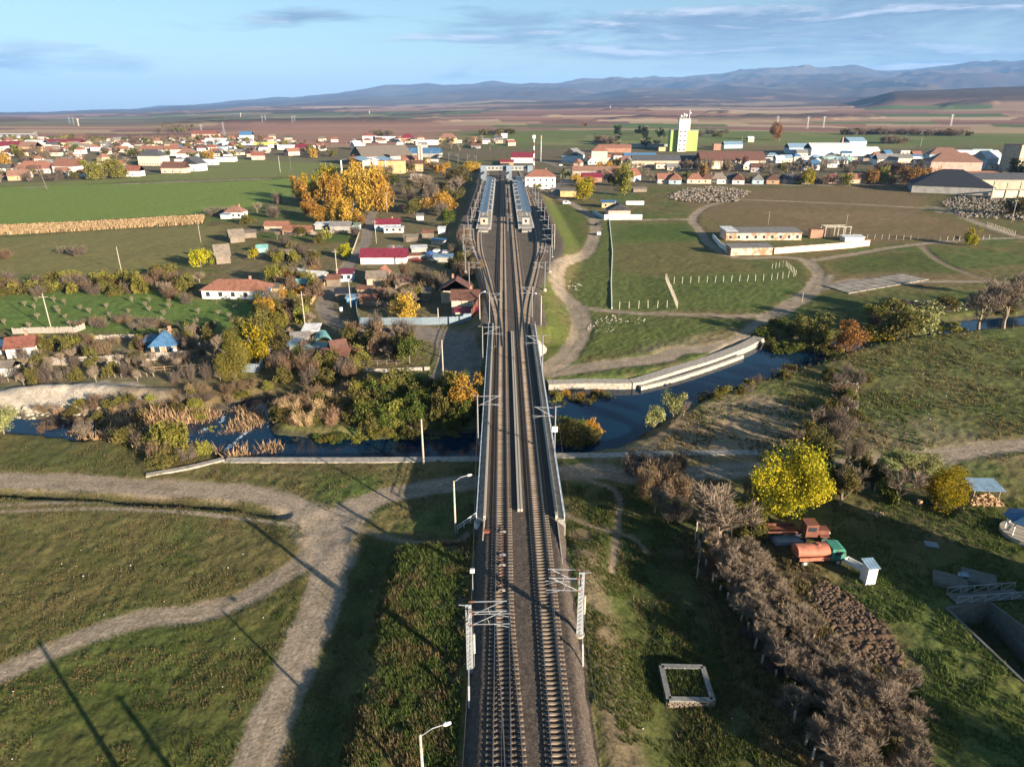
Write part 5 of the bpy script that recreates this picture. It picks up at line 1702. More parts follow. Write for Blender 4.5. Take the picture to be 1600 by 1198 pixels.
def window_mesh(w, h):
    k = (round(w, 1), round(h, 1))
    if k not in WIN:
        f = MB()
        for a, b, c, d in ((-w / 2 - .08, 0, .08, h), (w / 2, 0, .08, h), (-w / 2 - .08, -.08, w + .16, .08), (-w / 2 - .08, h, w + .16, .08)):
            f.add([(a, -.05, b), (a + c, -.05, b), (a + c, -.05, b + d), (a, -.05, b + d), (a, .02, b), (a + c, .02, b), (a + c, .02, b + d), (a, .02, b + d)],
                  [(0, 1, 2, 3), (0, 4, 5, 1), (3, 2, 6, 7), (0, 3, 7, 4), (1, 5, 6, 2)])
        g = MB().add([(-w / 2, -.015, 0), (w / 2, -.015, 0), (w / 2, -.015, h), (-w / 2, -.015, h)], [(0, 1, 2, 3)])
        WIN[k] = (f.mesh('window', MATS['white_paint']), g.mesh('pane', MATS['dark_glass']))
    return WIN[k]


def put_window(parent, x, y, z, w, h, ang=0.0):
    a, b = window_mesh(w, h)
    o = link('window', a, parent, (x, y, z), ang)
    link('pane', b, o)
    return o


def roof_mesh(kind, w, d, rh, over=.45, t=.14):
    W_, D_ = w / 2 + over, d / 2 + over
    m = MB()
    drop = -over * rh / (d / 2) if kind in ('g', 'h') else 0
    if kind == 'f':
        m.box(0, 0, 0, w + .5, d + .5, .3)
    elif kind == 's':
        m.add([(-W_, -D_, 0), (W_, -D_, 0), (W_, D_, rh), (-W_, D_, rh), (-W_, -D_, t), (W_, -D_, t), (W_, D_, rh + t), (-W_, D_, rh + t)],
              [(3, 2, 1, 0), (4, 5, 6, 7), (0, 1, 5, 4), (1, 2, 6, 5), (2, 3, 7, 6), (3, 0, 4, 7)])
    else:
        rw = W_ if kind == 'g' else max(.05, W_ - D_ * .95)
        for s, zz in ((0, drop), (1, drop + t)):
            pass
        v = []
        for zz in (0, t):
            v += [(-W_, -D_, drop + zz), (W_, -D_, drop + zz), (W_, D_, drop + zz), (-W_, D_, drop + zz), (-rw, 0, rh + zz), (rw, 0, rh + zz)]
        f = [(6, 7, 11, 10), (8, 9, 10, 11), (7, 8, 11), (9, 6, 10), (4, 5, 1, 0), (5, 4, 3, 2), (5, 2, 1), (4, 0, 3),
             (0, 1, 7, 6), (1, 2, 8, 7), (2, 3, 9, 8), (3, 0, 6, 9)]
        m.add(v, f)
    return m


def house(px, py, w, d, h, rot, wall, roof, kind, rh, label, cat='house', windows=(0, 0), chimney=True, group=None, z=None, world=None, name=None, storeys=1, gable_win=False):
    """front wall (towards -Y before turning) centred on the surveyed foot point"""
    x, y = world if world else un(px, py)
    a = math.radians(rot)
    cx, cy = x - math.sin(a) * d / 2, y + math.cos(a) * d / 2
    zz = hz(cx, cy) if z is None else z
    r = thing(name or {'house': 'house', 'shed': 'shed', 'hall': 'hall', 'barn': 'barn'}.get(cat, 'building'), label, cat, (cx, cy, zz), a, group)
    mw, mr = MATS['wall_' + wall], MATS['roof_' + roof]
    m = MB().box(0, 0, -.6, w, d, h + .6)
    if kind == 'g':
        for s in (-1, 1):
            q = s * (w / 2 - .01)
            m.add([(q, -d / 2, h), (q, d / 2, h), (q, 0, h + rh * .98), (q - s * .25, -d / 2, h), (q - s * .25, d / 2, h), (q - s * .25, 0, h + rh * .98)],
                  [(0, 1, 2) if s > 0 else (2, 1, 0), (0, 2, 5, 3), (1, 4, 5, 2)])
    if kind == 's':
        m.add([(-w / 2, -d / 2, h), (w / 2, -d / 2, h), (w / 2, d / 2, h), (-w / 2, d / 2, h), (-w / 2, d / 2, h + rh), (w / 2, d / 2, h + rh)], [(2, 3, 4, 5), (0, 4, 3), (1, 2, 5)])
    m.build('wall', mw, r)
    ro = roof_mesh(kind, w, d, rh).build('roof', mr, r, (0, 0, h + .005))
    if chimney and kind in 'gh':
        MB().box(0, 0, 0, .6, .6, rh * .6 + .9).build('chimney', MATS['wall_brick' if wall != 'brick' else 'wall_grey'], ro, (w * .2, d * .12, rh * .45))
    nf, ns = windows
    for st in range(storeys):
        zf = st * (h / storeys) + .9
        for i in range(nf):
            put_window(r, -w / 2 + w * (i + .5) / nf, -d / 2, zf, min(1.3, w / nf * .5), min(1.4, h / storeys * .5))
        for i in range(ns):
            yy = -d / 2 + d * (i + .5) / ns
            put_window(r, -w / 2, yy, zf, min(1.3, d / ns * .5), min(1.4, h / storeys * .5), -math.pi / 2)
            put_window(r, w / 2, yy, zf, min(1.3, d / ns * .5), min(1.4, h / storeys * .5), math.pi / 2)
    return r


def fence(pts, h, label, kind='board', m=None, w=.6, z=None, cat='fence', group=None):
    """a fence whose panels and posts are pieces of their own"""
    P = [Vector((*un(*p), 0)) if z is None else Vector((*un(*p, z), 0)) for p in pts]
    r = thing({'board': 'board_fence', 'sheet': 'metal_fence', 'post': 'post_fence', 'wall': 'boundary_wall', 'rail': 'rail_fence'}[kind], label, cat, (P[0].x, P[0].y, hz(P[0].x, P[0].y)), 0, group)
    m = m or M_WOOD
    o0 = r.location.copy()
    cache = {}
    k = 0
    for a, b in zip(P[:-1], P[1:]):
        L = (b - a).length; n = max(1, int(round(L / w))); ang = math.atan2(b.y - a.y, b.x - a.x)
        for i in range(n):
            p = a.lerp(b, (i + .5) / n)
            zz = hz(p.x, p.y) - o0.z
            seg = L / n
            if kind == 'post':
                q = a.lerp(b, i / n)
                key = 'p%d' % rng.randint(0, 2)
                if key not in cache: cache[key] = MB().box(0, 0, -.3, .16, .16, h * rng.uniform(.92, 1.05) + .3).mesh('post', m)
                o = link('post', cache[key], r, (q.x - o0.x, q.y - o0.y, hz(q.x, q.y) - o0.z), ang)
                o.rotation_euler = (rng.uniform(-.05, .05), rng.uniform(-.07, .07), ang)
                continue
            key = (round(seg, 1), rng.randint(0, 2))
            if key not in cache:
                mb = MB()
                if kind == 'wall': mb.box(0, 0, -.4, seg + .003, .28, h + .4)
                elif kind == 'sheet':
                    for u in range(6): mb.box(-seg / 2 + seg * (u + .5) / 6, .03 * (u % 2), .05, seg / 6, .04, h * (.97 + .05 * rng.random()))
                elif kind == 'rail':
                    mb.bar((-seg / 2, 0, h * .9), (seg / 2, 0, h * .88), .07).bar((-seg / 2, 0, h * .45), (seg / 2, 0, h * .47), .07).box(-seg / 2, 0, -.3, .1, .1, h + .3)
                else:
                    mb.box(0, 0, .03, seg * .88, .05, h * rng.uniform(.85, 1.08))
                cache[key] = mb.mesh('panel', m)
            o = link({'wall': 'wall_panel', 'sheet': 'sheet_panel', 'rail': 'rail_panel', 'board': 'board'}[kind], cache[key], r, (p.x - o0.x, p.y - o0.y, zz), ang)
            if kind in ('board', 'sheet'): o.rotation_euler = (rng.uniform(-.04, .04), rng.uniform(-.03, .03), ang)
    if kind == 'post':
        b = P[-1]
        link('post', list(cache.values())[0], r, (b.x - o0.x, b.y - o0.y, hz(b.x, b.y) - o0.z))
    return r


# --- village between the lane and the line
house(599, 413, 17, 8.5, 2.8, 1, 'white', 'maroon', 'g', 2.4, 'long low house with a bright maroon roof beside the lane', windows=(0, 1))
house(727, 492, 7.6, 6.5, 4.4, 0, 'cream', 'brown', 'g', 2.0, 'cream house with a brown roof against the railway embankment', windows=(2, 0))
house(737, 470, 5.5, 9, 4.2, 90, 'beige', 'brown', 'g', 2.8, 'brown gabled rear wing behind the cream house by the embankment', windows=(0, 0))
house(729, 500, 6, 2.4, 1.9, 0, 'cream', 'maroon', 's', .7, 'dark red lean-to porch in front of the cream house', 'porch', chimney=False)
fence([(737, 505), (748, 492), (750, 478)], 2.4, 'red sheet fence on the railway side of the cream house', 'sheet', MATS['roof_red'], 1.2)
fence([(561, 508), (600, 508), (660, 508), (700, 507), (737, 505)], 2.1, 'long blue grey metal fence facing the village road', 'sheet', M_ZINC, 2.3)
fence([(557, 472), (558, 495), (561, 508)], 2.1, 'side run of the blue grey metal fence along the lane', 'sheet', M_ZINC, 2.3)
fence([(562, 478), (600, 478), (610, 484)], 1.6, 'old board fence inside the metal fenced yard', 'board', M_WOOD, .8)
house(551, 478, 3.2, 3, 2.4, 5, 'blue', 'sky', 's', .3, 'small bright blue shed at the edge of the lane', 'shed', chimney=False)
house(536, 470, 4.2, 5, 2.2, 10, 'wood', 'black', 's', .5, 'black roofed lean-to beside the blue shed', 'shed', chimney=False)
x, y = un(533, 487)
w = thing('water_barrel', 'white barrel standing below the blue shed', 'barrel', (x, y, hz(x, y)))
MB().tube((0, 0, 0), (0, 0, 1.3), .5, .5, n=14).build('drum', M_WHITE, w); MB().tube((0, 0, 1.3), (0, 0, 1.38), .53, n=14).build('lid', M_GALV, w)
house(540, 440, 4.6, 4.5, 2.6, 2, 'lightblue', 'maroon', 's', .8, 'small house with a maroon roof and pale blue wall on the lane', windows=(2, 0), chimney=False)
house(588, 446, 6, 5, 2.6, 5, 'beige', 'wood', 'g', 1.8, 'weathered grey brown shed below the maroon roofed house', 'shed', chimney=False)
house(607, 436, 4, 3.4, 2.6, 80, 'pink', 'tile', 'g', 1.7, 'small gabled shed with a white front right of the grey brown shed', 'shed', chimney=False)
house(570, 462, 4.5, 3, 2.0, 0, 'beige', 'rust', 's', .4, 'flat rusty roof amid the brushy garden', 'shed', chimney=False)
house(605, 360, 12, 7, 3.0, 4, 'lightblue', 'maroon', 'g', 2.0, 'pale house with a maroon roof and coloured laundry wall on the lane', windows=(3, 0))
house(615, 364, 9, 3, 2.2, 2, 'white', 'white', 's', .4, 'white annexe with coloured panels before the maroon roofed house', 'shed', windows=(3, 0), chimney=False)
house(692, 410, 7, 4, 2.0, 0, 'grey', 'sky', 's', .5, 'pale blue sheet roofed shed in the scrap yard', 'shed', chimney=False)
house(655, 396, 6, 4, 2.1, 8, 'grey', 'white', 's', .5, 'white sheet roofed shed in the scrap yard', 'shed', chimney=False)
house(684, 383, 6, 3, 2.0, -14, 'grey', 'blue', 's', .4, 'crooked blue tarpaulin roof in the scrap yard', 'shed', chimney=False)
house(643, 408, 7, 3.4, 2.0, 12, 'grey', 'rust', 's', .4, 'rusty shed roof beside the scrap cars', 'shed', chimney=False)
house(431, 361, 11, 5, 2.6, -3, 'beige', 'tile', 'g', 1.7, 'brown tiled shed at the left end of the shed row', 'shed', chimney=False)
house(463, 367, 13, 5, 2.3, -3, 'brick', 'rust', 'g', 1.6, 'long rust red roofed shed in the shed row', 'shed', chimney=False)
house(502, 359, 6, 4, 2.2, 0, 'grey', 'white', 's', .8, 'small white roofed shed in the shed row', 'shed', chimney=False)
house(516, 357, 3, 4, 2.3, 0, 'blue', 'sky', 's', .5, 'narrow light blue shed in the shed row', 'shed', chimney=False)
house(532, 361, 10, 5, 2.6, 0, 'grey', 'grey', 'g', 1.6, 'grey roofed shed under the golden trees', 'shed', chimney=False)
house(552, 359, 6, 4, 2.2, 0, 'lightblue', 'green', 's', .6, 'pale sheet shed at the lane end of the shed row', 'shed', chimney=False)
fence([(408, 362), (460, 369), (520, 365), (562, 364)], 1.5, 'grey board fence along the row of sheds', 'board', M_WOOD, 1.4)
fence([(562, 364), (555, 385), (548, 402)], 1.4, 'pale fence from the sheds down to the yellow tree', 'board', M_CONC, 1.5)
fence([(528, 425), (505, 450), (485, 478)], 1.5, 'weathered fence down the left side of the lane', 'board', M_WOOD2, 1.2)
# --- left gardens
house(365, 468, 19.5, 8, 3.0, -3, 'white', 'tile', 'h', 2.3, 'long white farmhouse with a brown tiled roof', windows=(5, 1))
house(425, 461, 7, 4, 2.2, -6, 'cream', 'wood', 's', .6, 'low shed with a pale eave right of the white farmhouse', 'shed', chimney=False)
house(365, 341, 9.5, 7, 3.4, -6, 'white', 'orange', 'h', 2.6, 'small white house with an orange roof by the maize strip', windows=(3, 1))
house(352, 342, 5, 5, 2.2, -6, 'white', 'sky', 's', .7, 'white lean-to left of the small orange roofed house', 'shed', chimney=False)
house(350, 412, 5.0, 5.5, 3.4, 25, 'wood', 'wood', 'g', 3.4, 'tall weathered timber barn beside the yellow tree', 'barn', chimney=False)
house(372, 379, 6.0, 6, 2.8, 30, 'wood', 'wood', 'g', 2.6, 'old grey timber barn behind the tall one', 'barn', chimney=False)
house(455, 425 + 14, 6.5, 5, 2.4, -15, 'lightblue', 'white', 's', .8, 'white shed in the hollow left of the lane', 'shed', chimney=False).location
house(490, 440, 6.2, 4, 2.3, -15, 'white', 'white', 'g', .9, 'small white gabled shed in the hollow beside the lane', 'shed', chimney=False)
house(408, 465 + 4, 4, 4, 2.4, 0, 'lightblue', 'sky', 's', .4, 'tiny pale blue outbuilding at the right end of the farmhouse', 'shed', chimney=False)
house(14, 423 + 48, 6, 4, 2.2, 0, 'teal', 'teal', 's', .5, 'teal sheet shed at the left gardens', 'shed', chimney=False) if False else None
house(257, 556, 5.4, 5.5, 2.8, 8, 'orange', 'blue', 'h', 2.5, 'small house with a blue and grey hipped roof in the gardens', windows=(2, 1))
house(238, 548, 3.4, 4, 2.3, 8, 'blue', 'blue', 's', .4, 'dark blue annexe of the blue roofed house', 'shed', chimney=False)
house(34, 559, 5.5, 6.5, 2.6, 22, 'white', 'red', 'g', 1.7, 'white house with a red roof at the left edge', windows=(1, 1))
house(12, 553, 4.5, 4, 2.0, 22, 'grey', 'white', 's', .4, 'low white and grey shed beside the red roofed house', 'shed', chimney=False)
fence([(20, 522), (60, 521), (118, 520), (134, 514)], 1.7, 'grey plank fence below the crossarm pole', 'board', mat('silver_wood', (.30, .27, .23), .9, .25, 4, .3), .5)
fence([(145, 531), (200, 530), (250, 531)], 1.3, 'low grey fence behind the blue roofed house', 'board', MATS['silver_wood'], .9)
fence([(50, 570), (120, 571), (200, 566), (270, 562), (318, 557)], 1.9, 'long weathered plank fence of the terraced garden', 'board', MATS['silver_wood'], .5)
fence([(240, 582), (330, 577)], 1.4, 'pale rail fence at the right end of the terraced garden', 'rail', M_WOOD2, 2.4)
fence([(-10, 598), (60, 592), (160, 590), (240, 588)], .9, 'rough stick fence at the top of the gravel bank', 'post', M_WOOD, 1.3)
fence([(250, 527), (290, 527), (335, 528)], 2.2, 'dark plank shed wall at the orchard edge', 'board', M_WOOD, .9)
fence([(378, 582), (405, 582), (412, 572)], 2.0, 'blue grey sheet fence behind the willow', 'sheet', M_ZINC, 2.0)
fence([(545, 580), (600, 581), (672, 578)], .8, 'low stone garden wall above the river thicket', 'wall', M_CONC, 2.2)
fence([(547, 574), (590, 571), (634, 570)], 1.3, 'rail fence above the stone garden wall', 'rail', M_WOOD, 2.4)
for px, py, lab in ((274, 557, 'white satellite dish beside the blue roofed house'), (422, 556, 'white satellite dish right of the bright yellow tree'), (312, 549, 'small dish on a pole behind the plank fence')):
    x, y = un(px, py)
    r = thing('satellite_dish', lab, 'satellite dish', (x, y, hz(x, y)))
    MB().tube((0, 0, 0), (0, 0, 1.3), .04, n=6).build('stand', M_GALV, r)
    MB().tube((0, .1, 1.5), (.1, -.15, 1.6), .25, .62, n=16).build('dish', M_WHITE, r, smooth=True)
# rusty shed, greenhouse and huts above the thicket
house(520, 577, 6.0, 4.5, 2.4, 0, 'brick', 'rust', 's', .9, 'rust red sheet roofed hut above the river thicket', 'shed', chimney=False)
house(533, 566, 3.2, 4.0, 3.0, 25, 'wood', 'brown', 'g', 1.8, 'small dark gabled hut behind the rusty one', 'shed', chimney=False)
house(492, 557, 4.6, 3, 1.9, -4, 'wood', 'teal', 's', .4, 'low teal sheet roof left of the rusty hut', 'shed', chimney=False)
house(450, 553, 4.6, 3.6, 2.2, -12, 'grey', 'sky', 's', .5, 'pale sheet hut among the bushes right of the yellow tree', 'shed', chimney=False)
x, y = un(507, 540)
r = thing('greenhouse', 'arched teal greenhouse with an open ribbed front', 'greenhouse', (x, y, hz(x, y)), .35)
g = MB(); n = 10
for k in range(n):
    t0, t1 = math.pi * k / n, math.pi * (k + 1) / n
    g.add([(2.1 * math.cos(t0), 1, 2.3 * math.sin(t0)), (2.1 * math.cos(t1), 1, 2.3 * math.sin(t1)), (2.1 * math.cos(t1), 5.5, 2.3 * math.sin(t1)), (2.1 * math.cos(t0), 5.5, 2.3 * math.sin(t0))], [(0, 1, 2, 3)])
g.build('cover', MATS['roof_teal'], r)
for yy in (-.4, .4, 1.0, 5.5):
    h_ = MB()
    for k in range(n):
        t0, t1 = math.pi * k / n, math.pi * (k + 1) / n
        h_.bar((2.15 * math.cos(t0), yy, 2.35 * math.sin(t0)), (2.15 * math.cos(t1), yy, 2.35 * math.sin(t1)), .07)
    h_.build('hoop', MATS['roof_teal'], r)

# --- right of the line
house(982, 337, 9.0, 12, 3.6, 92, 'pink', 'darkgrey', 'g', 3.0, 'pink gabled house with a dark roof on the field road', windows=(0, 0))
house(972, 333, 12, 6, 3.0, 40, 'grey', 'darkgrey', 'g', 2.6, 'dark roofed wing of the pink house', chimney=False) if False else None
fence([(944, 343), (972, 343), (1003, 343)], 2.6, 'whitewashed yard wall in front of the pink house', 'wall', M_WHITE, 4.2, cat='wall')
fence([(926, 334), (935, 339), (944, 343)], 2.0, 'pale yard wall left of the pink house', 'wall', MATS['wall_lightblue'], 4.2, cat='wall')
fence([(978, 320), (1006, 320)], 2.2, 'short white wall behind the pink house', 'wall', M_WHITE, 4.2, cat='wall')
house(952, 325, 9, 6, 3.0, 0, 'ochre', 'blue', 's', .8, 'ochre annexe with a blue roof behind the pink house', windows=(2, 0), chimney=False)
# ruined brick stable
house(1193, 376, 34, 9, 3.4, 2, 'ruin', 'grey', 's', 1.0, 'long half ruined brick stable with a grey roof', 'stable', windows=(9, 0), chimney=False, name='stable')
house(1142, 375, 4.6, 9, 3.8, 2, 'teal', 'white', 's', .8, 'pale teal end block of the ruined stable', 'stable', chimney=False, name='stable')
house(1174, 399, 17, 6, 3.0, 4, 'ruin', 'grey', 's', .6, 'front stable wing with peeling whitewashed brick', 'stable', chimney=False, name='stable')
fence([(1209, 397), (1260, 393), (1310, 389), (1358, 384)], 2.5, 'long peeling brick and plaster wall of the ruined yard', 'wall', mat('peeling_plaster', (.60, .48, .40), .9, .25, .8, .3, dirt=(.42, .20, .13)), 4.0, cat='wall')
fence([(1113, 372), (1124, 385), (1137, 394)], 2.0, 'low white wall left of the ruined stable', 'wall', M_WHITE, 3.0, cat='wall')
house(1277, 372, 6.5, 3, 3.6, 0, 'brick', 'rust', 'f', .3, 'orange brick stump of a building beside the concrete frame', 'ruin', chimney=False, name='ruin')
house(1335, 377, 9, 4, 1.6, 6, 'white', 'white', 's', .5, 'collapsed white roof slab inside the ruined yard', 'ruin', chimney=False, name='ruin')
x, y = un(1306, 372)
r = thing('skeleton_building', 'bare concrete frame of posts and beams in the ruined yard', 'frame', (x, y, hz(x, y)), .05)
for u in (-5.4, -1.2, 3.0, 6.2):
    for v in (0, 4.5): MB().box(u, v, -.2, .35, .35, 5.0).build('column', M_CONC, r)
for v in (0, 4.5): MB().box(.4, v, 4.802, 12.4, .4, .4).build('beam', M_CONC, r)
for u in (-5.4, 6.2): MB().box(u, 2.25, 4.81, .3, 4.1, .35).build('beam', M_CONC, r)
fence([(968, 482), (1042, 480)], 2.2, 'widely spaced concrete posts along the field track', 'post', M_KERB, 2.9)
fence([(1040, 437), (1049, 459), (1058, 482)], 2.2, 'slanting line of closely set concrete posts in the field', 'post', M_KERB, 1.5)
fence([(1053, 443), (1130, 441), (1205, 438), (1240, 432)], 2.2, 'row of concrete posts across the middle of the field', 'post', M_KERB, 3.1)
fence([(1206, 420), (1228, 416), (1243, 430)], 2.0, 'short row of concrete posts by the road junction', 'post', M_KERB, 2.2)
fence([(1333, 372), (1400, 374), (1480, 376), (1545, 374)], 2.0, 'long row of concrete posts behind the ruined yard', 'post', M_KERB, 3.0)
fence([(1542, 354), (1560, 360), (1585, 369)], 2.2, 'white concrete posts along the road near the right edge', 'post', M_KERB, 1.6)
fence([(952, 343), (957, 395), (955, 440), (956, 482)], .32, 'low straight concrete wall running down the field', 'wall', M_WHITE, 4.0, cat='wall')
fence([(1088, 905), (1093, 860), (1088, 830)], 1.5, 'upper white posts of the orchard fence', 'post', M_KERB, 2.2)
fence([(1086, 846), (1094, 872), (1102, 890), (1113, 910), (1124, 930), (1147, 955), (1168, 990), (1190, 1040), (1211, 1065), (1225, 1100), (1240, 1130), (1258, 1165), (1280, 1210)], 1.5, 'long line of white concrete posts along the overgrown orchard', 'post', M_KERB, 1.9)
fence([(1302, 771), (1328, 770), (1404, 766)], 1.6, 'three white posts with wire behind the yellow trees', 'post', M_KERB, 3.3)
# concrete slab in the meadow
P = [Vector((*q, 0)) for q in W([(1288, 447), (1408, 428), (1452, 437), (1326, 459)])]
sl = MB()
for i in range(9):
    for k in range(4):
        def bl(u, v): return (P[0].lerp(P[1], u)).lerp(P[3].lerp(P[2], u), v)
        e = .035; u0, u1, v0, v1 = i / 9 + e * .12, (i + 1) / 9 - e * .12, k / 4 + e * .2, (k + 1) / 4 - e * .2
        sl.poly_prism([(q.x, q.y) for q in (bl(u0, v0), bl(u1, v0), bl(u1, v1), bl(u0, v1))], -.2, .18 + rng.uniform(-.02, .03))
struct(sl.build('concrete_slab', mat('worn_slab', (.27, .245, .21), .9, .25, .6, .2, dirt=(.19, .17, .13))))
# quays and river walls
def quay(pts, wd, z0, z1, label, m=M_CONC, sl=None):
    pl = [un(a, b, z1) for a, b in pts]
    pl = smooth_line(pl, 3)
    r = thing('river_wall', label, 'river wall', (pl[0][0], pl[0][1], 0))
    loc = [(x - pl[0][0], y - pl[0][1]) for x, y in pl]
    i = 0; step = 3
    while i < len(loc) - 1:
        seg = loc[i:i + step + 1]
        if len(seg) >= 2: MB().sweep(seg, [(-wd / 2, z0), (wd / 2, z0), (wd / 2, z1), (-wd / 2, z1)]).build('wall_section', m, r)
        i += step
    return r


quay([(352, 718), (450, 718), (560, 718), (660, 717), (760, 716)], 1.7, -2.6, .12, 'straight concrete river wall left of the bridge')
quay([(868, 711), (960, 710), (1060, 707), (1185, 706)], 1.7, -2.6, .12, 'straight concrete river wall right of the bridge')
quay([(228, 741), (290, 730), (350, 716)], 1.1, -1.5, .3, 'slanting concrete apron at the left weir')
quay([(856, 597), (920, 595), (985, 595), (1012, 589), (1060, 574), (1110, 559), (1158, 541), (1183, 528), (1198, 517)], 2.7, -2.6, .02, 'curved pale concrete quay along the far river bank', M_CONC)
quay([(1000, 603), (1050, 591), (1110, 572), (1160, 554)], .9, -2.6, -.5, 'lower step of the curved quay at the water line', M_CONC)

# ------------------------------------------------------------------ station
def platform(side):
    u0, u1 = (-14.5, -7.6) if side < 0 else (4.6 + .3, 12.4)
    y0, y1 = 318, 560
    nm = 'left' if side < 0 else 'right'
    r = thing('station_platform', 'long raised %s station platform with pale paving' % nm, 'platform', (xr(440) + (u0 + u1) / 2, 440, 0))
    ox, oy = xr(440) + (u0 + u1) / 2, 440

    def st(name, a, b, z0, z1, m, ya=y0, yb=y1):
        return MB().sweep([(xr(y) - ox, y - oy) for y in (ya, yb)], [(a, z0), (b, z0), (b, z1), (a, z1)]).build(name, m, r)
    st('wall', u0, u1, 3.0, 4.0, M_CONC2); st('paving', u0 + .05, u1 - .05, 4.002, 4.06, M_CONC)
    for e in (u0 + .2, u1 - .5): st('edge_line', e, e + .3, 4.061, 4.075, M_WHITE)
    MB().box(xr(314) + (u0 + u1) / 2 - ox, 314 - oy, 3.0, 4.4, 8, .75).build('ramp', M_CONC, r)
    c = thing('platform_canopy', 'long blue grey canopy roof over the %s platform' % nm, 'canopy', (ox, oy, 4.06))
    a, b = (u0 + .4, u0 + 4.4) if side < 0 else (u1 - 4.6, u1 - .3)
    yc0, yc1 = 345, 545
    mt = mat('canopy_sheet', (.12, .16, .20), .4, .12, .5, metal=.3)
    for k in range(10):
        ya, yb = yc0 + (yc1 - yc0) * k / 10, yc0 + (yc1 - yc0) * (k + 1) / 10 - .25
        MB().sweep([(xr(y) - ox, y - oy) for y in (ya, yb)], [(a, 3.2), ((a + b) / 2, 3.0), (b, 3.2), (b, 3.35), ((a + b) / 2, 3.15), (a, 3.35)]).build('roof_panel', mt, c)
    for k in range(14):
        y = yc0 + 2 + k * 14.8
        MB().box(xr(y) + (a + b) / 2 - ox, y - oy, 0, .3, .3, 3.05).build('column', M_GALV, c)
    # open steel frames on the other half of the platform
    f = thing('portal_row', 'row of white steel portal frames on the %s platform' % nm, 'steel frames', (ox, oy, 4.06))
    a2, b2 = (u0 + 4.7, u1 - .3) if side < 0 else (u0 + .3, u1 - 4.8)
    for k in range(9):
        y = 352 + k * 22
        m = MB()
        for u in (a2, b2): m.box(xr(y) + u - ox, y - oy, 0, .22, .22, 3.4)
        m.bar((xr(y) + a2 - ox, y - oy, 3.42), (xr(y) + b2 - ox, y - oy, 3.42), .25)
        m.build('frame', M_GALV, f)
    gl_ = MB().sweep([(xr(y) - ox, y - oy) for y in (352, 528)], [(a2 + .3, 3.1), (b2 - .3, 3.1), (b2 - .3, 3.2), (a2 + .3, 3.2)]).build('glass_roof', mat('canopy_glass', (.07, .11, .15), .5, .1, 1, spec=.3), f)
    h = house(0, 0, 3.4, 4, 3.0, 0, 'beige' if side < 0 else 'grey', 'grey', 'f', .3, 'small kiosk at the near end of the %s platform' % nm, 'kiosk', windows=(1, 0), chimney=False, z=4.06, world=(xr(327) + (u0 + u1) / 2, 327), name='kiosk')


platform(-1); platform(1)
d0 = 575
r = thing('footbridge', 'grey covered footbridge spanning the station tracks', 'footbridge', (xr(d0), d0, 3.0))
MB().box(1, 0, 6.4, 38, 3.4, 3.4).build('span', MATS['wall_grey'], r)
MB().box(1, 0, 9.81, 38.6, 3.9, .3).build('roof', M_ZINC, r)
for i in range(12): put_window(r, -16 + i * 3.1, -1.7, 7.6, 2.0, 1.2)
for u in (-17.5, 3, 20):
    MB().box(u, -2.3, 0, 4.4, 4.4, 10.4).build('stair_tower', M_ZINC, r)
for u in (-16, 4):
    MB().bar((u, -4.5, 6), (u, -22, .8), 2.2, .5).build('stair', M_GALV, r)
house(844, 299, 22, 14, 8.0, 0, 'white', 'tile', 'h', 4.2, 'white two storey station house with a red brown hipped roof', 'station', windows=(5, 3), storeys=2, name='station_building')
house(875, 305, 12, 9, 3.2, 0, 'grey', 'grey', 's', .8, 'low grey annexe right of the station house', 'shed', chimney=False)
house(888, 307, 11, 8, 3.6, 0, 'ochre', 'wood', 's', .8, 'brown gabled store below the station square', 'shed', chimney=False)
house(815, 255, 24, 16, 6, -6, 'white', 'maroon', 'g', 5, 'white hall with a dark maroon roof beyond the footbridge', 'hall', chimney=False)
house(792, 260, 14, 7, 4, 0, 'orange', 'maroon', 'g', 2, 'low orange building beyond the footbridge', 'shed', chimney=False)
x, y = un(834, 264)
r = thing('radio_mast', 'red and white banded mast with a white head beyond the station', 'mast', (x, y, 0))
for k in range(8):
    MB().tube((0, 0, k * 3.6), (0, 0, k * 3.6 + 3.59), .9 - k * .04, n=10).build('band', MATS['roof_red'] if k % 2 == 0 else MATS['white_paint'], r)
MB().box(0, 0, 28.8, 3.0, 2.4, 3).build('head', M_WHITE, r)
x, y = un(845, 252)
r = thing('flag_pole', 'thin mast with an orange and white top right of the banded mast', 'mast', (x, y, 0))
MB().tube((0, 0, 0), (0, 0, 24), .4, n=8).build('pole', M_GALV, r); MB().tube((0, 0, 24), (0, 0, 28), .8, n=8).build('head', MATS['wall_orange'], r)
# dark barrier right of the station
P = [un(848, 325, 3.0), un(857, 352, 3.0), (un(866, 386, 3.0))]
r = thing('noise_barrier', 'dark blue green barrier fence on the right edge of the station', 'barrier', (P[0][0], P[0][1], 3.0))
pl = resample([(x - P[0][0], y - P[0][1]) for x, y in P], 4.0)
for a, b in zip(pl[:-1], pl[1:]): MB().bar((*a, 1.6), (*b, 1.6), .15, 3.2).build('barrier_panel', mat('barrier_green', (.015, .035, .045), .6, .2, 2), r)

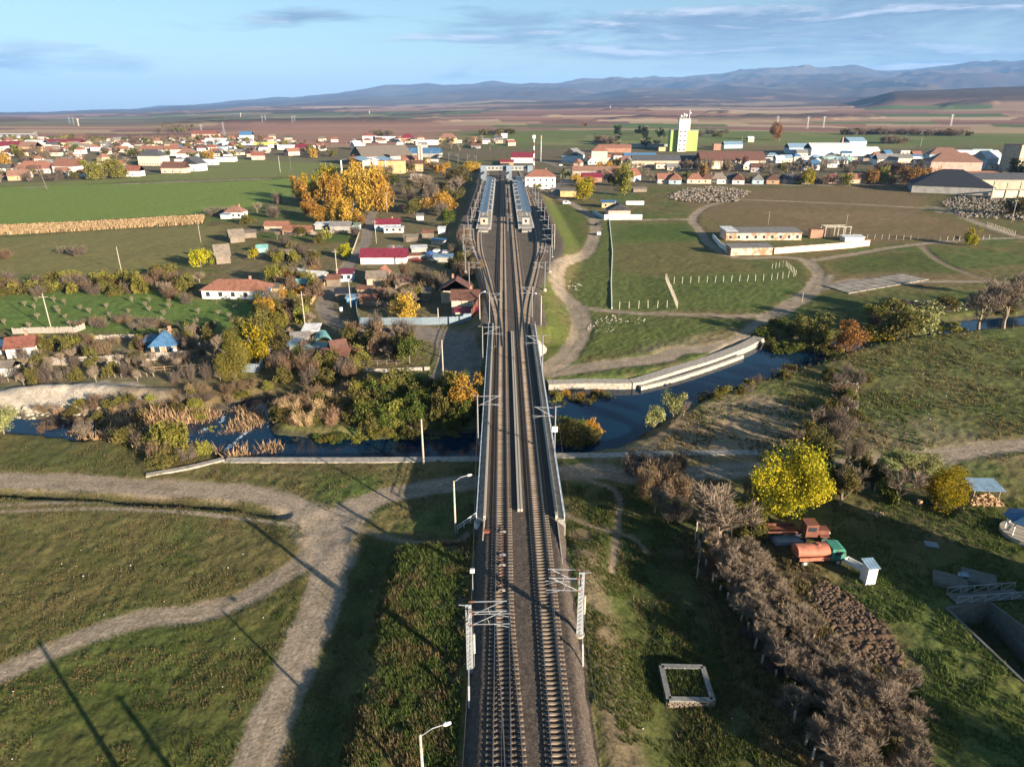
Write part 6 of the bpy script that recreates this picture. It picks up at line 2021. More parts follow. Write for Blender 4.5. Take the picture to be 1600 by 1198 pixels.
# ------------------------------------------------------------------ silo and works
x, y = un(1066, 239)
r = thing('grain_silo', 'tall pale tower rising from a lime green silo block', 'silo', (x, y, 0), -.08)
mg = mat('lime_panel', (.30, .40, .12), .8, .08, .3)
mw_ = mat('silo_white', (.64, .63, .55), .8, .1, .4, dirt=(.5, .48, .42))
MB().box(0, 6, 0, 37, 24, 29).build('silo_block', mg, r)
MB().box(0, 6, 29.01, 37.6, 24.6, .8).build('roof', MATS['wall_grey'], r)
MB().box(-3, -8, 0, 11.5, 6, 33).build('stair_tower', mw_, r)
MB().box(-.5, 2, 29.82, 15, 13, 14).build('machine_tower', mw_, r)
MB().box(-3, -8, 33.01, 12.2, 6.6, .7).build('cornice', MATS['wall_grey'], r)
MB().box(-.5, 2, 43.83, 16, 14, 1.0).build('parapet', MATS['wall_grey'], r)
for k in range(5):
    for u in (-6, 0): put_window(r, u, -11.0, 4 + k * 5.8, 2.6, 1.6)
for u, h_ in ((-6, 4.5), (-2, 7), (1, 6), (5.5, 11)):
    MB().tube((u, 0, 44.83), (u, 0, 44.83 + h_), .35, n=6).build('antenna', M_WHITE, r)
    MB().tube((u + .6, -.8, 44.83 + h_ * .6), (u + .9, -1.2, 44.83 + h_ * .6), 1.2, n=12).build('dish', M_WHITE, r)
T = [  # px, py, w, d, h, rot, wall, roof, kind, rh, label, cat, windows
    (1058, 262, 92, 14, 7, 1, 'beige', 'darkgrey', 'g', 5, 'very long grey roofed warehouse below the silo', 'hall', (14, 0)),
    (1145, 264, 66, 22, 8, 3, 'cream', 'brown', 'g', 8, 'cream hall with a wide brown roof right of the silo', 'hall', (0, 0)),
    (1000, 254, 36, 14, 5, 0, 'white', 'blue', 'g', 5, 'white works hall with a blue roof left of the silo', 'hall', (0, 0)),
    (936, 257, 17, 14, 14, -4, 'cream', 'tile', 'h', 5, 'cream three storey block with a tiled roof', 'apartment block', (4, 2)),
    (908, 254, 18, 20, 8, 60, 'lightblue', 'grey', 'g', 7, 'grey arched store left of the cream block', 'hall', (0, 0)),
    (933, 275, 44, 10, 4.5, -4, 'grey', 'orange', 'g', 3.5, 'long building with a bright orange roof', 'house', (6, 0)),
    (996, 283, 16, 10, 4.5, 60, 'white', 'red', 'g', 5, 'white gabled house with a red roof right of the yellow willow', 'house', (1, 0)),
    (956, 280, 12, 12, 5, 80, 'brick', 'orange', 'g', 3, 'small red roofed house left of the yellow willow', 'house', (1, 1)),
    (990, 262, 13, 10, 6, 60, 'white', 'grey', 'g', 4, 'white gabled house behind the red roofed one', 'house', (1, 0)),
    (925, 285, 16, 10, 4, 0, 'brick', 'maroon', 'g', 3, 'dark red roofed house above the station square', 'house', (2, 0)),
    (960, 240, 45, 12, 6, -5, 'brick', 'tile', 'g', 4, 'long brown roofed works left of the blue hall', 'hall', (0, 0)),
    (1015, 236, 60, 14, 4, -3, 'grey', 'green', 'f', .5, 'long low yellow green roofed depot', 'hall', (0, 0)),
    (1037, 239, 14, 8, 5, 0, 'yellow', 'orange', 'f', .5, 'yellow fuel tank building beside the silo', 'hall', (0, 0)),
    (1120, 239, 10, 8, 8, 0, 'brick', 'rust', 'f', .5, 'small red brick tower right of the silo', 'hall', (0, 0)),
    (1145, 238, 26, 14, 5, 0, 'lightblue', 'sky', 'g', 4, 'blue roofed hall beyond the brown roofed hall', 'hall', (0, 0)),
    (1172, 233, 9, 8, 5, 0, 'cream', 'white', 'g', 3, 'small white house on the slope above the brown hall', 'house', (1, 0)),
    (1304, 246, 60, 26, 9, 0, 'white', 'white', 'g', 6, 'big white factory hall on the right', 'factory hall', (0, 0)),
    (1258, 243, 44, 18, 7, 0, 'lightblue', 'sky', 'g', 5, 'pale blue factory hall left of the big white one', 'factory hall', (0, 0)),
    (1338, 240, 26, 22, 9, 10, 'lightblue', 'sky', 'g', 5, 'light blue hall right of the big white one', 'factory hall', (0, 0)),
    (1357, 246, 26, 16, 6, 0, 'white', 'white', 'g', 4, 'white gabled workshop right of the factory', 'hall', (3, 0)),
    (1262, 250, 42, 8, 4, 0, 'white', 'white', 'f', .5, 'row of white containers before the factory', 'containers', (0, 0)),
    (1230, 250, 20, 8, 4, 0, 'white', 'white', 'f', .5, 'short white store left of the containers', 'hall', (0, 0)),
    (1308, 254, 34, 9, 6, 0, 'teal', 'sky', 'f', .5, 'teal glazed showroom before the factory', 'hall', (4, 0)),
    (1340, 252, 30, 8, 4, 0, 'white', 'white', 'f', .5, 'white wall building right of the showroom', 'hall', (0, 0)),
    (1213, 251, 40, 10, 4, 0, 'grey', 'darkgrey', 'f', .5, 'low dark open shed left of the factory', 'hall', (0, 0)),
    (1386, 258, 22, 12, 6, 0, 'white', 'grey', 'g', 5, 'white gabled house right of the factory', 'house', (2, 0)),
    (1408, 256, 24, 14, 6, 0, 'cream', 'grey', 'g', 4, 'cream workshop near the bare round tree', 'house', (2, 0)),
    (1268, 266, 15, 12, 5, 0, 'white', 'blue', 'g', 4, 'white house with a dark blue roof above the house row', 'house', (2, 0)),
    (1284, 264, 13, 12, 6, 60, 'cream', 'white', 'g', 4, 'cream house with a bright white roof edge', 'house', (1, 0)),
    (1300, 262, 10, 9, 4, 0, 'white', 'grey', 'g', 4, 'small white gable behind the red roofed house', 'house', (1, 0)),
    (1490, 277, 40, 22, 13, -14, 'pink', 'orange', 'h', 7, 'pink apartment block with stepped orange roofs', 'apartment block', (6, 2)),
    (1474, 262, 30, 16, 13, -14, 'lightblue', 'orange', 'h', 6, 'rear wing of the orange roofed apartment block', 'apartment block', (0, 0)),
    (1505, 249, 70, 14, 6, 0, 'white', 'white', 'f', .5, 'long white school like building behind the apartment block', 'hall', (10, 0)),
    (1552, 264, 24, 18, 10, 20, 'lightblue', 'white', 'g', 7, 'pale house with steep white roofs near the right edge', 'house', (2, 1)),
    (1567, 262, 16, 14, 9, 70, 'white', 'brown', 'g', 5, 'white house with a brown roof near the right edge', 'house', (1, 1)),
    (1602, 268, 22, 20, 24, 12, 'beige', 'brown', 'f', 1, 'tall grey block cut by the right edge', 'apartment block', (3, 3)),
    (1487, 303, 50, 40, 5, -25, 'grey', 'black', 'h', 10, 'huge dark roofed hall near the right edge', 'hall', (0, 0)),
    (1522, 290, 46, 14, 6, 0, 'white', 'tile', 'g', 4, 'white colonnaded building with a red tiled roof', 'hall', (12, 0)),
    (1575, 296, 52, 16, 7, -2, 'beige', 'darkgrey', 'g', 4, 'long dark roofed shed at the right edge', 'hall', (0, 0)),
    (1532, 248, 24, 12, 5, 0, 'teal', 'grey', 'f', .5, 'teal storefront right of the apartment block', 'hall', (3, 0)),
]
row = [(1041, 'tile', 'cream'), (1064, 'tile', 'lightblue'), (1086, 'tile', 'cream'), (1124, 'wood', 'white'), (1147, 'darkgrey', 'grey'), (1162, 'tile', 'white'), (1192, 'grey', 'lightblue'), (1216, 'brown', 'orange'), (1262, 'tile', 'beige'),
       (1302, 'red', 'pink'), (1339, 'tile', 'beige'), (1237, 'darkgrey', 'grey'), (1108, 'brown', 'beige'), (1382, 'tile', 'white')]
for t in T:
    px, py, w_, d_, h_, rot, wl, rf, kd, rh, lab, cat, win = t
    house(px, py, w_, d_, h_, rot, wl, rf, kd, rh, lab, cat, windows=win, chimney=False)
for i, (px, rf, wl) in enumerate(row):
    names = {'tile': 'tiled', 'wood': 'weathered', 'darkgrey': 'dark grey', 'grey': 'grey', 'brown': 'brown', 'red': 'bright red'}
    house(px, 287, rng.uniform(11, 14), rng.uniform(8, 10), 3.6, rng.choice((0, 5, 82, -6, 75)), wl, rf, rng.choice('hg'), rng.uniform(3.4, 4.4), '%s house, %s roof, %s from the left in the village row' % ({'lightblue': 'pale blue'}.get(wl, wl), names[rf], nth(sorted(q[0] for q in row).index(px)).replace('nearest', 'first')), 'house', windows=(2, 1), group='row of small village houses beyond the brown meadow')
# concrete skeleton at the right edge
x, y = un(1548, 312)
r = thing('concrete_skeleton', 'unfinished concrete frame with cream infill walls at the right edge', 'frame', (x, y, 0), -.05)
for i in range(7):
    MB().box(i * 8.5, 0, 0, .7, .7, 11).build('column', M_CONC, r)
    if i < 6:
        MB().box(i * 8.5 + 4.25, .3, 1.2, 7.6, .3, 4.6).build('infill_wall', MATS['wall_cream'], r)
MB().box(25.5, 0, 11.01, 52, .8, .7).build('beam', M_CONC, r)
MB().box(25.5, -.2, 6.3, 52, .4, .6).build('beam', M_CONC, r)
# --- old works left of the line
x, y = un(575, 269)
r = thing('open_shelter', 'double pitched light blue canopy on tall posts', 'shelter', (x, y, 0), -.10)
for k in (-1, 1):
    m = MB()
    m.add([(k * 11 - 11, -14, 11), (k * 11, -14, 13.5), (k * 11 + 11, -14, 11), (k * 11 - 11, 14, 11), (k * 11, 14, 13.5), (k * 11 + 11, 14, 11),
           (k * 11 - 11, -14, 11.3), (k * 11, -14, 13.8), (k * 11 + 11, -14, 11.3), (k * 11 - 11, 14, 11.3), (k * 11, 14, 13.8), (k * 11 + 11, 14, 11.3)],
          [(0, 1, 4, 3), (1, 2, 5, 4), (7, 6, 9, 10), (8, 7, 10, 11), (0, 6, 7, 1), (1, 7, 8, 2), (4, 10, 9, 3), (5, 11, 10, 4), (3, 9, 6, 0), (2, 8, 11, 5)])
    m.build('roof', MATS['roof_sky'], r)
for u in (-21, 0, 21):
    for v in (-13, 13): MB().box(u, v, 0, .9, .9, 11.2).build('post', M_WHITE, r)
for t in ((607, 258, 56, 46, 9, 28, 'grey', 'wood', 'g', 10, 'huge dark weathered hall of the old works', 'hall', (0, 0)),
          (612, 271, 24, 12, 11, 2, 'ochre', 'tile', 'f', .6, 'ochre two storey block before the old works', 'building', (3, 1)),
          (645, 268, 20, 12, 7, 10, 'orange', 'brown', 'g', 3, 'orange brick building at the concrete tower', 'building', (4, 0)),
          (640, 261, 16, 9, 8, 10, 'brick', 'rust', 'g', 3, 'red brick annexe behind the orange building', 'building', (2, 0)),
          (658, 246, 46, 20, 5, -8, 'grey', 'blue', 'g', 6, 'hall with a bright blue roof beside the concrete tower', 'hall', (0, 0)),
          (650, 279, 9, 6, 3, 0, 'white', 'white', 'f', .4, 'small white block below the concrete tower', 'shed', (0, 0)),
          (676, 254, 12, 6, 3, 0, 'white', 'white', 'f', .4, 'low white store right of the concrete tower', 'shed', (0, 0)),
          (699, 231, 26, 14, 8, -8, 'yellow', 'orange', 'h', 7, 'yellow guesthouse with a red orange hipped roof', 'hotel', (6, 2)),
          (667, 232, 34, 14, 7, 0, 'white', 'white', 'f', .5, 'white store left of the yellow guesthouse', 'hall', (0, 0)),
          (637, 228, 22, 16, 7, 0, 'brick', 'maroon', 'h', 6, 'dark red roofed house left of the white store', 'house', (0, 0)),
          (604, 226, 46, 16, 7, 0, 'white', 'grey', 'f', .5, 'grey and white service station roof in the centre left', 'hall', (6, 0)),
          (577, 226, 22, 14, 8, 0, 'white', 'red', 'h', 4, 'white house with a red roof before the ploughed hill', 'house', (3, 0)),
          (561, 237, 13, 12, 7, 40, 'white', 'white', 'g', 5, 'white gabled chapel like house left of the dark works', 'house', (1, 0)),
          (470, 238, 66, 14, 6, -3, 'white', 'white', 'f', .5, 'long white hall at the upper green field', 'hall', (0, 0)),
          (473, 240, 20, 12, 6, 0, 'brick', 'maroon', 'g', 4, 'dark red shed before the long white hall', 'hall', (0, 0)),
          (460, 244, 16, 12, 5, 45, 'pink', 'tile', 'g', 4, 'brown roofed house at the edge of the upper field', 'house', (1, 0)),
          (504, 238, 13, 12, 5, 45, 'white', 'tile', 'g', 4, 'white gabled house right of the long white hall', 'house', (1, 0)),
          (445, 236, 30, 10, 4, 0, 'lightblue', 'white', 'f', .5, 'low pale hall left of the dark red shed', 'hall', (0, 0)),
          (403, 250, 14, 10, 5, 10, 'pink', 'red', 'g', 4, 'pink house with a red roof at the edge of the upper field', 'house', (1, 0)),
          (410, 233, 34, 8, 4, 0, 'lime', 'green', 'f', .5, 'pale green roofed hall above the upper field', 'hall', (0, 0)),
          (427, 236, 14, 9, 4, 0, 'white', 'white', 'f', .5, 'white cube store beside the green roofed hall', 'hall', (0, 0)),
          (235, 259, 26, 16, 10, -6, 'cream', 'darkgrey', 'h', 6, 'cream two storey block with a dark hipped roof in the left town', 'building', (9, 3)),
          (317, 267, 17, 17, 7, 82, 'white', 'darkgrey', 'g', 6, 'white two storey house with a grey gable roof by the green field', 'house', (2, 2)),
          (305, 258, 44, 10, 6, -2, 'white', 'grey', 'f', .4, 'long white building behind the grey gabled house', 'building', (8, 0)),
          (270, 271, 22, 12, 5, -4, 'pink', 'brown', 'g', 5, 'pink house with a wide brown roof by the green field', 'house', (3, 0)),
          (290, 249, 22, 14, 6, 0, 'white', 'orange', 'h', 5, 'white house with a red orange roof in the left town', 'house', (2, 0)),
          (208, 276, 12, 10, 5, 0, 'white', 'red', 'g', 4, 'small white house with a red roof at the near edge of the left town', 'house', (1, 0)),
          (250, 246, 50, 12, 7, -3, 'white', 'tile', 'g', 4, 'long white terrace with a brown roof in the left town', 'building', (14, 0)),
          (52, 271, 34, 14, 4.5, 0, 'white', 'tile', 'h', 6, 'broad white farmhouse with a brown roof at the left', 'house', (6, 1)),
          (100, 272, 24, 16, 7, -14, 'white', 'tile', 'g', 6, 'large white house with arches and a brown roof at the left', 'house', (4, 1)),
          (45, 248, 20, 16, 7, 0, 'orange', 'orange', 'g', 5, 'orange house in the left town', 'house', (0, 0)),
          (92, 238, 62, 16, 5, 4, 'pink', 'maroon', 'g', 4, 'long dark red roofed barracks in the left town', 'hall', (0, 0)),
          (10, 246, 34, 16, 5, 4, 'white', 'maroon', 'g', 5, 'dark red roofed hall at the left edge', 'hall', (0, 0)),
          (8, 238, 34, 10, 4, 0, 'white', 'white', 'f', .5, 'white flat hall at the left edge of the town', 'hall', (0, 0)),
          (55, 239, 26, 12, 5, 0, 'white', 'white', 'g', 3, 'white hall left of the long dark red barracks', 'hall', (0, 0)),
          (28, 282, 14, 10, 4, 20, 'orange', 'orange', 'g', 4, 'small orange house at the left near edge of the town', 'house', (1, 0)),
          (320, 222, 48, 16, 9, -5, 'pink', 'red', 'g', 6, 'red roofed hall at the foot of the ploughed hill', 'hall', (0, 0)),
          (385, 224, 22, 12, 6, 0, 'white', 'blue', 'g', 6, 'blue roofed hall at the foot of the ploughed hill', 'hall', (0, 0)),
          (372, 233, 48, 12, 5, -2, 'lightblue', 'white', 'f', .5, 'long white roofed hall right in the left town', 'hall', (0, 0)),
          (337, 232, 34, 14, 6, -4, 'lightblue', 'white', 'g', 4, 'white gabled hall in the left town', 'hall', (0, 0)),
          (346, 240, 12, 10, 5, 0, 'lightblue', 'sky', 'f', .5, 'light blue house in the left town', 'house', (0, 0)),
          (280, 242, 10, 9, 5, 0, 'white', 'blue', 'h', 4, 'small house with a turquoise roof in the left town', 'house', (0, 0)),
          (350, 253, 22, 12, 5, 0, 'white', 'grey', 'f', .5, 'white block at the edge of the upper field', 'house', (3, 0))):
    px, py, w_, d_, h_, rot, wl, rf, kd, rh, lab, cat, win = t
    house(px, py, w_, d_, h_, rot, wl, rf, kd, rh, lab, cat, windows=win, chimney=False)
x, y = un(657, 262)
r = thing('concrete_tower', 'slender pale concrete tower of stacked cylinders at the old works', 'tower', (x, y, 0))
for dx, dy in ((-1.3, 0), (1.3, 0), (0, 1.6)): MB().tube((dx, dy, 0), (dx, dy, 21), 1.5, n=12).build('shaft', M_CONC, r, smooth=False)
MB().box(0, .3, 21, 4, 4, 2.6).build('head', M_CONC, r)
for i in range(6):
    x, y = un(6 + i * 9, 229)
    r = thing('steel_silo', 'shiny round steel silo, %s from the left in the row of silos' % nth(i).replace('nearest', 'first'), 'silo', (x, y, 0), 0, 'row of steel silos at the left edge')
    MB().tube((0, 0, 0), (0, 0, 15), 5.2, n=20).build('shell', M_GALV, r, smooth=False); MB().tube((0, 0, 15), (0, 0, 18), 5.3, .6, n=20).build('cone_roof', M_GALV, r)
x, y = un(30, 229)
r = thing('conveyor_gallery', 'thin grey conveyor gallery over the steel silos with a lattice tower', 'conveyor', (x, y, 0))
MB().box(0, 0, 18.6, 62, 2.5, 1.6).build('gallery', M_GALV, r)
for u in (30, 33):
    for v in (-1.5, 1.5): MB().bar((u, v, 0), (u, v, 23), .5).build('tower_leg', M_GALV, r)
x, y = un(396, 228)
r = thing('chimney_stack', 'short white chimney before the ploughed hill', 'chimney', (x, y, 0)); MB().tube((0, 0, 0), (0, 0, 17), 1.7, 1.3, n=12).build('stack', M_WHITE, r)
x, y = un(1312, 244)
r = thing('chimney_stack', 'orange brick chimney behind the big white factory hall', 'chimney', (x, y, 0)); MB().tube((0, 0, 0), (0, 0, 23), 2.0, 1.4, n=12).build('stack', MATS['wall_brick'], r)
for px, py, h_, lab in ((118, 193, 30, 'pale water tower alone in the far left plain'), (577, 172, 30, 'white tower by a farm in the far green fields'), (953, 172, 30, 'thin white tower before the forest hill'), (375, 174, 26, 'tiny white tower in the far left fields')):
    x, y = at_dist(px, 2900 if px == 118 else 4300)
    r = thing('water_tower', lab, 'tower', (x, y, hz(x, y))); MB().tube((0, 0, 0), (0, 0, h_ * .6), 2, n=10).build('shaft', M_CONC, r); MB().tube((0, 0, h_ * .6), (0, 0, h_ * .6 + 5), 4.2, 3.5, n=12).build('tank', M_CONC, r)

# --- the many small houses of the town
HM = {}


def far_house(x, y, wl, rf, kd, label, group):
    key = (wl, rf, kd, rng.randint(0, 2))
    if key not in HM:
        w_, d_ = rng.uniform(9, 14), rng.uniform(7, 10); h_ = rng.uniform(3.2, 5.2); rh = rng.uniform(2.4, 3.6) if kd != 'f' else .5
        m = MB().box(0, 0, -.6, w_, d_, h_ + .6)
        if kd == 'g':
            for s in (-1, 1): m.add([(s * w_ / 2, -d_ / 2, h_), (s * w_ / 2, d_ / 2, h_), (s * w_ / 2, 0, h_ + rh * .97)], [(0, 1, 2) if s > 0 else (2, 1, 0)])
        HM[key] = (m.mesh('wall', MATS['wall_' + wl]), roof_mesh(kd, w_, d_, rh).mesh('roof', MATS['roof_' + rf]), h_, w_, d_)
    wm, rm, h_, w_, d_ = HM[key]
    r = thing('house', label, 'house', (x, y, hz(x, y)), rng.choice((0, .1, -.15, 1.5, .3, 1.2)), group)
    link('wall', wm, r); link('roof', rm, r, (0, 0, h_ + .01))
    for i in range(2): put_window(r, -w_ / 4 + i * w_ / 2, -d_ / 2, 1.2, 1.6, 1.6)


def town(poly, n, where, wls, rfs, mind=15):
    P = W(poly); xs = [p[0] for p in P]; ys = [p[1] for p in P]; out = []; tries = 0
    while len(out) < n and tries < n * 80:
        tries += 1
        x = rng.uniform(min(xs), max(xs)); y = rng.uniform(min(ys), max(ys))
        if not inpoly(np.array([x]), np.array([y]), P)[0] or any((x - a) ** 2 + (y - b) ** 2 < mind ** 2 for a, b in out): continue
        out.append((x, y)); wl = rng.choice(wls); rf = rng.choice(rfs); kd = rng.choice('gghf')
        far_house(x, y, wl, rf, kd, '%s house with %s %s roof %s' % ({'lightblue': 'pale blue'}.get(wl, wl), {'tile': 'brown tiled', 'darkgrey': 'dark grey', 'sky': 'light blue'}.get(rf, rf), {'g': 'gable', 'h': 'hipped', 'f': 'flat'}[kd], where), 'small houses ' + where)


WL = ['white', 'white', 'cream', 'white', 'beige', 'cream', 'pink', 'grey']; RF = ['tile', 'tile', 'tile', 'brown', 'brown', 'red', 'grey', 'white', 'grey', 'darkgrey', 'wood', 'rust']
town([(-60, 262), (200, 252), (330, 246), (420, 246), (420, 236), (200, 236), (-60, 240)], 90, 'in the middle of the left town', WL, RF, 15)
town([(-60, 284), (150, 276), (205, 272), (200, 260), (-60, 268)], 22, 'at the near edge of the left town', WL, RF, 13)
town([(-60, 236), (200, 233), (420, 232), (540, 236), (540, 228), (400, 224), (-60, 225)], 66, 'in the far rows of the left town', WL, RF, 18)
town([(540, 238), (640, 235), (820, 238), (810, 226), (640, 224), (540, 226)], 26, 'beyond the curve of the line', WL, RF, 18)
town([(900, 262), (1020, 270), (1200, 272), (1200, 262), (960, 246), (900, 244)], 22, 'between the station and the village row', WL, RF, 15)
town([(1190, 256), (1440, 262), (1440, 246), (1200, 244)], 22, 'around the white factory', WL, ['grey', 'white', 'sky', 'tile', 'blue'], 16)
town([(1440, 262), (1620, 266), (1620, 250), (1440, 250)], 12, 'behind the apartment block on the right', WL, RF, 15)

# ------------------------------------------------------------------ vehicles
def car(x, y, rot, paint, label, group=None, van=False):
    r = thing('car', label, 'car' if not van else 'van', (x, y, hz(x, y)), math.radians(rot), group)
    H = 1.9 if van else 1.42
    m = MB()
    prof = [(-2.1, .3), (2.1, .3), (2.15, .75), (1.25, .9), (.55, H), (-1.4, H), (-2.0, .95), (-2.15, .8)] if not van else [(-2.4, .35), (2.4, .35), (2.45, 1.0), (1.7, 1.15), (1.2, H), (-2.35, H), (-2.4, 1.0)]
    n = len(prof)
    m.add([(u, -.85, z) for u, z in prof] + [(u, .85, z) for u, z in prof], [tuple(range(n)), tuple(range(2 * n - 1, n - 1, -1))] + [((i + 1) % n, i, n + i, n + (i + 1) % n) for i in range(n)])
    m.build('body', MATS['paint_' + paint], r)
    MB().box(-.4, 0, .98, 1.9, 1.74, H - 1.08).build('windows', M_GLASS, r)
    for u in (-1.3, 1.35):
        for v in (-.8, .8): MB().tube((u, v - .1, .32), (u, v + .1, .32), .32, n=12).build('wheel', M_DARK, r)


for k, c in {'white': (.7, .7, .7), 'grey': (.25, .26, .28), 'blue': (.04, .10, .30), 'red': (.40, .05, .04), 'dark': (.03, .035, .04), 'green': (.06, .22, .16)}.items():
    mat('paint_' + k, c, .35, .06, 2, spec=.5)
for px, py, rot, pc, lab in ((934, 352, 95, 'dark', 'dark green car parked at the roadside below the pink house'), (936, 367, 80, 'white', 'white car parked below the dark one at the roadside'),
                             (885, 319, 10, 'white', 'white van at the bend of the station road'), (876, 259, 20, 'white', 'white car on the street beyond the station'),
                             (900, 276, 15, 'blue', 'blue car on the station square, left one'), (912, 277, 15, 'dark', 'dark car on the station square, right one'),
                             (641, 402, 20, 'white', 'white wreck at the left of the scrap yard'), (650, 409, -20, 'red', 'red wreck in the front of the scrap yard'), (664, 404, 10, 'grey', 'grey wreck in the middle of the scrap yard'),
                             (673, 398, 70, 'blue', 'blue wreck in the middle of the scrap yard'), (684, 395, 0, 'white', 'white wreck behind the pale blue shed'), (697, 396, 30, 'grey', 'grey wreck right of the white one'),
                             (676, 410, 5, 'dark', 'dark wreck left of the pale blue shed'), (700, 403, -10, 'white', 'white wreck at the right end of the scrap yard'), (1370, 288, 0, 'grey', 'silver car before the beige house of the row'),
                             (1400, 259, 0, 'white', 'white car on the highway on the right')):
    x, y = un(px, py); car(x, y, rot, pc, lab, van='van' in lab)
for i, px in enumerate((1405, 1418, 1432, 1556, 1574, 1590)):
    x, y = un(px, 257); far = car(x, y, 0, rng.choice(['white', 'grey', 'blue']), 'small car parked along the far right highway, %s from the left' % nth(i).replace('nearest', 'first'), 'cars along the far highway')

# tanker truck
TX, TY = un(1280, 876)
r = thing('tanker_truck', 'orange tanker truck with a green cab parked in the farmyard', 'truck', (TX, TY, 0), .06, scale=.93)
m_or = mat('tank_orange', (.40, .145, .09), .7, .2, 1.2, dirt=(.25, .10, .065)); m_gr = mat('cab_green', (.045, .22, .165), .6, .12, 2, dirt=(.06, .13, .07))
t_ = MB(); n = 20
prof = [(math.cos(2 * math.pi * k / n) * 1.15, 1.95 + math.sin(2 * math.pi * k / n) * .82) for k in range(n)]
t_.add([(-3.7, u, z) for u, z in prof] + [(.75, u, z) for u, z in prof], [tuple(range(n - 1, -1, -1)), tuple(range(n, 2 * n))] + [(i, (i + 1) % n, n + (i + 1) % n, n + i) for i in range(n)])
t_.build('tank', m_or, r, smooth=False)
MB().box(-1.4, -1.2, 1.0, 4.3, .25, .45).build('side_box', m_or, r); MB().box(-1.4, 1.2, 1.0, 4.3, .25, .45).build('side_box', m_or, r)
MB().tube((-.6, 0, 2.7), (-.6, 0, 2.95), .35, n=12).build('hatch', m_or, r)
MB().box(-.9, 0, .7, 5.6, .9, .3).build('chassis', M_DARK, r)
cb = MB(); cp = [(.95, .75), (2.9, .75), (3.0, 1.5), (2.75, 2.45), (2.3, 2.62), (1.0, 2.62)]
n = len(cp)
cb.add([(u, -1.12, z) for u, z in cp] + [(u, 1.12, z) for u, z in cp], [tuple(range(n)), tuple(range(2 * n - 1, n - 1, -1))] + [((i + 1) % n, i, n + i, n + (i + 1) % n) for i in range(n)])
cab = cb.build('cab', m_gr, r)
MB().box(1.9, -1.13, 1.6, .95, .04, .65).build('side_window', M_GLASS, cab); MB().box(1.9, 1.13, 1.6, .95, .04, .65).build('side_window', M_GLASS, cab)
MB().bar((2.96, 0, 1.65), (2.80, 0, 2.3), 1.9, .05).build('windscreen', M_GLASS, cab)
MB().box(2.98, 0, .62, .2, 2.2, .3).build('bumper', M_DARK, r)
for s in (-1, 1): MB().tube((3.0, s * .8, 1.05), (3.08, s * .8, 1.05), .14, n=10).build('headlight', M_WHITE, r)
for u in (-2.6, 2.0):
    for s in (-1, 1):
        wh = MB().tube((u, s * 1.0 - .17, .5), (u, s * 1.0 + .17, .5), .5, n=18).build('wheel', M_DARK, r)
        MB().tube((u, s * 1.19 - .01, .5), (u, s * 1.19 + .01, .5), .27, n=14).build('rim', mat('pale_rim', (.45, .42, .34), .7, .2, 3), wh)
# old red truck behind
x, y = un(1262, 842)
r = thing('old_truck', 'rusty red bonneted truck standing behind the tanker', 'truck', (x, y, 0), .0)
m_rr = mat('faded_red', (.155, .06, .042), .75, .25, 2, dirt=(.20, .08, .05))
cab = MB().box(0, 0, .9, 1.6, 1.7, 1.7).build('cab', m_rr, r)
MB().box(0, 0, 2.61, 1.7, 1.8, .12).build('cab_roof', m_rr, cab); MB().box(0, -.86, 1.75, 1.1, .04, .6).build('side_window', M_GLASS, cab)
MB().box(1.6, 0, .8, 1.7, 1.2, .95).build('bonnet', m_rr, r); MB().box(2.46, 0, .85, .06, 1.0, .8).build('grille', M_DARK, r)
for s in (-1, 1):
    MB().box(1.75, s * .8, .95, 1.2, .4, .14).build('fender', m_rr, r)
    MB().tube((2.5, s * .45, 1.3), (2.58, s * .45, 1.3), .13, n=10).build('headlight', M_WHITE, r)
    for u in (-1.0, 1.8): MB().tube((u, s * .85 - .13, .45), (u, s * .85 + .13, .45), .45, n=16).build('wheel', M_DARK, r)
x, y = un(1212, 836)
r = thing('farm_trailer', 'long rusty red trailer frame left of the old truck', 'trailer', (x, y, 0), .0)
for v in (-1.0, 1.0): MB().box(0, v, .9, 5.6, .12, .35).build('side_board', m_rr, r)
MB().box(0, 0, .78, 5.4, 1.9, .1).build('floor', M_RUST, r); MB().box(-2.75, 0, .9, .12, 2, .35).build('tail_board', m_rr, r)
for s in (-1, 1): MB().tube((-1.2, s * 1.0 - .1, .4), (-1.2, s * 1.0 + .1, .4), .4, n=14).build('wheel', M_DARK, r)
x, y = un(1228, 848)
r = thing('sheet_pile', 'blue grey sheet lying behind the tanker', 'sheet', (x, y, 0), .1)
for k in range(3): MB().box(k * .15, k * .1, .25 + k * .12, 3.6, 1.7, .05).build('sheet', M_ZINC, r)
# small white outhouse and the trough
x, y = un(1355, 907)
r = thing('outhouse', 'narrow white outhouse with a slanted pale blue roof', 'outhouse', (x, y, 0), .10)
MB().box(0, 0, -.1, 1.25, 1.3, 2.4).build('wall', M_WHITE, r)
MB().add([(-.8, -.85, 2.31), (.8, -.85, 2.31), (.8, .95, 2.62), (-.8, .95, 2.62), (-.8, -.85, 2.39), (.8, -.85, 2.39), (.8, .95, 2.70), (-.8, .95, 2.70)], [(3, 2, 1, 0), (4, 5, 6, 7), (0, 1, 5, 4), (1, 2, 6, 5), (2, 3, 7, 6), (3, 0, 4, 7)]).build('roof', MATS['roof_sky'], r)
for k in range(5): MB().box(-.5 + k * .25, -.66, .05, .2, .03, 2.1).build('board', M_WHITE, r)
x, y = un(1340, 893)
r = thing('trough', 'white and blue rimmed trough leaning against the outhouse', 'trough', (x, y, 0), 2.15)
for v in (-.42, .42): MB().box(0, v, .6, 3.4, .12, .5).build('side', M_WHITE, r)
for u in (-1.7, 1.7): MB().box(u, 0, .6, .12, .94, .5).build('end', M_WHITE, r)
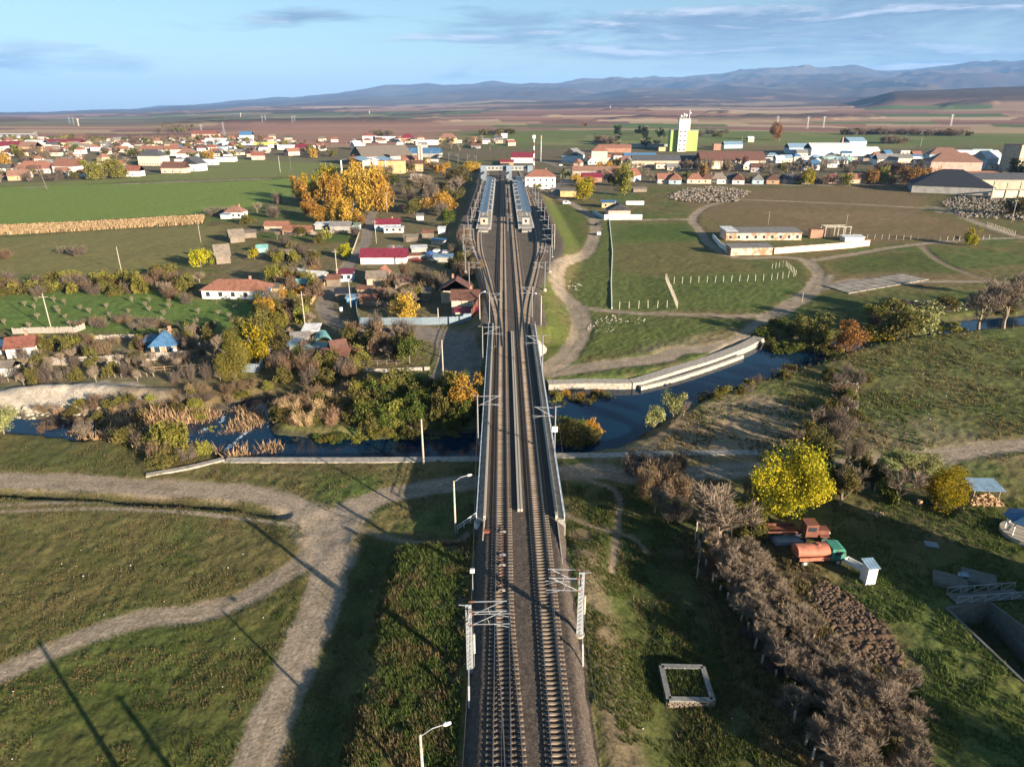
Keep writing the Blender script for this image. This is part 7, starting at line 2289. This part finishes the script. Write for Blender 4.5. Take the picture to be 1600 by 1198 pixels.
MB().box(0, 0, .55, 3.2, .8, .06).build('floor', M_BLUE, r)
for u in (-1.2, 1.2):
    for v in (-.35, .35): MB().box(u, v, 0, .08, .08, .56).build('leg', M_GALV, r)
# firewood shelter
x, y = un(1532, 779)
r = thing('wood_shelter', 'open shelter with a pale blue sheet roof over firewood', 'shelter', (x, y, 0), -.06)
for u in (-1.8, 1.8):
    for v in (-1.0, 1.2): MB().box(u, v, 0, .14, .14, 2.2).build('post', M_WOOD, r)
MB().add([(-2.3, -1.5, 2.15), (2.3, -1.5, 2.15), (2.2, 1.7, 2.55), (-2.2, 1.7, 2.55), (-2.3, -1.5, 2.2), (2.3, -1.5, 2.2), (2.2, 1.7, 2.6), (-2.2, 1.7, 2.6)], [(3, 2, 1, 0), (4, 5, 6, 7), (0, 1, 5, 4), (1, 2, 6, 5), (2, 3, 7, 6), (3, 0, 4, 7)]).build('roof', MATS['roof_sky'], r)
LOG = [MB().tube((0, -.35, 0), (0, .35, 0), rr_, n=7).mesh('log', M_WOOD2) for rr_ in (.10, .14, .12)]


def logs(px, py, n, sx, sy, label, hh=1.3):
    x, y = un(px, py)
    r = thing('firewood_pile', label, 'firewood', (x, y, 0))
    for i in range(n):
        u = rng.uniform(-1, 1); v = rng.uniform(-1, 1); zmax = hh * (1 - .75 * max(abs(u), abs(v)))
        o = link('log', rng.choice(LOG), r, (u * sx, v * sy, rng.uniform(.1, max(.15, zmax))))
        o.rotation_euler = (rng.uniform(-.5, .5), rng.uniform(-.5, .5), rng.uniform(0, 3.1))


logs(1535, 785, 170, 2.3, 1.1, 'heap of split orange firewood under the blue roof', 1.6)
logs(1480, 790, 70, 1.8, .7, 'long low heap of firewood under the yellow tree', .7)
logs(1370, 804, 12, .9, .5, 'few chopped logs lying on the bare ground', .3)
x, y = un(1436, 788)
r = thing('chopping_block', 'pale tree stump used as a chopping block', 'stump', (x, y, 0)); MB().tube((0, 0, 0), (0, 0, .75), .42, .36, n=12).build('stump', M_WOOD2, r)
# gazebo
x, y = un(1600, 836)
r = thing('gazebo', 'round gazebo with a blue sheet roof cut by the right edge', 'gazebo', (x, y, 0))
MB().tube((0, 0, -.2), (0, 0, .55), 2.9, n=24).build('terrace', M_KERB, r)
for k in range(8):
    a = k * math.pi / 4 + .3; a2 = a + math.pi / 4
    MB().box(2.3 * math.cos(a), 2.3 * math.sin(a), .55, .12, .12, 2.1).build('post', M_WHITE, r)
    MB().add([(2.9 * math.cos(a), 2.9 * math.sin(a), 2.6), (2.9 * math.cos(a2), 2.9 * math.sin(a2), 2.6), (0, 0, 3.6), (2.9 * math.cos(a), 2.9 * math.sin(a), 2.52), (2.9 * math.cos(a2), 2.9 * math.sin(a2), 2.52), (0, 0, 3.5)], [(0, 1, 2), (5, 4, 3), (0, 3, 4, 1)]).build('roof_panel', MATS['roof_blue'], r)
    MB().bar((2.3 * math.cos(a), 2.3 * math.sin(a), 1.45), (2.3 * math.cos(a2), 2.3 * math.sin(a2), 1.45), .06).build('rail', M_WHITE, r)
# concrete tanks, footbridge and canal
for i, (px, py, w_, lab) in enumerate(((1483, 912, 3.6, 'left grey concrete tank beside the canal'), (1528, 908, 3.6, 'right grey concrete tank beside the canal'))):
    x, y = un(px, py)
    r = thing('concrete_tank', lab, 'tank', (x, y, 0), -.5)
    MB().box(0, 0, -.2, w_, 2.6, .9).build('basin', M_MOSS, r); MB().box(0, 0, .71, w_ * .8, 2.0, .05).build('cover', M_MOSS, r)
x, y = un(1503, 905)
r = thing('tank_hatch', 'small white hatch box between the concrete tanks', 'hatch', (x, y, 0)); MB().box(0, 0, 0, .8, .7, .8).build('box', M_WHITE, r); MB().box(0, -.1, .81, 1.0, .9, .06).build('lid', MATS['roof_sky'], r)
x, y = un(1430 + 25, 851)
r = thing('manhole_slab', 'small blue grey slab on the lawn', 'slab', (x, y, 0), -.3); MB().box(0, 0, 0, 1.6, 1.2, .15).build('slab', M_ZINC, r)
x0, y0 = un(1486, 938); x1, y1 = un(1592, 930)
r = thing('canal_footbridge', 'blue grey steel footbridge over the dark canal', 'footbridge', (x0, y0, 0), math.atan2(y1 - y0, x1 - x0))
L = math.hypot(x1 - x0, y1 - y0)
MB().box(L / 2, 0, .2, L, 1.7, .12).build('deck', M_MOSS, r)
for v in (-.85, .85):
    m = MB().bar((0, v, 1.25), (L, v, 1.25), .06); m.build('handrail', M_GALV, r)
    for k in range(6):
        MB().bar((L * k / 5, v, .2), (L * k / 5, v, 1.25), .05).build('post', M_GALV, r)
        if k < 5: MB().bar((L * k / 5, v, .25), (L * (k + 1) / 5, v, 1.2), .04).build('brace', M_GALV, r)
cn = MB()
for a, b in zip(CANAL, CANAL[1:] + CANAL[:1]):
    cn.bar((*a, -1.4), (*b, -1.4), .35, 3.0)
r = thing('canal_wall', 'concrete wall around the dark canal at the right edge', 'canal wall', (0, 0, 0))
for a, b in zip(CANAL, CANAL[1:] + CANAL[:1]):
    MB().bar((*a, -1.35), (*b, -1.35),   .3, 3.0).build('wall_section', M_MOSS, r)
a, b = un(1560, 975, -2), un(1640, 1060, -2)
MB().bar((*a, -2.2), (*b, -2.2), .6, 1.6).build('dividing_wall', M_MOSS, r)
# old square stone basin on the grass slope
x0, y0 = un(1071, 1076)
r = thing('stone_basin', 'square concrete rimmed stone basin filled with grass', 'basin', (x0, y0, 0), -.03, scale=.84)
s_ = 2.5
for a, b in (((-s_, -s_), (s_, -s_)), ((s_, -s_), (s_, s_)), ((s_, s_), (-s_, s_)), ((-s_, s_), (-s_, -s_))):
    MB().bar((*a, 1.0), (*b, 1.0), .62, .24).build('rim', mat('old_rim', (.19, .19, .175), .9, .3, 2, .3), r)
mst = mat('basin_stone', (.16, .13, .10), .95, .35, 3, .5, obj_rand=.3)
SB = [MB().box(0, 0, 0, .52, .42, .3).mesh('stone', mst), MB().box(0, 0, 0, .4, .42, .26).mesh('stone', mst)]
for side in range(4):
    for rowk in range(4):
        for k in range(9):
            u = -2.35 + k * .58 + (rowk % 2) * .2
            px_, py_ = {0: (u, -s_), 1: (s_, u), 2: (u, s_), 3: (-s_, u)}[side]
            if rng.random() < .1 and rowk > 2: continue
            o = link('stone', rng.choice(SB), r, (px_ * 1.02, py_ * 1.02, -.25 + rowk * .29), (0 if side % 2 == 0 else math.pi / 2) + rng.uniform(-.08, .08))
struct(MB().box(x0, y0, .2, 3.8, 3.8, .45, -.03).build('basin_soil', mat('soil_grass', (.04, .05, .018), 1, .5, 3, .6)))
# dumped stones and litter
STN = []
for k in range(4):
    rr = np.random.RandomState(k); m = MB(); pts = []
    for z, rad in ((0, .8), (.35, 1.0), (.7, .55)):
        for i in range(5):
            g = 2 * math.pi * i / 5 + z; q = rad * (.75 + .5 * rr.rand()); pts.append((q * math.cos(g), q * math.sin(g), z))
    pts.append((0, 0, .85))
    f = [(4, 3, 2, 1, 0)] + [(i + 5 * l, (i + 1) % 5 + 5 * l, (i + 1) % 5 + 5 * (l + 1), i + 5 * (l + 1)) for l in range(2) for i in range(5)] + [(10 + i, 10 + (i + 1) % 5, 15) for i in range(5)]
    STN.append((pts, f))


def rubble(poly, n, size, name, label_kind, m, mind=0, hmax=None):
    """a spread of stones nobody could count: one object"""
    P = W(poly); xs = [p[0] for p in P]; ys = [p[1] for p in P]; mb = MB(); c = 0
    X = nrg.uniform(min(xs), max(xs), n * 4); Y = nrg.uniform(min(ys), max(ys), n * 4)
    ok = inpoly(X, Y, P); X = X[ok][:n]; Y = Y[ok][:n]
    Zs = hgt(X, Y, False)
    for x, y, z in zip(X, Y, Zs):
        pts, f = rng.choice(STN); s = size * rng.uniform(.4, 1.4); a = rng.uniform(0, 6.3); ca, sa = math.cos(a), math.sin(a)
        k = rng.uniform(.6, 1.3)
        mb.add([(x + s * (u * ca - v * sa), y + s * (u * sa + v * ca) * k, z - .1 * s + s * w_ * .9 + (rng.random() * hmax if hmax else 0)) for u, v, w_ in pts], f)
    o = mb.build(name, m); stuff(o)
    return o


m_pale = mat('pale_stone', (.38, .34, .27), .9, .3, .6, .2)
m_mid = mat('grey_stone', (.19, .165, .135), .95, .35, .5, .2)
rubble([(915, 515), (930, 500), (965, 490), (975, 505), (940, 530)], 120, .28, 'dumped_stones', '', m_pale)
rubble([(890, 440), (910, 445), (905, 455), (885, 450)], 26, .3, 'dumped_stones', '', m_pale)
rubble([(975, 496), (1010, 498), (1000, 510), (970, 505)], 24, .24, 'dumped_stones', '', m_pale)
rubble([(1040, 310), (1070, 296), (1120, 292), (1175, 300), (1150, 316), (1080, 318)], 620, .9, 'rubble_heap', '', m_mid, hmax=.9)
rubble([(1470, 318), (1500, 305), (1600, 318), (1650, 330), (1600, 345), (1500, 340)], 800, .8, 'rubble_heap', '', m_mid, hmax=1.0)
rubble([(1330, 480), (1420, 470), (1520, 470), (1510, 485), (1380, 492)], 130, .35, 'scattered_stones', '', m_pale)
rubble([(1300, 600), (1340, 595), (1340, 650), (1300, 640)], 140, .35, 'refuse_heap', '', m_mid, hmax=.5)
rubble([(-60, 630), (120, 620), (270, 612), (270, 640), (60, 650), (-60, 650)], 260, .4, 'bank_stones', '', m_pale)
rubble([(300, 665), (430, 640), (420, 705), (330, 706)], 110, .3, 'weir_stones', '', m_mid)
rubble([(0, 1198), (0, 840), (440, 840), (380, 1198)], 22, .07, 'litter', '', M_WHITE)
rubble([(520, 900), (740, 900), (740, 1198), (420, 1198)], 14, .07, 'litter', '', M_WHITE)
rubble([(900, 800), (1060, 850), (1220, 1198), (950, 1198)], 12, .07, 'litter', '', M_WHITE)
rubble([(1400, 560), (1600, 560), (1600, 680), (1350, 640)], 18, .12, 'litter', '', M_WHITE)
# signal, cabinet and drums at the bridge end
x, y, z = at(761, 838, 2.5)
r = thing('signal_box', 'small rusty red trackside box left of the track', 'box', (x, y, 2.4)); MB().box(0, 0, .35, .8, .55, .7).build('box', M_RUST, r); MB().box(0, 0, -.2, .16, .16, .56).build('stand', M_KERB, r)
x, y, z = at(746, 820, 2.4)
r = thing('white_drum', 'white round drum at the foot of the bridge stair', 'drum', (x, y, 2.0)); MB().tube((0, 0, 0), (0, 0, .8), .42, n=14).build('drum', M_WHITE, r); MB().tube((0, 0, .8), (0, 0, .85), .45, n=14).build('lid', M_GALV, r)
x, y, z = at(739, 930, 2.0)
r = thing('trackside_signal', 'small white signal on a thin post behind the left foreground mast', 'signal', (x, y, 1.8)); MB().tube((0, 0, 0), (0, 0, 3.6), .05, n=6).build('post', M_GALV, r); MB().box(0, 0, 3.4, .5, .3, .45).build('head', M_WHITE, r)
# tall building standing outside the right edge; its long shadow crosses the farmyard
def off_frame():
    pole(0, 0, 0, 11, 'stout concrete pole standing below the lower left part of the picture', r0=.3, at_=(-16.5, 26.6))
    mast(-4.2, 19.5, 2.0, 8.8, 1, 3.6, 'left overhead line mast just below the lower edge', True)
    house(0, 0, 44, 10, 9, -61.6, 'beige', 'grey', 'f', .3, 'long beige mill building standing just outside the right side', 'mill', windows=(4, 8), storeys=2, chimney=False, world=(77.5, 38.4), name='mill', z=0)

    for i, (x, y) in enumerate(((61, 21), (66, 25), (70, 19), (57, 16))):
        tree_w(x, y, 9.5, 7, 'leaf_olive', 'round', '%s olive tree standing outside the lower right corner' % nth(i), lod='near')


off_frame()

# ------------------------------------------------------------------ grass tufts and weeds
PLOT = [(1262, 925), (1290, 905), (1330, 930), (1385, 980), (1420, 1040), (1395, 1052), (1330, 1020), (1290, 970)]


def tufts(name, poly, n, h, m, seed, thr=.5, scale=6., dens=None):
    r = np.random.RandomState(seed)
    P = W(poly); P_ = np.array(P)
    X = r.uniform(P_[:, 0].min(), P_[:, 0].max(), n * 8); Y = r.uniform(P_[:, 1].min(), P_[:, 1].max(), n * 8)
    # thin out with distance: far tufts cannot be told apart
    keep = r.rand(len(X)) < np.clip(45. / np.hypot(X, Y), .1, 1) ** 1.3
    X, Y = X[keep], Y[keep]
    ok = inpoly(X, Y, P) & (fbm(X / scale, Y / scale, seed, 3) > thr)
    for k, (pl, w) in PW.items():
        ok &= distline(X, Y, pl, w) > w * .5
    ok &= (np.abs(X - xr(Y)) > 6.3)
    ok &= ~inpoly(X, Y, W(PLOT))
    X = X[ok][:n]; Y = Y[ok][:n]
    Z = hgt(X, Y)
    N = len(X); B_ = 5
    a = r.rand(N, B_) * 6.283; ln = .35 + .5 * r.rand(N, B_); hh = h * (.5 + r.rand(N, 1)) * (.7 + .5 * r.rand(N, B_))
    wd = h * .10 * (1 + r.rand(N, B_))
    bx = X[:, None] + (r.rand(N, B_) - .5) * h * .7; by = Y[:, None] + (r.rand(N, B_) - .5) * h * .7
    ca, sa = np.cos(a), np.sin(a)
    v0 = np.stack([bx - sa * wd, by + ca * wd, np.broadcast_to(Z[:, None] - .04, bx.shape)], -1)
    v1 = np.stack([bx + sa * wd, by - ca * wd, np.broadcast_to(Z[:, None] - .04, bx.shape)], -1)
    v2 = np.stack([bx + ca * ln * hh, by + sa * ln * hh, Z[:, None] + hh], -1)
    V = np.stack([v0, v1, v2], 2).reshape(-1, 3)
    o = link(name, np_mesh(name, V, np.arange(len(V)).reshape(-1, 3), [MATS[m]]))
    return stuff(o)


LEFTP = [(-60, 1330), (-60, 700), (300, 690), (745, 725), (745, 1330)]
tufts('dry_grass', LEFTP, 12000, .20, 'grass_dry', 1, .50, 4)
tufts('green_grass', LEFTP, 12000, .18, 'grass_green', 2, .48, 5)
tufts('weeds', [(615, 870), (690, 855), (742, 860), (742, 1330), (500, 1330), (560, 1080)], 2600, .42, 'grass_dry', 3, .55, 2.2)
tufts('weeds', [(615, 870), (690, 855), (742, 860), (742, 1330), (500, 1330), (560, 1080)], 7000, .36, 'grass_green', 4, .42, 2.6)
tufts('green_grass', [(870, 760), (1060, 760), (1240, 1000), (1300, 1330), (930, 1330)], 12000, .26, 'grass_green', 5, .44, 3)
tufts('dry_grass', [(870, 760), (1060, 760), (1240, 1000), (1300, 1330), (930, 1330)], 3500, .26, 'grass_dry', 6, .52, 3)
tufts('green_grass', [(1300, 780), (1660, 780), (1660, 1330), (1380, 1330), (1380, 1050), (1300, 940)], 9000, .30, 'grass_green', 7, .45, 4)
tufts('dry_grass', [(1060, 830), (1250, 850), (1420, 1050), (1440, 1330), (1250, 1330), (1120, 1000)], 9000, .40, 'grass_dry', 8, .45, 2)
tufts('dry_grass', [(1180, 560), (1660, 500), (1660, 720), (1000, 720)], 9000, .5, 'grass_dry', 9, .52, 7)
tufts('green_grass', [(1180, 560), (1660, 500), (1660, 720), (1000, 720)], 6000, .5, 'grass_green', 10, .52, 7)
tufts('reed_fringe', [(100, 668), (400, 628), (440, 690), (330, 720), (200, 700)], 4000, 1.5, 'reed', 11, .5, 5)
# the strip of dry maize across the left meadow
def maize():
    r = np.random.RandomState(3); n = 16000
    P = W([(-100, 354), (0, 355), (160, 348), (320, 338), (316, 350), (150, 360), (0, 368), (-100, 372)])
    P_ = np.array(P)
    X = r.uniform(P_[:, 0].min(), P_[:, 0].max(), n * 3); Y = r.uniform(P_[:, 1].min(), P_[:, 1].max(), n * 3)
    ok = inpoly(X, Y, P); X, Y = X[ok][:n], Y[ok][:n]
    Z = hgt(X, Y, False); N = len(X)
    a = r.rand(N) * 6.283; wd = .28; hh = .9 + .8 * r.rand(N)
    V = np.stack([np.stack([X - np.cos(a) * wd, Y - np.sin(a) * wd, Z], -1), np.stack([X + np.cos(a) * wd, Y + np.sin(a) * wd, Z], -1),
                  np.stack([X + np.cos(a) * .1, Y + .3 * np.sin(a), Z + hh], -1), np.stack([X - np.cos(a) * .25, Y, Z + hh * .9], -1)], 1).reshape(-1, 3)
    stuff(link('maize_field', np_mesh('maize_field', V, np.arange(len(V)).reshape(-1, 4), [MATS['maize_straw']])))


maize()

# ------------------------------------------------------------------ the air
def haze():
    m = bpy.data.materials.new('haze'); m.use_nodes = True
    nt = m.node_tree; nt.nodes.clear()
    out = nt.nodes.new('ShaderNodeOutputMaterial'); v = nt.nodes.new('ShaderNodeVolumePrincipled')
    v.inputs['Color'].default_value = (.25, .49, .93, 1)
    v.inputs['Density'].default_value = 3.7e-5
    v.inputs['Anisotropy'].default_value = 0.0
    nt.links.new(v.outputs[0], out.inputs['Volume'])
    o = MB().box(0, 0, -60, 90000, 90000, 1800).build('haze', m)
    stuff(o)


haze()

# foam where the water breaks over the weirs
def foam():
    mb = MB()
    for (a, b, n) in (((352, 703), (392, 668), 70), ((318, 672), (326, 668), 20), ((345, 660), (350, 652), 14), ((398, 640), (412, 628), 16)):
        p, q = un(*a, -1.35), un(*b, -1.35)
        for i in range(n):
            t = rng.random(); x = p[0] + (q[0] - p[0]) * t + rng.gauss(0, .22); y = p[1] + (q[1] - p[1]) * t + rng.gauss(0, .22)
            pts, f = rng.choice(STN); k = rng.uniform(.10, .28)
            mb.add([(x + k * u, y + k * v * .8, -1.38 + k * .35 * w_) for u, v, w_ in pts], f)
    stuff(mb.build('river_foam', mat('foam', (.30, .42, .52), .4, .1, 3)))


foam()


def basin_weeds():
    r = np.random.RandomState(9); n = 900
    X = x0_b + r.uniform(-1.75, 1.75, n); Y = y0_b + r.uniform(-1.75, 1.75, n); a = r.rand(n) * 6.28; hh = .15 + .35 * r.rand(n)
    V = np.stack([np.stack([X - .05 * np.sin(a), Y + .05 * np.cos(a), 0 * X + 0.64], -1), np.stack([X + .05 * np.sin(a), Y - .05 * np.cos(a), 0 * X + 0.64], -1), np.stack([X + .25 * np.cos(a), Y + .25 * np.sin(a), 0.64 + hh], -1)], 1).reshape(-1, 3)
    stuff(link('basin_grass', np_mesh('basin_grass', V, np.arange(len(V)).reshape(-1, 3), [MATS['grass_green']])))


x0_b, y0_b = un(1071, 1076)
basin_weeds()
# yards of the village: small sheds and huts between the gardens
for px, py, w_, d_, rot, wl, rf, lab in ((468, 452, 4, 3, 10, 'wood', 'teal', 'teal sheet lean-to below the white sheds'), (448, 438, 5, 3.5, -8, 'grey', 'wood', 'grey hut left of the white gabled shed'),
        (520, 447, 4, 3, 0, 'wood', 'rust', 'rusty hut right at the lane fence'), (630, 452, 5, 4, 4, 'wood', 'brown', 'dark hut among the shrubs behind the metal fence'), (655, 470, 6, 4, -5, 'grey', 'wood', 'grey long hut behind the golden tree'),
        (617, 398, 5, 3.4, 0, 'grey', 'grey', 'grey hut above the maroon roofed house'), (642, 378, 6, 4, 6, 'wood', 'wood', 'weathered hut in the trodden yard'), (668, 372, 5, 3, 0, 'wood', 'rust', 'rusty low hut in the trodden yard'),
        (690, 366, 3, 3, 0, 'white', 'white', 'small white gate house at the yard edge'), (575, 478, 5, 3, 0, 'brick', 'rust', 'rust brown hut behind the blue shed'), (600, 468, 4, 3, 8, 'wood', 'brown', 'brown hut at the inner board fence'),
        (410, 395, 4, 2.5, 12, 'teal', 'teal', 'green tarpaulin hut right of the timber barn'), (445, 403, 5, 2.5, -5, 'grey', 'wood', 'flat wooden store in the brush below the paddock'), (392, 372, 5, 4, 25, 'wood', 'wood', 'half collapsed plank hut behind the barns'),
        (470, 540, 4, 3, 14, 'grey', 'grey', 'small grey hut below the crossarm pole'), (486, 530, 3.5, 3, 0, 'wood', 'white', 'white roofed hut above the greenhouse'), (5, 588, 4, 3, 0, 'white', 'wood', 'low pale hut at the left edge of the terraces'),
        (656, 344, 3.4, 3, 0, 'white', 'grey', 'tiny white hut by the ponds'), (628, 329, 3, 3, 0, 'brick', 'rust', 'tiny red hut by the ponds'), (1000, 300, 10, 7, 10, 'wood', 'wood', 'brown hut at the edge of the rubble field')):
    house(px, py, w_, d_, 2.2, rot, wl, rf, rng.choice('gs'), .9, lab, 'shed', chimney=False)

rubble(PLOT, 900, .26, 'soil_clods', '', mat('turned_soil', (.115, .078, .052), 1, .35, 1.5, .3))
